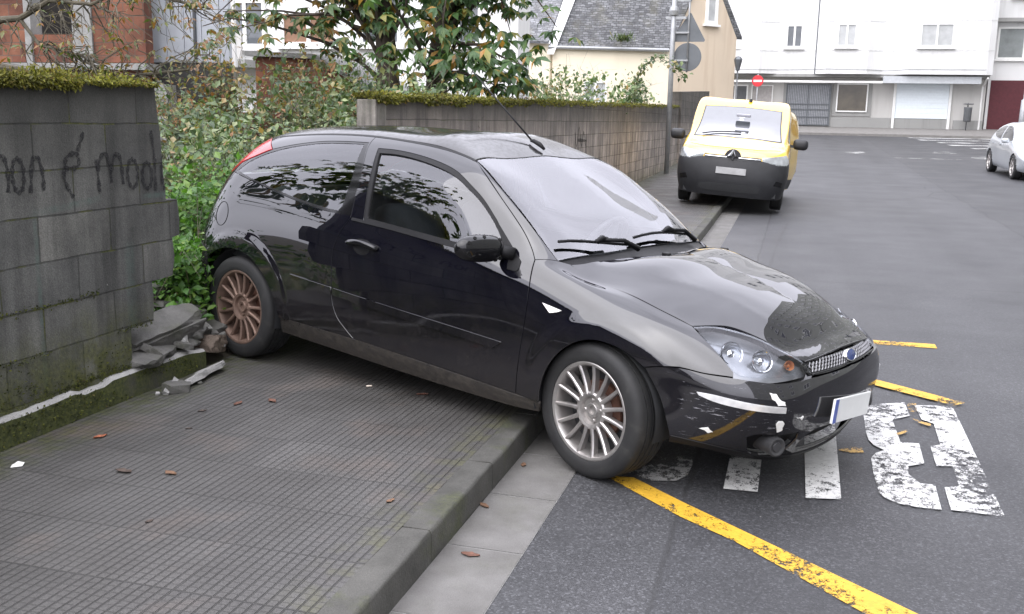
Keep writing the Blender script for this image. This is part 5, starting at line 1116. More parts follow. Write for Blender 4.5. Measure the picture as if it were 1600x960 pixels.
def m_brick(name, c0, c1, bw, bh):
    g = NT(name); co = g.coord('World'); x, y, z = g.xyz(co); cb = g.n('ShaderNodeCombineXYZ'); g.l(g.math('ADD', x, 50), cb.inputs[0]); g.l(g.math('ADD', z, 5), cb.inputs[1])
    br = g.n('ShaderNodeTexBrick'); g.l(cb.outputs[0], br.inputs[0]); br.inputs['Scale'].default_value = 1; br.inputs['Brick Width'].default_value = bw; br.inputs['Row Height'].default_value = bh; br.inputs['Mortar Size'].default_value = .008
    br.inputs['Color1'].default_value = c0+(1,); br.inputs['Color2'].default_value = c1+(1,); br.inputs['Mortar'].default_value = (.12, .075, .055, 1)
    col = g.mix(1., br.outputs[0], g.ramp(g.noise(co, 2, 6), [(.3, .4), (.7, 1.2)]), 'MULTIPLY')
    return g.done(g.bsdf(col, .9, g.bump(g.math('SUBTRACT', g.noise(co, 30, 3), br.outputs['Fac']), .5, .01)))
M_BRK = m_brick('hollow red brick', (.14, .05, .03), (.21, .085, .047), .34, .19); M_RC = m_concrete('bare concrete frame', (.17, .17, .165), (.28, .28, .27), .1)
def window_on(par, p, u, w_, h, name='window', panes=2, sill=True, mat=None, fr=.09, dep=.08):
    """framed window standing just proud of a wall: p lower-left (local), u unit vector along the wall"""
    u = Vector(u).normalized(); n = Vector((u.y, -u.x, 0)); p = Vector(p)
    Mx = Matrix(((u.x, -n.x, 0, p.x), (u.y, -n.y, 0, p.y), (0, 0, 1, p.z), (0, 0, 0, 1)))
    f = MB()
    for a in ((0, fr, 0, h), (w_-fr, w_, 0, h), (fr, w_-fr, 0, fr), (fr, w_-fr, h-fr, h)): f.box(a[0], a[1], -dep, .02, a[2], a[3], M=Mx)
    for i in range(1, panes): f.box(w_*i/panes-fr*.6, w_*i/panes+fr*.6, -dep*.9, .02, fr, h-fr, M=Mx)
    if sill: f.box(-.12, w_+.12, -dep-.10, .02, -.10, -.003, M=Mx)
    o = f.build(name, M_FRAME, par)
    MB().box(fr, w_-fr, -.025, -.012, fr, h-fr, M=Mx).build('pane', mat or M_PANE, o)
    return o
# ---- white apartment block closing the street
BX, BY = 3.0, 61.5; GZ = 1.50
apt = empty('apartment_building', (BX, BY, GZ), 'white angular apartment block across the top of the street with shops below', 'building')
def L2(x, y, z): return (x-BX, y-BY, z-GZ)
plan = [(-12, 60.9), (-4.6, 60.9), (-2.5, 60.6), (-1.5, 61.15), (.55, 61.15), (1.25, 60.55), (3.4, 60.55), (4.25, 61.1), (4.95, 61.1), (5.6, 60.6), (9.6, 60.6), (9.95, 60.8), (9.95, 70), (-12, 70)]
MB().prism([L2(x, y, 4.46) for x, y in plan], (0, 0, 19)).build('upper_wall', M_WH, apt)
mb = MB()
for zz in (5.72, 7.32, 9.0, 10.6, 13.9, 17.2, 20.5):
    n = len(plan)-2
    for i in range(n-1):
        (x0, y0), (x1, y1) = plan[i], plan[i+1]; d = Vector((x1-x0, y1-y0, 0)).normalized(); q = Vector((d.y, -d.x, 0))*.012
        mb.prism([L2(x0+q.x, y0+q.y, zz), L2(x1+q.x, y1+q.y, zz), L2(x1+q.x, y1+q.y, zz+.06), L2(x0+q.x, y0+q.y, zz+.06)], (-q.x*1.5, -q.y*1.5, 0))
mb.build('string_course', simple('grey groove', (.60, .60, .59), .8), apt)
MB().tube([L2(x, y-.04, 4.70-.03*math.sin(i*1.3)) for i, (x, y) in enumerate(plan[1:11])], .012, 5).build('cable', M_SIGNB, apt)
MB().box(*[L2(-12, 0, 0)[0], L2(9.9, 0, 0)[0]], L2(0, 62.0, 0)[1], L2(0, 69, 0)[1], -.6, 4.455-GZ).build('ground_floor_wall', M_GF, apt)
MB().box(-15, 6.9, -.35, .5, 4.30-GZ, 4.455-GZ).build('soffit', M_GREY, apt)
MB().box(-15, 1.35, -.6, -.52, 3.97-GZ, 4.09-GZ).build('canopy_rail', M_FRAME, apt)
for x, w_ in ((-4.35, 1.4), (-1.1, .92), (1.68, 1.05), (6.05, 1.75)):
    yv = {-4.35: 60.9, -1.1: 61.15, 1.68: 60.55, 6.05: 60.6}[x]
    window_on(apt, L2(x, yv-.004, 5.93), (1, 0, 0), w_, 1.28, panes=2, mat=M_CURT if x > 1 else M_PANE)
    [window_on(apt, L2(x, yv-.004, zz_), (1, 0, 0), w_, 1.28, panes=2, mat=M_PANE) for zz_ in (9.2, 12.5, 15.8, 19.1)]
# entrance with wrought-iron grille
dr = MB(); y0 = 62.0
dr.box(*[L2(-1.05, 0, 0)[0], L2(1.72, 0, 0)[0]], L2(0, 61.90, 0)[1], L2(0, 61.996, 0)[1], .02, 2.55)
d_ = dr.build('entrance_door', M_GREY, apt)
gr = MB()
for k in range(25):
    x = -.82+k*.098
    if abs(x-.36) > .06: gr.box(x-BX-.014, x-BX+.014, L2(0, 61.84, 0)[1], L2(0, 61.86, 0)[1], .05, 2.4)
for zz in (.06, .52, .95, 1.25, 2.36): gr.box(-.86-BX, 1.62-BX, L2(0, 61.82, 0)[1], L2(0, 61.855, 0)[1], zz, zz+.05)
for x in (-.86, .36, 1.60): gr.box(x-BX-.035, x-BX+.035, L2(0, 61.80, 0)[1], L2(0, 61.87, 0)[1], .03, 2.42)
gr.build('iron_grille', M_SIGNB, d_)
MB().box(*[L2(-.9, 0, 0)[0], L2(1.6, 0, 0)[0]], L2(0, 61.885, 0)[1], L2(0, 61.899, 0)[1], .05, 2.4).build('door_glass', simple('door glass behind grille', (.30, .31, .33), .3), d_)
MB().box(L2(1.74, 0, 0)[0], L2(3.9, 0, 0)[0], L2(0, 61.93, 0)[1], L2(0, 61.997, 0)[1], .62, 2.62).build('shop_surround', M_GREY, apt)
window_on(apt, L2(1.95, 61.925, 2.36), (1, 0, 0), 1.72, 1.62, 'shop_window', 1, False, simple('brown shop glass', (.10, .085, .06), .12, .3, 1.2), .07)
MB().box(L2(1.7, 0, 0)[0], L2(5.0, 0, 0)[0], L2(0, 61.86, 0)[1], L2(0, 61.998, 0)[1], -.3, .56).build('plinth', M_GREY, apt)
MB().box(L2(8.35, 0, 0)[0], L2(9.85, 0, 0)[0], L2(0, 61.88, 0)[1], L2(0, 61.998, 0)[1], -.3, .50).build('plinth', M_GREY, apt)
sh = MB()
for k in range(14): sh.box(L2(5.2, 0, 0)[0], L2(8.0, 0, 0)[0], L2(0, 61.90+.012*(k % 2), 0)[1], L2(0, 61.99, 0)[1], .56+k*.145, .56+k*.145+.142)
shu = sh.build('roller_shutter', M_SHUT, apt)
mb = MB(); mb.box(L2(5.05, 0, 0)[0], L2(5.19, 0, 0)[0], L2(0, 61.84, 0)[1], L2(0, 61.99, 0)[1], -.2, 2.6); mb.box(L2(8.01, 0, 0)[0], L2(8.15, 0, 0)[0], L2(0, 61.84, 0)[1], L2(0, 61.99, 0)[1], -.2, 2.6); mb.build('shutter_frame', M_FRAME, shu)
MB().box(L2(5.2, 0, 0)[0], L2(8.0, 0, 0)[0], L2(0, 61.93, 0)[1], L2(0, 61.99, 0)[1], -.2, .555).build('stall_riser', M_GREY, shu)
aw = MB(); aw.box(L2(4.35, 0, 0)[0], L2(9.45, 0, 0)[0], L2(0, 60.9, 0)[1], L2(0, 61.95, 0)[1], 2.62, 2.80); aw.box(L2(4.35, 0, 0)[0], L2(9.45, 0, 0)[0], L2(0, 60.85, 0)[1], L2(0, 60.899, 0)[1], 2.48, 2.86)
aw.build('awning', simple('grey folded awning', (.46, .48, .50), .7, .08), apt)
window_on(apt, L2(-4.6, 61.97, 2.2), (1, 0, 0), 1.5, 1.65, 'shop_window', 2, False, M_DKST, .08); window_on(apt, L2(-2.9, 61.97, 2.2), (1, 0, 0), 1.25, 1.65, 'shop_window', 1, False, simple('grey blind', (.36, .34, .33), .6), .06)
mb = MB()
for x in (.72, 9.75): mb.tube([L2(x, 60.75 if x > 5 else 61.08, 4.47), L2(x, 60.75 if x > 5 else 61.08, 23.4)], .05, 8)
mb2 = MB().tube([L2(9.75, 60.78, 4.3), L2(9.70, 61.85, 3.9), L2(9.70, 61.85, 1.4)], .05, 8); mb2.build('downpipe', M_FRAME, apt); MB().tube([L2(.62, 61.09, 4.47), L2(.62, 61.09, 23.4)], .04, 8).build('downpipe', M_SIGNB, apt)
# ---- neighbour with a dark red garage door
gb = empty('garage_building', (13.5, 62.5, 1.5), 'pale building with a dark red garage door at the right edge behind the silver car', 'building')
MB().box(-3.45, 14, 0, 8, -.6, 19).build('wall', M_WH, gb); [window_on(gb, (-2.6+q_*3.4, -.004, z_), (1, 0, 0), 1.6, 1.4) for q_ in range(5) for z_ in (7.2, 10.4, 13.6, 16.6)]; MB().box(-3.3, 3.4, -.06, -.003, -.2, 2.75).build('garage_door', M_RED, gb)
window_on(gb, (-3.2, -.004, 3.9), (1, 0, 0), 4.2, 1.75, panes=3, mat=simple('grey gallery glass', (.24, .26, .26), .15, .3, 1), fr=.1); MB().box(-3.45, 8, -.5, -.003, 5.9, 6.1).build('balcony_slab', M_GREY, gb)
# ---- cream house with slate roof
A, B_, C_ = Vector((-6.1, 48, 0)), Vector((-3.25, 51.0, 0)), Vector((-11.3, 46.3, 0)); zg = gz(48)-.1; ZA, ZB, ZG = 5.16, 5.75, 9.1
G_ = (A+B_)/2; off = C_-A
hs_ = empty('house', (A.x, A.y, zg), 'cream house with mossy slate roof and buff gable beyond the block wall', 'house')
def H(v, z): return (v.x-A.x, v.y-A.y, z-zg)
mb = MB(); mb.prism([H(A, zg-.5), H(C_, zg-.5), H(C_, ZA), H(A, ZA)], (.1, .35, 0)); mb.build('front_wall', M_CREAM, hs_)
mb = MB(); mb.prism([H(A, zg-.5), H(B_, zg-.5), H(B_, ZB), H(G_, ZG), H(A, ZA)], (-.3, .28, 0)); mb.build('gable_wall', M_GAB, hs_)
up_ = Vector((0, 0, 1)); e = (G_-A); e.z = ZG-ZA; e.normalize()
a0 = Vector(H(A, ZA))-e*.35+Vector((.12, -.05, .02)); c0 = Vector(H(C_, ZA))-e*.35+Vector((-.05, 0, .02)); g0 = Vector(H(G_, ZG))+Vector((.12, .02, .06)); g1 = Vector(H(G_+off, ZG))+Vector((0, 0, .06))
mb = MB(); mb.prism([a0, c0, g1, g0], (0, 0, .12)); mb.prism([g0+Vector((.0, .003, 0)), g1+Vector((0, .003, 0)), Vector(H(B_+off, ZB)), Vector(H(B_, ZB))+Vector((.25, .1, -.15))], (0, 0, .12)); mb.build('roof', M_SLATE, hs_)
mb = MB(); mb.tube([a0+Vector((0, -.08, .0)), c0+Vector((0, -.08, .02))], .09, 8); mb.build('gutter_pipe', M_STEEL, hs_)
mb = MB(); gdir = (B_-A).normalized(); p0 = A+gdir*2.05; window_on(hs_, H(p0+Vector((.003, -.003, 0)), 6.2), gdir, .75, 1.4, panes=1, mat=M_CURT, fr=.16)
p0 = A+gdir*1.9; MB().prism([H(p0, 2.0), H(p0+gdir*.9, 2.0), H(p0+gdir*.9, 2.45), H(p0, 2.45)], (.04, -.04, 0)).build('wall_vent', M_RUB, hs_)
fd = (A-C_).normalized(); window_on(hs_, H(C_+fd*1.5+Vector((0, -.004, 0)), 2.3), fd, 1.1, 1.1, panes=2, mat=M_CURT); 
mb = MB(); mb.prism([Vector(H(C_, ZA-.6))+Vector((-.2, -.3, 0)), Vector(H(C_, ZA-.6))+Vector((.12, -.3, 0)), g1+Vector((.12, 0, .35)), g1+Vector((-.2, 0, .35))], (0, .1, .15)); mb.build('party_parapet', M_WH, hs_)
# ---- neighbour to its left
D_ = Vector((-20, 44.0, 0)); h2 = empty('house', (C_.x, C_.y, zg), 'cream house left of the white parapet, mostly behind the leafy tree', 'house')
def H2(v, z): return (v.x-C_.x, v.y-C_.y, z-zg)
C2 = C_+Vector((-.12, -.04, 0))
MB().prism([H2(C2, zg-.5), H2(D_, zg-.5), H2(D_, ZA-.1), H2(C2, ZA-.1)], (.1, .4, 0)).build('front_wall', M_CREAM, h2)
MB().prism([Vector(H2(C2, ZA-.12))+Vector((0, -.3, 0)), Vector(H2(D_, ZA-.12))+Vector((0, -.3, 0)), Vector(H2(D_, ZA+2.6))+Vector((0, 3, 0)), Vector(H2(C2, ZA+2.6))+Vector((0, 3, 0))], (0, 0, .12)).build('roof', M_SLATE, h2)
window_on(h2, H2(C2+(D_-C2).normalized()*1.7+Vector((0, -.004, 0)), 1.9), (C2-D_).normalized(), .75, 1.7, panes=1, mat=simple('grey door panel', (.36, .37, .38), .6), fr=.12)
# ---- buildings behind the garden on the left
wb_ = empty('white_building', (-11.6, 26, .5), 'white building with window bands seen through the tree crown', 'building')
MB().box(-7, 4.3, 0, 1.2, -.6, 8).build('wall', M_WH, wb_)
for x, z_, w_, h_ in ((-4.4, 2.95, 1.3, 1.3), (-2.6, 3.0, 1.7, .9), (-.2, 3.0, 1.2, 1.3), (2.0, 3.0, 1.3, 1.3), (-4.4, 5.6, 1.3, 1.3), (-1.6, 5.6, 1.3, 1.3), (1.4, 5.6, 1.3, 1.3)): window_on(wb_, (x, -.004, z_), (1, 0, 0), w_, h_, mat=M_PANE if x != -2.6 else simple('brown blind', (.22, .12, .07), .6))
MB().box(-7, -3.1, -1.2, -.003, 2.35, 2.55).build('balcony_slab', M_GREY, wb_); MB().box(-5.6, -3.2, -1.19, -1.12, 2.553, 3.3).build('balcony_front', M_GF, wb_)
bb_ = empty('brick_building', (-11.6, 13, .4), 'unfinished red brick building with concrete posts and a dark opening, top left', 'building')
mb = MB(); mb.box(-6, .15, .02, .2, 1.91, 2.83); mb.box(.27, 1.0, .02, .2, 1.91, 2.32); mb.box(1.35, 2.25, .02, .2, 1.91, 4.6); mb.box(-6, .15, .02, .2, 3.0, 4.6); mb.box(-6, 2.2, .03, .2, -.5, 1.80); mb.build('brick_wall', M_BRK, bb_)
mb = MB(); mb.box(.153, .267, -.02, .22, 1.9, 4.6); mb.box(1.003, 1.347, -.01, .22, 1.9, 4.6); mb.box(-6, 2.3, -.08, .3, 1.803, 1.897); mb.build('concrete_frame', M_RC, bb_)
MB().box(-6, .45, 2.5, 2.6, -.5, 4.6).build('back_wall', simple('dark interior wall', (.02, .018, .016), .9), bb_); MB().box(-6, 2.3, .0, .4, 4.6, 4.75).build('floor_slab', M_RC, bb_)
gs = empty('sheet_metal_shed', (-10.4, 16, .5), 'pale grey sheet-clad shed wall behind the bare branches', 'shed')
mb = MB()
for k in range(9): mb.box(-1.0+k*.18, -1.0+k*.18+.172, -.012*(k % 2), .1, 1.98, 5.5)
mb.build('cladding', simple('grey sheet', (.47, .50, .54), .5, .12, 1.5), gs); MB().box(-1.0, .62, .0, .1, -.4, 1.976).build('base_wall', simple('dark base', (.05, .05, .048), .9), gs); MB().box(.70, .76, -.05, .01, 1.9, 5.5).build('corner_post', M_FRAME, gs); MB().box(-.06, -.02, -.06, -.015, 2.0, 5.5).build('downpipe', M_SIGNB, gs)
sd = empty('brick_shed', (-6.75, 13.2, .3), 'low red brick shed with a sloping mossy slab roof under the tree', 'shed')
MB().prism([(-.9, 0, -.3), (.75, 0, -.3), (.75, 0, 1.72), (.1, 0, 2.08), (-.9, 0, 2.12)], (0, 1.6, 0)).build('wall', M_BRK, sd); MB().prism([(-1.0, -.12, 2.123), (.1, -.12, 2.083), (.9, -.12, 1.65), (.9, -.12, 1.70), (.1, -.12, 2.15), (-1.0, -.12, 2.19)], (0, 1.9, 0)).build('roof', M_RC, sd)
lw = MB().box(-7.4, -6.05, 11.0, 11.2, .1, 1.62).build('garden_wall', M_BRK); tag(lw, 'stub of red brick wall in the overgrown garden between the two block walls', 'wall')
lw2 = MB().box(-9.8, -7.9, 11.4, 11.6, .1, 1.95).build('garden_wall', M_RC); tag(lw2, 'grey rendered garden wall below the sheet-clad shed', 'wall')
# ---- building across the street, seen only mirrored in the car
ob = empty('terrace_building', (14.5, 16, 0), 'grey terrace across the street with rows of windows, mirrored in the bonnet', 'building')
MB().box(0, 8, -36, 42, -.5, 23).build('wall', m_plaster('grey render', (.40, .41, .37), .4, (.22, .22, .2)), ob)
for k in range(17):
    for z_ in (1.2, 4.4, 7.5, 10.6, 13.7, 16.8, 19.9): window_on(ob, (-.004, -34+k*4.5+1.3, z_), (0, -1, 0), 1.4, 1.6, fr=.12)
# ================================================================== STREET FURNITURE
PX, PY_ = -3.085, 24.8; pz = gz(PY_)+.13
sp_ = empty('sign_pole', (PX, PY_, pz), 'grey sign pole by the wall carrying sign backs, left of the yellow van', 'sign')
MB().tube([(0, 0, -.1), (0, 0, 5.6)], .06, 14).build('pole', M_STEEL, sp_, True)
MB().tube([(.36, .06, 2.44), (.36, .06, 5.0)], .022, 8).build('bracket_bar', M_STEEL, sp_, True)
[MB().box(0, .38, .02, .06, z_, z_+.04).build('bracket', M_STEEL, sp_) for z_ in (2.7, 3.35, 4.1)]
mb = MB(); mb.lathe([(0, -.0), (.33, 0), (.335, .012), (.33, .025), (0, .025)], 'y', 40, (.36, .09, 2.80)); mb.build('round_sign_plate', M_SIGNB, sp_)
mb = MB(); tri = [(-.02, .085, 3.16), (.74, .085, 3.16), (.76, .085, 3.20), (.40, .085, 3.83), (.36, .085, 3.83), (-.04, .085, 3.20)]; mb.prism(tri, (0, .02, 0)); mb.build('triangular_sign_plate', M_SIGNB, sp_)
mb = MB(); mb.lathe([(.06, 0), (.10, .02), (.12, .12), (.10, .2), (.06, .22)], 'z', 14, (0, 0, 3.75)); mb.box(-.18, .3, -.03, .03, 3.68, 3.74); mb.build('clamp', M_STEEL, sp_)
ne = empty('traffic_sign', (-2.12, 51, gz(51)+.13), 'round red no-entry sign on a thin post in front of the apartment block', 'sign')
MB().tube([(0, .03, -.1), (0, .03, 2.95)], .03, 8).build('post', M_STEEL, ne, True)
MB().lathe([(0, -.02), (.27, -.02), (.275, -.01), (.27, 0), (0, 0)], 'y', 36, (0, 0, 2.62)).build('sign_plate', M_SREF, ne); MB().box(-.20, .20, -.024, -.0205, 2.57, 2.67).build('white_bar', M_SWHT, ne)
ln = empty('street_lamp', (-3.05, 50, gz(50)+.13), 'dark old-style street lantern on a post beside the gable of the cream house', 'street lamp')
MB().tube([(0, 0, -.1), (0, 0, .6), (0, 0, .62), (0, 0, 3.1)], [.07, .06, .04, .035], 10).build('post', M_DKST, ln, True); MB().lathe([(0, 3.05), (.09, 3.1), (.19, 3.55), (.20, 3.6), (.12, 3.72), (0, 3.76)], 'z', 6).build('lantern', M_SIGNB, ln)
lb = empty('litter_bin', (8.95, 61.2, 1.5), 'grey litter bin on a short post right of the white shutter', 'bin')
MB().tube([(0, .05, -.05), (0, .05, 1.45)], .03, 8).build('post', M_DKST, lb, True); MB().lathe([(0, .42), (.17, .42), (.20, .5), (.21, 1.15), (.22, 1.2), (.19, 1.22), (.18, 1.1), (0, 1.08)], 'z', 20, (0, -.12, 0)).build('bin_body', M_DKST, lb, True); MB().box(-.24, .24, -.34, .12, 1.36, 1.42, bev=.02).build('bin_hood', M_DKST, lb)
pp = empty('lamp_post', (10.2, 53, gz(53)+.1), 'grey post with a thick sleeve in front of the red garage door', 'street lamp')
MB().tube([(0, 0, -.1), (0, 0, 1.9), (.0, 0, 1.95), (0, 0, 6.5)], [.17, .14, .06, .05], 12).build('post', M_STEEL, pp, True); MB().tube([(0, 0, 6.4), (-.5, -.2, 6.7), (-1.1, -.4, 6.75)], [.05, .045, .08], 8).build('lamp_arm', M_STEEL, pp, True)
# ================================================================== YELLOW VAN
M_YV = NT('yellow van paint'); _c = M_YV.coord('Object'); M_YV = M_YV.done(M_YV.bsdf((.80, .51, .018), .4, None, Coat_Weight=1., Coat_Roughness=.05, Coat_IOR=2.0))
VB = simple('dark grey bumper plastic', (.016, .0165, .019), .5, .2)
VROWS = [
 {0:(-3.55,0,.35),1:(-3.5,-.7,.35),2:(-3.35,-.85,.33),4:(-1.6,-.86,.28),6:(-.3,-.86,.26),7:(.3,-.86,.22),8:(.60,-.80,.20),9:(.76,-.48,.19),10:(.80,0,.19)},
 {0:(-3.6,0,.6),1:(-3.55,-.74,.6),2:(-3.4,-.91,.6),4:(-1.6,-.93,.6),6:(-.3,-.93,.56),7:(.3,-.925,.50),8:(.66,-.86,.46),9:(.83,-.50,.44),10:(.88,0,.44)},
 {0:(-3.6,0,.9),1:(-3.55,-.74,.9),2:(-3.4,-.91,.92),4:(-1.6,-.935,.92),6:(-.3,-.935,.90),7:(.3,-.925,.84),8:(.64,-.86,.79),9:(.80,-.50,.77),10:(.85,0,.77)},
 {0:(-3.58,0,1.1),1:(-3.54,-.73,1.1),2:(-3.4,-.90,1.12),4:(-1.6,-.925,1.12),6:(-.3,-.92,1.10),7:(.28,-.885,1.02),8:(.56,-.80,.985),9:(.72,-.47,.97),10:(.76,0,.965)},
 {0:(-3.57,0,1.2),1:(-3.53,-.71,1.2),2:(-3.4,-.885,1.22),4:(-1.6,-.905,1.22),6:(-.42,-.885,1.20),7:(.12,-.82,1.11),8:(.42,-.71,1.06),9:(.58,-.41,1.035),10:(.62,0,1.03)},
 {0:(-3.5,0,1.7),1:(-3.46,-.65,1.7),2:(-3.38,-.80,1.70),4:(-1.7,-.84,1.75),6:(-.90,-.835,1.69),7:(-.30,-.80,1.30),8:(.02,-.69,1.17),9:(.20,-.39,1.16),10:(.24,0,1.155)},
 {0:(-3.45,0,1.78),1:(-3.4,-.55,1.78),2:(-3.34,-.66,1.80),4:(-1.7,-.73,1.835),6:(-1.04,-.745,1.785),7:(-.52,-.65,1.44),8:(-.23,-.52,1.30),9:(-.08,-.30,1.26),10:(-.05,0,1.255)},
 {0:(-3.42,0,1.81),1:(-3.35,-.3,1.82),2:(-3.3,-.33,1.84),4:(-1.7,-.34,1.85),6:(-1.07,-.32,1.79),7:(-.58,-.29,1.475),8:(-.30,-.26,1.335),9:(-.14,-.16,1.28),10:(-.10,0,1.275)},
 {0:(-3.4,0,1.83),1:(-3.33,0,1.84),2:(-3.28,0,1.85),4:(-1.7,0,1.86),6:(-1.08,0,1.80),7:(-.60,0,1.485),8:(-.32,0,1.345),9:(-.17,0,1.288),10:(-.13,0,1.28)},
]
SV = Surf(VROWS, 120, 70, 2)
van = empty('delivery_van', (0, 0, 0), 'small yellow delivery van with black bumper parked half on the pavement facing the camera', 'van')
vy = 18.15; g1_ = gz(vy)+.09; MV = Matrix.Translation((-1.12, vy, g1_)) @ Matrix.Rotation(R(-89.3), 4, 'Z') @ Matrix.Rotation(R(-4.0), 4, 'X') @ Matrix.Rotation(R(-1.2), 4, 'Y')
van.matrix_world = MV
def full_surface(S, name, mat, parent, arches=()):
    nu, nv = S.G.shape[:2]; n = nu*nv; v = S.v; F = []
    for i in range(nu-1):
        for j in range(nv-1):
            a = i*nv+j; q = (a, a+1, a+nv+1, a+nv); m = v[list(q)].mean(0)
            if any((m[0]-cx)**2+(m[2]-cz)**2 < r*r for cx, cz, r in arches): continue
            F += [q, tuple(k+n for k in q[::-1])]
    return mesh_obj(name, v, F, mat, parent, True)
full_surface(SV, 'body', M_YV, van, ((0, .31, .36), (-2.72, .31, .36)))
FR = (-1, 0, 0)
panel(SV, 'bumper', [[(.86,0,.835),(.84,-.30,.832),(.80,-.50,.822)], [(.80,-.50,.822),(.66,-.82,.785),(.40,-.925,.83)], [(.40,-.925,.82),(.345,-.92,.52),(.345,-.87,.235)], [(.345,-.87,.235),(.60,-.80,.205),(.76,-.48,.195),(.80,0,.195)], [(.80,0,.195),(.88,0,.44),(.86,0,.835)]], (-.8, .6, 0), VB, van, off=.012, gap=0, mirror='merge', res=.07, step=.05)
panel(SV, 'windscreen', [[(-.99,0,1.745),(-.97,-.35,1.74),(-.95,-.68,1.70)], [(-.95,-.68,1.70),(-.50,-.70,1.40),(-.02,-.74,1.17)], [(-.02,-.74,1.17),(.12,-.40,1.195),(.15,0,1.20)], [(.15,0,1.20),(-.5,0,1.43),(-.99,0,1.745)]], (-.7, 0, -.7), simple('reflective screen', (.05, .055, .06), .04, Specular_IOR_Level=1., Coat_Weight=1., Coat_IOR=1.65), van, off=.006, gap=0, mirror='merge', res=.06, step=.05)
panel(SV, 'screen_surround', [[(-1.01,0,1.755),(-.99,-.35,1.75),(-.97,-.70,1.71)], [(-.97,-.70,1.71),(-.52,-.72,1.41),(.02,-.77,1.16)], [(.02,-.77,1.16),(.15,-.40,1.185),(.18,0,1.19)], [(.18,0,1.19),(-.5,0,1.43),(-1.01,0,1.755)]], (-.7, 0, -.7), VB, van, off=.003, gap=0, mirror='merge', res=.06, step=.05)
panel(SV, 'headlight', [[(.50,-.85,.955),(.66,-.74,.925),(.78,-.48,.88)], [(.78,-.48,.88),(.79,-.50,.825)], [(.79,-.50,.825),(.70,-.74,.775),(.52,-.90,.79)], [(.52,-.90,.79),(.46,-.90,.87),(.50,-.85,.955)]], (-.8, .6, 0), simple('lamp glass', (.42, .44, .45), .1, .3, 7, Metallic=.5), van, off=.012, gap=0, mirror='copy', res=.05, step=.05)
panel(SV, 'grille_bar', [[(.83,0,.87),(.80,-.25,.87),(.76,-.47,.87)], [(.76,-.47,.87),(.78,-.47,.815)], [(.78,-.47,.815),(.84,-.25,.80),(.87,0,.80)], [(.87,0,.80),(.83,0,.87)]], (-1, 0, 0), VB, van, off=.014, gap=0, mirror='merge', res=.05, step=.05)
def onv(y, z, off): q, n = SV.hit((3, y, z), (-1, 0, 0)); return q+n*off
for s_ in (1, -1): MB().tube([onv(y*s_, .842, .02) for y in np.linspace(.10, .46, 6)], .011, 6).build('chrome_trim', CHROME, van)
mb = MB(); ds = [(0, .13), (.085, 0), (0, -.13), (-.085, 0)]
for i in range(4):
    a, b = ds[i], ds[(i+1) % 4]; p = lambda q, k, o: onv(q[0]*k, .845+q[1]*k, o)
    mb.add([p(a, 1, .06), p(b, 1, .06), p(b, .4, .06), p(a, .4, .06), p(a, .70, .085), p(b, .70, .085)], [(0, 1, 5, 4), (4, 5, 2, 3)])
mb.build('diamond_badge', CHROME, van, fix=False)
mb = MB(); q = onv(0, .845, .018); mb.lathe([(0, .0), (.13, .0), (.14, -.02)], 'x', 24, tuple(q)); mb.build('badge_surround', VB, van)
panel(SV, 'lower_grille', [[(.87,0,.40),(.84,-.30,.40),(.80,-.52,.38)], [(.80,-.52,.38),(.78,-.50,.28)], [(.78,-.50,.28),(.82,0,.27)], [(.82,0,.27),(.87,0,.40)]], (-1, 0, 0), CABIN, van, off=.016, gap=0, mirror='merge', res=.06, step=.05)
q = onv(.12, .62, .03); MB().box(q.x, q.x+.012, -.25, .25, .565, .675, bev=.003).build('number_plate', simple('pale plate', (.38, .38, .38), .4), van)
panel(SV, 'fog_lamp', [[(.72,-.72,.52),(.66,-.84,.50)], [(.66,-.84,.50),(.66,-.84,.42)], [(.66,-.84,.42),(.74,-.70,.44)], [(.74,-.70,.44),(.72,-.72,.52)]], (-.8, .6, 0), GLOSSB, van, off=.015, gap=0, mirror='copy', res=.05, step=.05)
panel(SV, 'bonnet_gap', [[(.70,0,.985),(.66,-.46,.985),(.52,-.76,1.02)], [(.52,-.76,1.02),(.50,-.77,1.035)], [(.50,-.77,1.035),(.64,-.46,1.0),(.68,0,1.0)], [(.68,0,1.0),(.70,0,.985)]], (-.7, .2, -.7), simple('seam shadow yellow', (.20, .13, .01), .6), van, off=.002, gap=0, mirror='merge', res=.05, step=.05)
mb = MB(); 
for y0_, y1_ in ((-.62, .05),): mb.tube([SV.hit((0.02-.08*k, y0_+(y1_-y0_)*k, 3), (0, 0, -1))[0]+Vector((0, 0, .03)) for k in np.linspace(0, 1, 6)], .012, 6)
mb.build('wiper', VB, van); mb = MB(); q, n = SV.hit((-1.2, .1, 3), (0, 0, -1)); mb.lathe([(0, .06), (.03, .05), (.035, 0)], 'z', 10, tuple(q)); mb.build('roof_aerial', VB, van)
mb = MB().box(-.68, -.6, -.1, .16, 1.545, 1.60, bev=.02); mb.v = [(x+.03, y, z+.02) for x, y, z in mb.v]; mb.build('sensor_housing', simple('grey sensor', (.3, .3, .34), .5), van)
for s_ in (1, -1):
    mb = MB(); mb.box(-.54, -.34, min(.96*s_, 1.22*s_), max(.96*s_, 1.22*s_), 1.07, 1.26, bev=.07); mb.box(-.46, -.38, min(.85*s_, 1.0*s_), max(.85*s_, 1.0*s_), 1.10, 1.15); sharp_smooth(mb.build('wing_mirror', VB, van), 50)
panel(SV, 'side_window', [[(-.30,-.88,1.17),(-.75,-.80,1.52),(-.95,-.76,1.60)], [(-.95,-.76,1.60),(-1.45,-.79,1.62)], [(-1.45,-.79,1.62),(-1.5,-.90,1.17)], [(-1.5,-.90,1.17),(-.30,-.88,1.17)]], (0, 1, -.15), GLOSSB, van, off=.006, gap=0, mirror='copy', res=.08, step=.08)
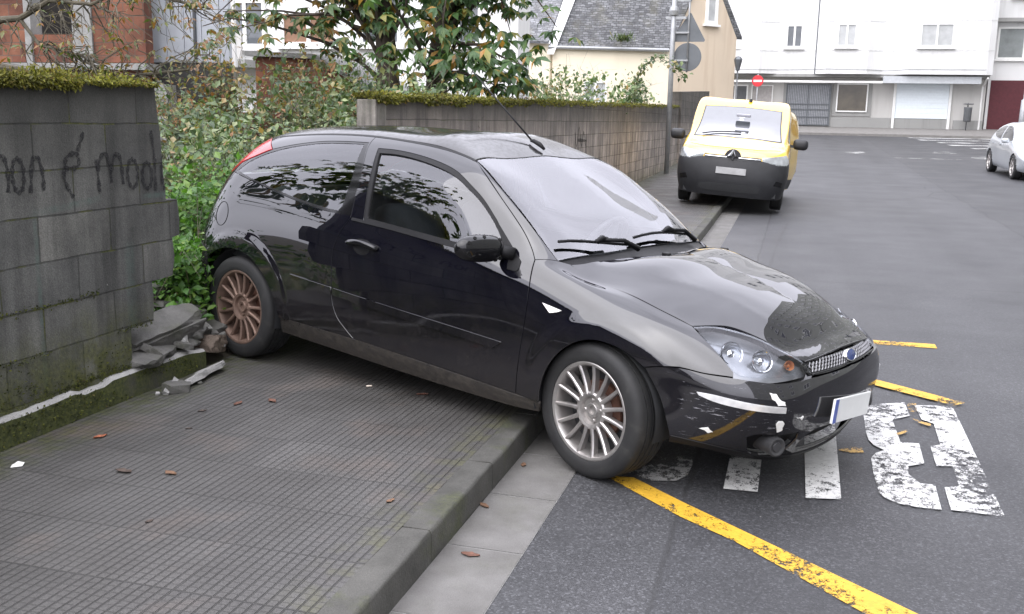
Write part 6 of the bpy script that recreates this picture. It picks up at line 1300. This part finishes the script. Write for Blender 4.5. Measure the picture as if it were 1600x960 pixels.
panel(SV, 'sliding_door_gap', [[(-.28,-.93,1.08),(-.30,-.93,.45)], [(-.30,-.93,.45),(-.32,-.93,.45)], [(-.32,-.93,.45),(-.30,-.93,1.08)], [(-.30,-.93,1.08),(-.28,-.93,1.08)]], (0, 1, 0), VB, van, off=.004, gap=0, mirror='copy', res=.08, step=.08, thick=.003)
panel(SV, 'sill_trim', [[(-.38,-.93,.48),(-2.35,-.93,.48)], [(-2.35,-.93,.48),(-2.35,-.86,.30)], [(-2.35,-.86,.30),(-.38,-.86,.30)], [(-.38,-.86,.30),(-.38,-.93,.48)]], (0, 1, 0), VB, van, off=.01, gap=0, mirror='copy', res=.1, step=.1)
for x_ in (0, -2.72):
    for s_ in (1, -1): wheel(van, (x_, .80*s_, .31), s_, 0, VB, .2, 5, .31, .1, .20)
mb = MB().box(-3.3, .7, -.78, .78, .22, .5); mb.build('underbody', CABIN, van)
# ================================================================== SILVER SALOON
M_SIL = NT('silver paint'); M_SIL = M_SIL.done(M_SIL.bsdf((.52, .55, .58), .35, None, Metallic=.55, Coat_Weight=.8, Coat_Roughness=.05, Coat_IOR=1.6))
K = np.array([1.07, 1.05, .985])
SS = Surf([{u_: tuple(np.array(p_)*K) for u_, p_ in r_.items()} for r_ in ROWS], 120, 60)
sil = empty('parked_car', (0, 0, 0), 'silver saloon car at the right edge of the road facing the camera', 'car')
MS = Matrix.Translation((6.28, 28.7, gz(28.7))) @ Matrix.Rotation(R(-88), 4, 'Z') @ Matrix.Rotation(R(1.3), 4, 'Y'); sil.matrix_world = MS
full_surface(SS, 'body', M_SIL, sil, ((0, .32, .345), (-2.8, .32, .35)))
def k3(L_): return [tuple(np.array(p_)*K) for p_ in L_]
for nm, sg, dd in (('side_window', [wb, wf, wt, wr], SIDE), ('quarter_window', [[(-1.72,-.80,.992),(-1.79,-.62,1.345)], [(-1.79,-.62,1.345),(-2.145,-.61,1.33),(-2.445,-.635,1.275),(-2.70,-.70,1.16)], [(-2.70,-.70,1.16),(-2.466,-.765,1.061),(-2.174,-.785,1.02),(-1.72,-.80,.992)]], SIDE), ('headlight', hlc, HD)):
    panel(SS, nm, [k3(s_) for s_ in sg], dd, GLOSSB if nm != 'headlight' else HLB, sil, off=.006, gap=0, mirror='copy', res=.07, step=.06)
panel(SS, 'windscreen', [k3(s_) for s_ in (sym(ws_top), mir(c['A_in']), sym(wsb)[::-1], rv('A_in'))], (-.6, 0, -.8), simple('saloon screen', (.05, .055, .06), .04, Coat_Weight=1., Coat_IOR=3.), sil, off=.006, gap=.01, res=.08, step=.06)
panel(SS, 'bumper_intake', [k3([(.852,0,.35)]+lg[1:-1]+[(.79,0,.23)]), k3([(.79,0,.23),(.82,0,.29),(.852,0,.35)])], (-.9, .3, 0), VB, sil, off=.006, gap=0, mirror='merge', res=.06)
panel(SS, 'grille', [k3([(.795,-.33,.645),(.80,-.20,.655),(.803,0,.66)]), k3([(.803,0,.66),(.838,0,.62),(.853,0,.598)]), k3([(.853,0,.598),(.838,-.22,.594),(.826,-.33,.598)]), k3([(.826,-.33,.598),(.795,-.33,.645)])], (-1, 0, 0), VB, sil, off=.006, gap=0, mirror='merge', res=.05)
for s_ in (1, -1):
    mb = MB(); mb.box(-.74, -.60, min(.88*s_, 1.06*s_), max(.88*s_, 1.06*s_), .90, 1.03, bev=.045); mb.box(-.68, -.62, min(.80*s_, .90*s_), max(.80*s_, .90*s_), .93, .96); sharp_smooth(mb.build('wing_mirror', M_SIL, sil), 50)
for x_ in (0, -2.8):
    for s_ in (1, -1): wheel(sil, (x_, .79*s_, .315), s_, 0, RIMS, .2, 10, .315, .105, .225)
mb = MB()
for x0, x1 in ((-1.62, -1.42), (-2.5, -2.3)): mb.box(x0*1.07, x1*1.07, -.915, -.89, .84, .865)
mb.build('door_handle', M_SIL, sil); MB().box(-3.0, .6, -.7, .7, .2, .5).build('underbody', CABIN, sil)
# ================================================================== PLANTS
LF_TREE = m_leaf('broad tree leaf', [(0, (0.028, 0.0588, 0.0224)), (.35, (0.049, 0.105, 0.0364)), (.62, (0.077, 0.147, 0.0504)), (.80, (0.119, 0.182, 0.063)), (.90, (0.224, 0.21, 0.056)), (1, (0.336, 0.168, 0.049))], .28)
LF_AUT = m_leaf('autumn leaf', [(0, (.05, .075, .022)), (.3, (.085, .11, .03)), (.55, (.17, .15, .04)), (.8, (.24, .13, .04)), (1, (.20, .08, .03))], .3)
LF_BR = m_leaf('bramble leaf', [(0, (0.0427, 0.0732, 0.02928)), (.4, (0.0854, 0.1403, 0.05124)), (.72, (0.1525, 0.2135, 0.0854)), (.90, (0.244, 0.2806, 0.1342)), (1, (0.2928, 0.183, 0.0732))], .25)
LF_NET = m_leaf('bright nettle leaf', [(0, (.03, .085, .014)), (.4, (.06, .15, .022)), (.8, (.095, .21, .03)), (1, (.15, .23, .05))], .3)
LF_DARK = m_leaf('dark shrub leaf', [(0, (0.0297, 0.0567, 0.0243)), (.45, (0.0675, 0.108, 0.0432)), (.8, (0.1215, 0.1553, 0.06075)), (.92, (0.216, 0.2025, 0.081)), (1, (0.297, 0.1485, 0.0675))], .25)
BARK = simple('dark bark', (.055, .043, .033), .9, .4, 6, bump=.8, bscale=30); BARKG = simple('mossy branch bark', (.085, .075, .052), .9, .4, 8, bump=.5); STEM = simple('green stem', (.09, .10, .04), .8, .3)
def jit(p, s): return Vector(p)+Vector([random.gauss(0, s) for _ in range(3)])
def limb(a, b, sag=.1, n=6, wob=.05):
    a, b = Vector(a), Vector(b); L_ = (b-a).length; out = []
    for i in range(n+1):
        t = i/n; p = a.lerp(b, t)+Vector((0, 0, sag*L_*math.sin(math.pi*t)))
        if 0 < i < n: p += Vector([random.gauss(0, wob*L_*.25) for _ in range(3)])
        out.append(p)
    return out
def shrub(name, base, pts, nst, nleaf, size, mat, label, cat, spread=.10, group=None, stem=.006, droop=.2):
    """arching stems from the base to points, leaves along them"""
    b = Vector(base); t = empty(name, b, label, cat, group); sm = MB(); cen = []; ax = []
    for k in range(nst):
        lo, hi = pts; tip = Vector([random.uniform(l_, h_) for l_, h_ in zip(lo, hi)])
        st = b+Vector((random.gauss(0, .12), random.gauss(0, .12), -.05)); P = limb(st, tip, random.uniform(.05, .2), 7, .12); sm.tube([p-b for p in P], [stem*(1.3-i/8) for i in range(8)], 5)
        m = int(nleaf/nst*random.choice((.35, 1., 1.5, 2.2)))
        for i in range(m):
            u_ = random.random()**.75*7; j = min(int(u_), 6); p = P[j].lerp(P[j+1], u_-j); d = (P[j+1]-P[j]).normalized()
            cen.append(tuple(jit(p, spread)-b)); a = Vector([random.gauss(0, 1) for _ in range(3)])+d*.6; ax.append(tuple(a))
    tw = MB()
    for k in range(nst//2+2):
        tip = Vector([random.uniform(l_, h_) for l_, h_ in zip(lo, hi)])+Vector((random.gauss(0, .1), random.gauss(0, .1), random.uniform(.0, .22)*(hi[2]-b.z))); P = limb(b+Vector((random.gauss(0, .2), random.gauss(0, .2), -.05)), tip, random.uniform(0, .25), 7, .2); tw.tube([p-b for p in P], [stem*(1.0-i/9) for i in range(8)], 4)
        for _ in range(3):
            q = P[random.randint(3, 6)]; tw.tube([q-b, q-b+Vector((random.gauss(0, .12), random.gauss(0, .12), random.gauss(.05, .12)))], [stem*.5, stem*.25], 4)
    tw.build('twigs', BARKG, t)
    sm.build('stems', STEM, t); cen = np.array(cen); ax = np.array(ax); n = len(cen); nr_ = rdir(n)*.7+np.array([.1, -.35, .9]); ln_ = size*.85*RNG.uniform(.4, 1.6, n)
    V, F = leaf_mesh(cen, ax, nr_, ln_, ln_*RNG.uniform(.5, .75, n), .12, droop); mesh_obj('foliage', V, F, mat, t); return t
g0 = lambda y: gz(y)+.2
# gap between the walls: bright nettles low, brambles above
G1 = 'bushes in the gap between the block walls'
shrub('nettle_bush', (-3.75, 5.55, g0(5)), ((-3.95, 5.0, .30), (-3.50, 5.7, .85)), 26, 3400, .055, LF_NET, 'low bright green nettles growing out of the rubble behind the wall end', 'bush', .06, G1)
shrub('nettle_bush', (-3.95, 6.3, g0(6)), ((-4.35, 5.5, .6), (-3.62, 6.6, 1.22)), 34, 5600, .06, LF_NET, 'taller bright green nettles beside the left edge of the car', 'bush', .08, G1)
shrub('bramble', (-4.4, 6.9, g0(6)), ((-5.1, 6.2, 1.0), (-3.75, 7.4, 1.52)), 34, 3224, .065, LF_BR, 'grey-green brambles above the nettles behind the broken wall end', 'bush', .10, G1)
shrub('bramble', (-4.0, 7.9, g0(7)), ((-4.6, 7.2, .9), (-3.55, 8.4, 1.62)), 30, 2852, .06, LF_BR, 'grey-green brambles behind the red tail lamp of the car', 'bush', .09, G1)
shrub('garden_shrub', (-5.1, 8.2, g0(8)), ((-5.9, 7.7, 1.2), (-4.3, 9.0, 1.85)), 30, 2604, .07, LF_DARK, 'darker shrub in the middle of the overgrown garden gap', 'bush', .12, G1)
shrub('garden_shrub', (-6.6, 9.6, g0(9)), ((-7.6, 9.0, 1.35), (-5.9, 10.4, 1.78)), 30, 2232, .07, LF_BR, 'pale weedy shrub in front of the grey garden wall', 'bush', .12, G1)
shrub('garden_shrub', (-6.55, 10.6, g0(10)), ((-7.0, 10.2, 1.6), (-6.1, 10.9, 2.45)), 16, 1364, .075, LF_AUT, 'yellow-green upright shrub beside the white post of the shed', 'bush', .10, G1)
shrub('garden_shrub', (-5.3, 10.6, g0(10)), ((-6.1, 10.0, 1.5), (-4.4, 11.2, 2.25)), 34, 3100, .08, LF_DARK, 'tall dark shrub below the tree crown with reddish leaves', 'bush', .13, G1)
shrub('bramble', (-3.9, 9.6, g0(9)), ((-4.4, 9.2, 1.5), (-3.55, 11.5, 2.02)), 22, 1488, .075, LF_BR, 'brambles spilling over the near end of the far block wall', 'bush', .09, G1)
for x, y, z in ((-3.68, 5.35, .55), (-3.9, 5.75, .75)): pass
shrub('garden_shrub', (-6.5, 12.3, g0(12)), ((-7.3, 11.8, 1.7), (-5.9, 12.7, 2.5)), 22, 1500, .08, LF_AUT, 'yellowing shrub hiding the front of the low brick shed', 'bush', .12, G1)
shrub('garden_shrub', (-5.4, 11.9, g0(12)), ((-6.0, 11.5, 1.6), (-4.9, 12.4, 2.35)), 20, 1400, .075, LF_BR, 'pale straggly shrub right of the low brick shed', 'bush', .12, G1)
shrub('garden_shrub', (-7.7, 10.2, g0(10)), ((-8.3, 9.6, 1.2), (-7.1, 10.9, 2.1)), 20, 1100, .07, LF_AUT, 'thin brownish shrub left of the shed, over the end of the block wall', 'bush', .13, G1)
# over the far wall
G2 = 'brambles behind the far block wall'
shrub('bramble', (-3.95, 15.2, g0(15)), ((-4.4, 14.6, 1.7), (-3.5, 16.2, 2.15)), 14, 558, .09, LF_AUT, 'thin reddish bramble rising over the far wall below the tree edge', 'bush', .10, G2)
shrub('bramble', (-4.3, 19.3, g0(19)), ((-5.1, 18.4, 1.9), (-3.5, 20.8, 2.55)), 36, 2232, .11, LF_BR, 'big mound of bramble over the wall in front of the cream house', 'bush', .12, G2)
shrub('bramble', (-3.9, 24.2, g0(24)), ((-4.2, 23.2, 2.0), (-3.5, 25.6, 2.65)), 22, 1178, .12, LF_BR, 'bramble hanging over the wall beside the sign pole', 'bush', .10, G2)
# arching bramble cane by the sign pole
t = empty('bramble', (-3.7, 23.6, g0(23)), 'single arching bramble cane against the cream house wall', 'bush', G2)
P = [Vector(p)-t.location for p in ((-3.75, 23.6, 1.6), (-3.72, 23.3, 2.3), (-3.55, 23.2, 2.85), (-3.2, 23.2, 3.05), (-2.8, 23.2, 2.85), (-2.55, 23.2, 2.6))]; MB().tube(P, [.012, .011, .01, .009, .007, .004], 5).build('stems', STEM, t)
cen = np.array([tuple(P[j].lerp(P[j+1], random.random())+Vector([random.gauss(0, .06) for _ in range(3)])) for j in range(5) for _ in range(40)]); n = len(cen); ln_ = RNG.uniform(.07, .16, n); V, F = leaf_mesh(cen, rdir(n), rdir(n)*.6+np.array([0, -.4, .8]), ln_, ln_*.55, .12, .3); mesh_obj('foliage', V, F, LF_DARK, t)
# ---- leafy tree with big palmate leaves
def palm_leaves(cl, ln0=.13, ln1=.24, nl=(5, 7)):
    """clusters of leaflets hanging round a stalk end"""
    C_ = []; A_ = []; N_ = []; S_ = []
    for p, s_ in cl:
        ax = Vector((random.gauss(0, 1), random.gauss(0, 1), -.15)).normalized(); up_ = Vector((random.gauss(0, .35), random.gauss(0, .35)-.25, 1)).normalized(); sd_ = ax.cross(up_).normalized(); f = up_.cross(sd_)
        k = random.randint(*nl)
        for i in range(k):
            a = R(-105+210*i/(k-1)); d = f*math.cos(a)+sd_*math.sin(a)+Vector((0, 0, -.45)); C_.append(tuple(p)); A_.append(tuple(d)); N_.append(tuple(up_)); S_.append(s_*random.uniform(ln0, ln1)*(1 if abs(a) < 1 else .75))
    S_ = np.array(S_); return leaf_mesh(np.array(C_), np.array(A_), np.array(N_), S_, S_*.40, .10, .25)
tr = empty('tree', (-5.15, 13.0, g0(13)), 'leafy broad-leaved tree with two dark trunks behind the block wall', 'tree')
tb = tr.location; tk = MB(); cl = []
def tp(p): return Vector(p)-tb
limbs = []
T1 = [(-5.35, 13, .2), (-5.40, 13, 1.4), (-5.52, 13.0, 2.4), (-5.62, 13.1, 3.4), (-5.7, 13.2, 4.8)]; T2 = [(-4.95, 13.1, .2), (-4.85, 13.1, 1.4), (-4.80, 13.1, 2.4), (-4.62, 13.1, 3.4), (-4.5, 13.2, 4.8)]
for T_ in (T1, T2): tk.tube([tp(p) for p in T_], [.19, .165, .14, .115, .06], 12)
tk.build('trunk', BARK, tr, True)
bm_ = MB(); rnd = random.Random(5)
ends = []
for k in range(64):
    T_ = T1 if rnd.random() < .55 else T2; u_ = rnd.uniform(1.4, 4); j = int(min(u_, 3.99)); p = Vector(T_[j]).lerp(Vector(T_[j+1]), u_-j) if j < 4 else Vector(T_[-1])
    if T_ is T1: tip = Vector((rnd.uniform(-8.3, -4.9), rnd.uniform(11.6, 13.6), rnd.uniform(2.7, 5.2)))
    else: tip = Vector((rnd.uniform(-5.3, -3.05), rnd.uniform(11.4, 13.6), rnd.uniform(2.25, 5.6)))
    P = limb(p, tip, .12, 6, .06); bm_.tube([q-tb for q in P], [.035-.0048*i for i in range(7)], 6)
    for i in range(23):
        u2 = 1.2+rnd.random()*4.8; j2 = min(int(u2), 5); q = P[j2].lerp(P[j2+1], u2-j2)+Vector((rnd.gauss(0, .17), rnd.gauss(0, .2), rnd.gauss(-.05, .17))); cl.append((q-tb, 1.0))
# low hanging sprays on the right side and round the trunks
for (x0, x1, z0, z1, n_) in ((-4.4, -3.25, 2.0, 2.75, 70), (-5.0, -4.0, 1.75, 2.4, 50), (-5.9, -5.0, 1.9, 2.6, 16), (-3.9, -3.3, 1.95, 2.3, 22)):
    for _ in range(n_): cl.append((Vector((rnd.uniform(x0, x1), rnd.uniform(11.8, 12.9), rnd.uniform(z0, z1)))-tb, 1.0))
for a, b in (((-4.7, 13, 2.6), (-3.3, 12.1, 2.25)), ((-4.75, 13, 2.2), (-3.55, 12.0, 1.95)), ((-5.5, 13, 2.7), (-7.6, 12.3, 2.95)), ((-5.5, 13, 3.0), (-7.2, 12, 2.7))):
    P = limb(a, b, .05, 6, .05); bm_.tube([q-tb for q in P], [.03-.004*i for i in range(7)], 6)
    for i in range(14): q = P[min(6, 2+i % 5)]; cl.append((q+Vector((rnd.gauss(0, .12), rnd.gauss(0, .12), rnd.gauss(-.06, .1)))-tb, 1.))
bm_.build('limbs', BARK, tr, True)
cl_g = [q for q in cl if (q[0]+tb).x > -6.0 or rnd.random() < .5]; cl_a = [q for q in cl if (q[0]+tb).x <= -5.7 and rnd.random() < .85]
V, F = palm_leaves(cl_g); mesh_obj('crown', V, F, LF_TREE, tr)
V, F = palm_leaves(cl_a, .10, .19); mesh_obj('crown', V, F, LF_AUT, tr)['label'] = 'browning left side of the crown'
# ---- half-bare tree whose branches reach in at the top left
bt = empty('tree', (-9.2, 8.2, .3), 'half-bare tree reaching in from the left over the wall with sparse brown leaves', 'tree'); b0 = bt.location
MB().tube([(0, 0, -.3), (.05, 0, 1.4), (.0, .1, 2.6), (-.1, .2, 4.4)], [.20, .17, .14, .07], 10).build('trunk', BARKG, bt, True)
bm_ = MB(); cl = []; rnd = random.Random(9)
main = [[(-9.15, 8.2, 2.25), (-8.2, 8.1, 2.42), (-7.55, 8.0, 2.42), (-7.1, 8.0, 2.44), (-6.75, 8.0, 2.60), (-6.3, 8.0, 2.56), (-5.9, 8.0, 2.7)], [(-9.15, 8.2, 1.9), (-7.9, 8.3, 2.05), (-7.4, 8.3, 1.98), (-6.95, 8.3, 1.86), (-6.5, 8.3, 1.86), (-6.0, 8.3, 1.95), (-5.5, 8.3, 2.0)], [(-9.2, 8.3, 2.9), (-8.0, 8.6, 3.1), (-7.1, 8.8, 3.0), (-6.3, 8.9, 2.75), (-5.7, 9, 2.62)], [(-9.2, 8.2, 3.3), (-7.6, 8.0, 3.3), (-6.4, 8.0, 3.1), (-5.4, 8.1, 2.8)], [(-7.1, 8.0, 2.44), (-6.9, 8.0, 2.2), (-6.5, 8.1, 2.1), (-6.2, 8.2, 1.8)]]
for k, m_ in enumerate(main):
    P = [Vector(p)-b0 for p in m_]; n_ = len(P); bm_.tube(P, [(.05 if k < 4 else .02)*(1-.8*i/(n_-1)) for i in range(n_)], 8)
    for i in range(40):
        u_ = rnd.uniform(.8, n_-1.01); j = int(u_); a = P[j].lerp(P[j+1], u_-j); tip = a+Vector((rnd.uniform(-.1, .6), rnd.uniform(-.3, .3), rnd.uniform(-.55, .35))); Q = limb(a, tip, .08, 5, .25); bm_.tube(Q, [.009, .008, .006, .005, .004, .002], 4)
        for s_ in range(2):
            tw = Q[3]+Vector((rnd.uniform(-.05, .25), rnd.uniform(-.15, .15), rnd.uniform(-.25, .15))); bm_.tube([Q[2], tw], [.004, .002], 4)
            if rnd.random() < .5: cl.append((tw, .75))
        if rnd.random() < .8: cl.append((Q[-1], .8))
        if rnd.random() < .5: cl.append((Q[-2]+Vector((.02, 0, -.03)), .6))
bm_.build('branches', BARKG, bt); V, F = palm_leaves(cl, .07, .15, (2, 4)); mesh_obj('foliage', V, F, LF_AUT, bt)
# ---- tree standing left of the viewpoint: mirrored in the side glass
mt = empty('tree', (-9.3, 2.9, .3), 'full green tree behind the block wall, mirrored in the side windows', 'tree'); b0 = mt.location
MB().tube([(0, 0, -.3), (.1, 0, 2), (.0, .1, 6.4)], [.22, .18, .08], 10).build('trunk', BARK, mt, True); cl = []
for k in range(400):
    d = Vector((rnd.gauss(0, 1), rnd.gauss(0, 1), rnd.gauss(0, .8))).normalized()*rnd.random()**.4; lob = 1+.25*math.sin(d.x*7)*math.sin(d.y*6+d.z*5); cl.append((Vector((d.x*1.5*lob, d.y*2.5*lob, 4.9+d.z*2.3*lob)), 1.15))
V, F = palm_leaves(cl, .16, .3); mesh_obj('crown', V, F, LF_DARK, mt)
# ---- weeds and low cover behind the walls
cen = []
for k in range(21000):
    x = -3.56-abs(RNG.normal())*2.6; y = RNG.uniform(-7, 27)
    if x < -12: continue
    cen.append((x, y, gz(y)+.2+abs(RNG.normal())*.16))
cen = np.array(cen); n = len(cen); ln_ = RNG.uniform(.05, .14, n); V, F = leaf_mesh(cen, rdir(n)+np.array([0, 0, .9]), rdir(n), ln_, ln_*.45, .1, .3); tag(mesh_obj('weeds', V, F, LF_BR), 'rough weeds and ground ivy covering the garden behind the walls', 'weeds', kind='stuff')
# small tuft of grass growing from the house gutter
cen = np.array([(-8.05+RNG.normal()*.22, 46.7, 5.12+abs(RNG.normal())*.1) for _ in range(160)]); n = len(cen); ln_ = RNG.uniform(.15, .4, n); V, F = leaf_mesh(cen, rdir(n)*.5+np.array([0, -.3, .8]), rdir(n), ln_, ln_*.15, .1, .3); tag(mesh_obj('grass_tuft', V, F, LF_BR), 'tuft of grass growing from the roof gutter of the cream house', 'grass')
# ---- fallen leaves
DEAD = [simple('dead leaf', cc, .8, .35, 40, bump=.4) for cc in ((.13, .06, .04), (.17, .095, .055), (.26, .085, .04), (.07, .05, .04))]
LV = [(-3.005, 3.708, .10, 2, 'orange-brown curled dead leaf on the pavement nearest the mossy footing'), (-2.618, 3.359, .12, 3, 'dark narrow dead leaf on the pavement, left of a paler one'), (-2.421, 3.403, .10, 1, 'pale brown curled dead leaf right of the dark narrow leaf'), (-2.562, 4.495, .11, 0, 'reddish dead leaf on the pavement towards the car sill, right one of a pair'), (-2.702, 4.394, .10, 0, 'reddish dead leaf on the pavement towards the car sill, left one of a pair'), (-1.44, 3.417, .07, 1, 'small tan dead leaf close to the kerb edge of the pavement'), (-2.80, 4.22, .07, 3, 'small dull leaf scrap short of the reddish pair'), (-1.867, 4.878, .10, 0, 'reddish leaf in the shade under the car door'), (-1.165, 3.778, .09, 1, 'crumpled brown leaf lying in the gutter, middle one of three'), (-1.071, 3.305, .11, 0, 'largest brown leaf in the gutter, nearest the camera'), (-1.141, 4.316, .08, 1, 'brown leaf in the gutter closest to the front wheel'), (-2.70, 3.95, .05, 3, 'tiny dark leaf crumb halfway across the pavement'), (-2.2, 2.95, .05, 3, 'dark twig-like leaf bit low on the pavement')]
for i, (x, y, s_, mi_, lab) in enumerate(LV):
    zz = (gz(y)+.0045) if x > -1.19 else gz(y)+.1285; rnd = random.Random(i); V = []; F = []
    nx_, ny_ = 7, 5
    for a in range(nx_):
        for b in range(ny_):
            t = a/(nx_-1); u_ = b/(ny_-1)*2-1; wd = (.30*math.sin(math.pi*min(t*1.05, 1))**.7+.02)*(1-.35*abs(math.sin(t*13+i)))
            V.append(((t-.5)*s_, u_*wd*s_, s_*(.03+.16*u_*u_*rnd.uniform(.7, 1.3)+.12*(t-.5)**2)+rnd.uniform(0, .004)))
    for a in range(nx_-1):
        for b in range(ny_-1): q = a*ny_+b; F.append((q, q+1, q+ny_+1, q+ny_))
    o = mesh_obj('fallen_leaf', V, F, DEAD[mi_], smooth=True, origin=None); o.scale = (.68, .62, .33); o.location = (x, y, zz); o.rotation_euler = (0, 0, rnd.uniform(0, 6.28)); tag(o, lab, 'leaf', 'fallen leaves on pavement and gutter')
for nm, x, y, col_, lab in (('cigarette_end', -2.205, 4.935, (.75, .66, .55), 'cigarette end on the pavement in the shadow of the car'), ('paper_scrap', -3.076, 3.275, (.72, .72, .68), 'small white paper scrap on the pavement near the mossy footing')):
    mb = MB()
    if nm == 'cigarette_end': mb.tube([(-.016, 0, .004), (.0, 0, .004), (.016, .002, .004)], .004, 10)
    else: mb.add([(-.022, -.012, 0), (.024, -.006, .002), (.03, .012, .012), (.002, .02, .016), (-.02, .01, .004), (0, 0, .003)], [(0, 1, 5), (1, 2, 5), (2, 3, 5), (3, 4, 5), (4, 0, 5)])
    o = mb.build(nm, simple(nm, col_, .7), fix=False); o.location = (x, y, gz(y)+.129); o.rotation_euler = (0, 0, .5); tag(o, lab, 'litter')
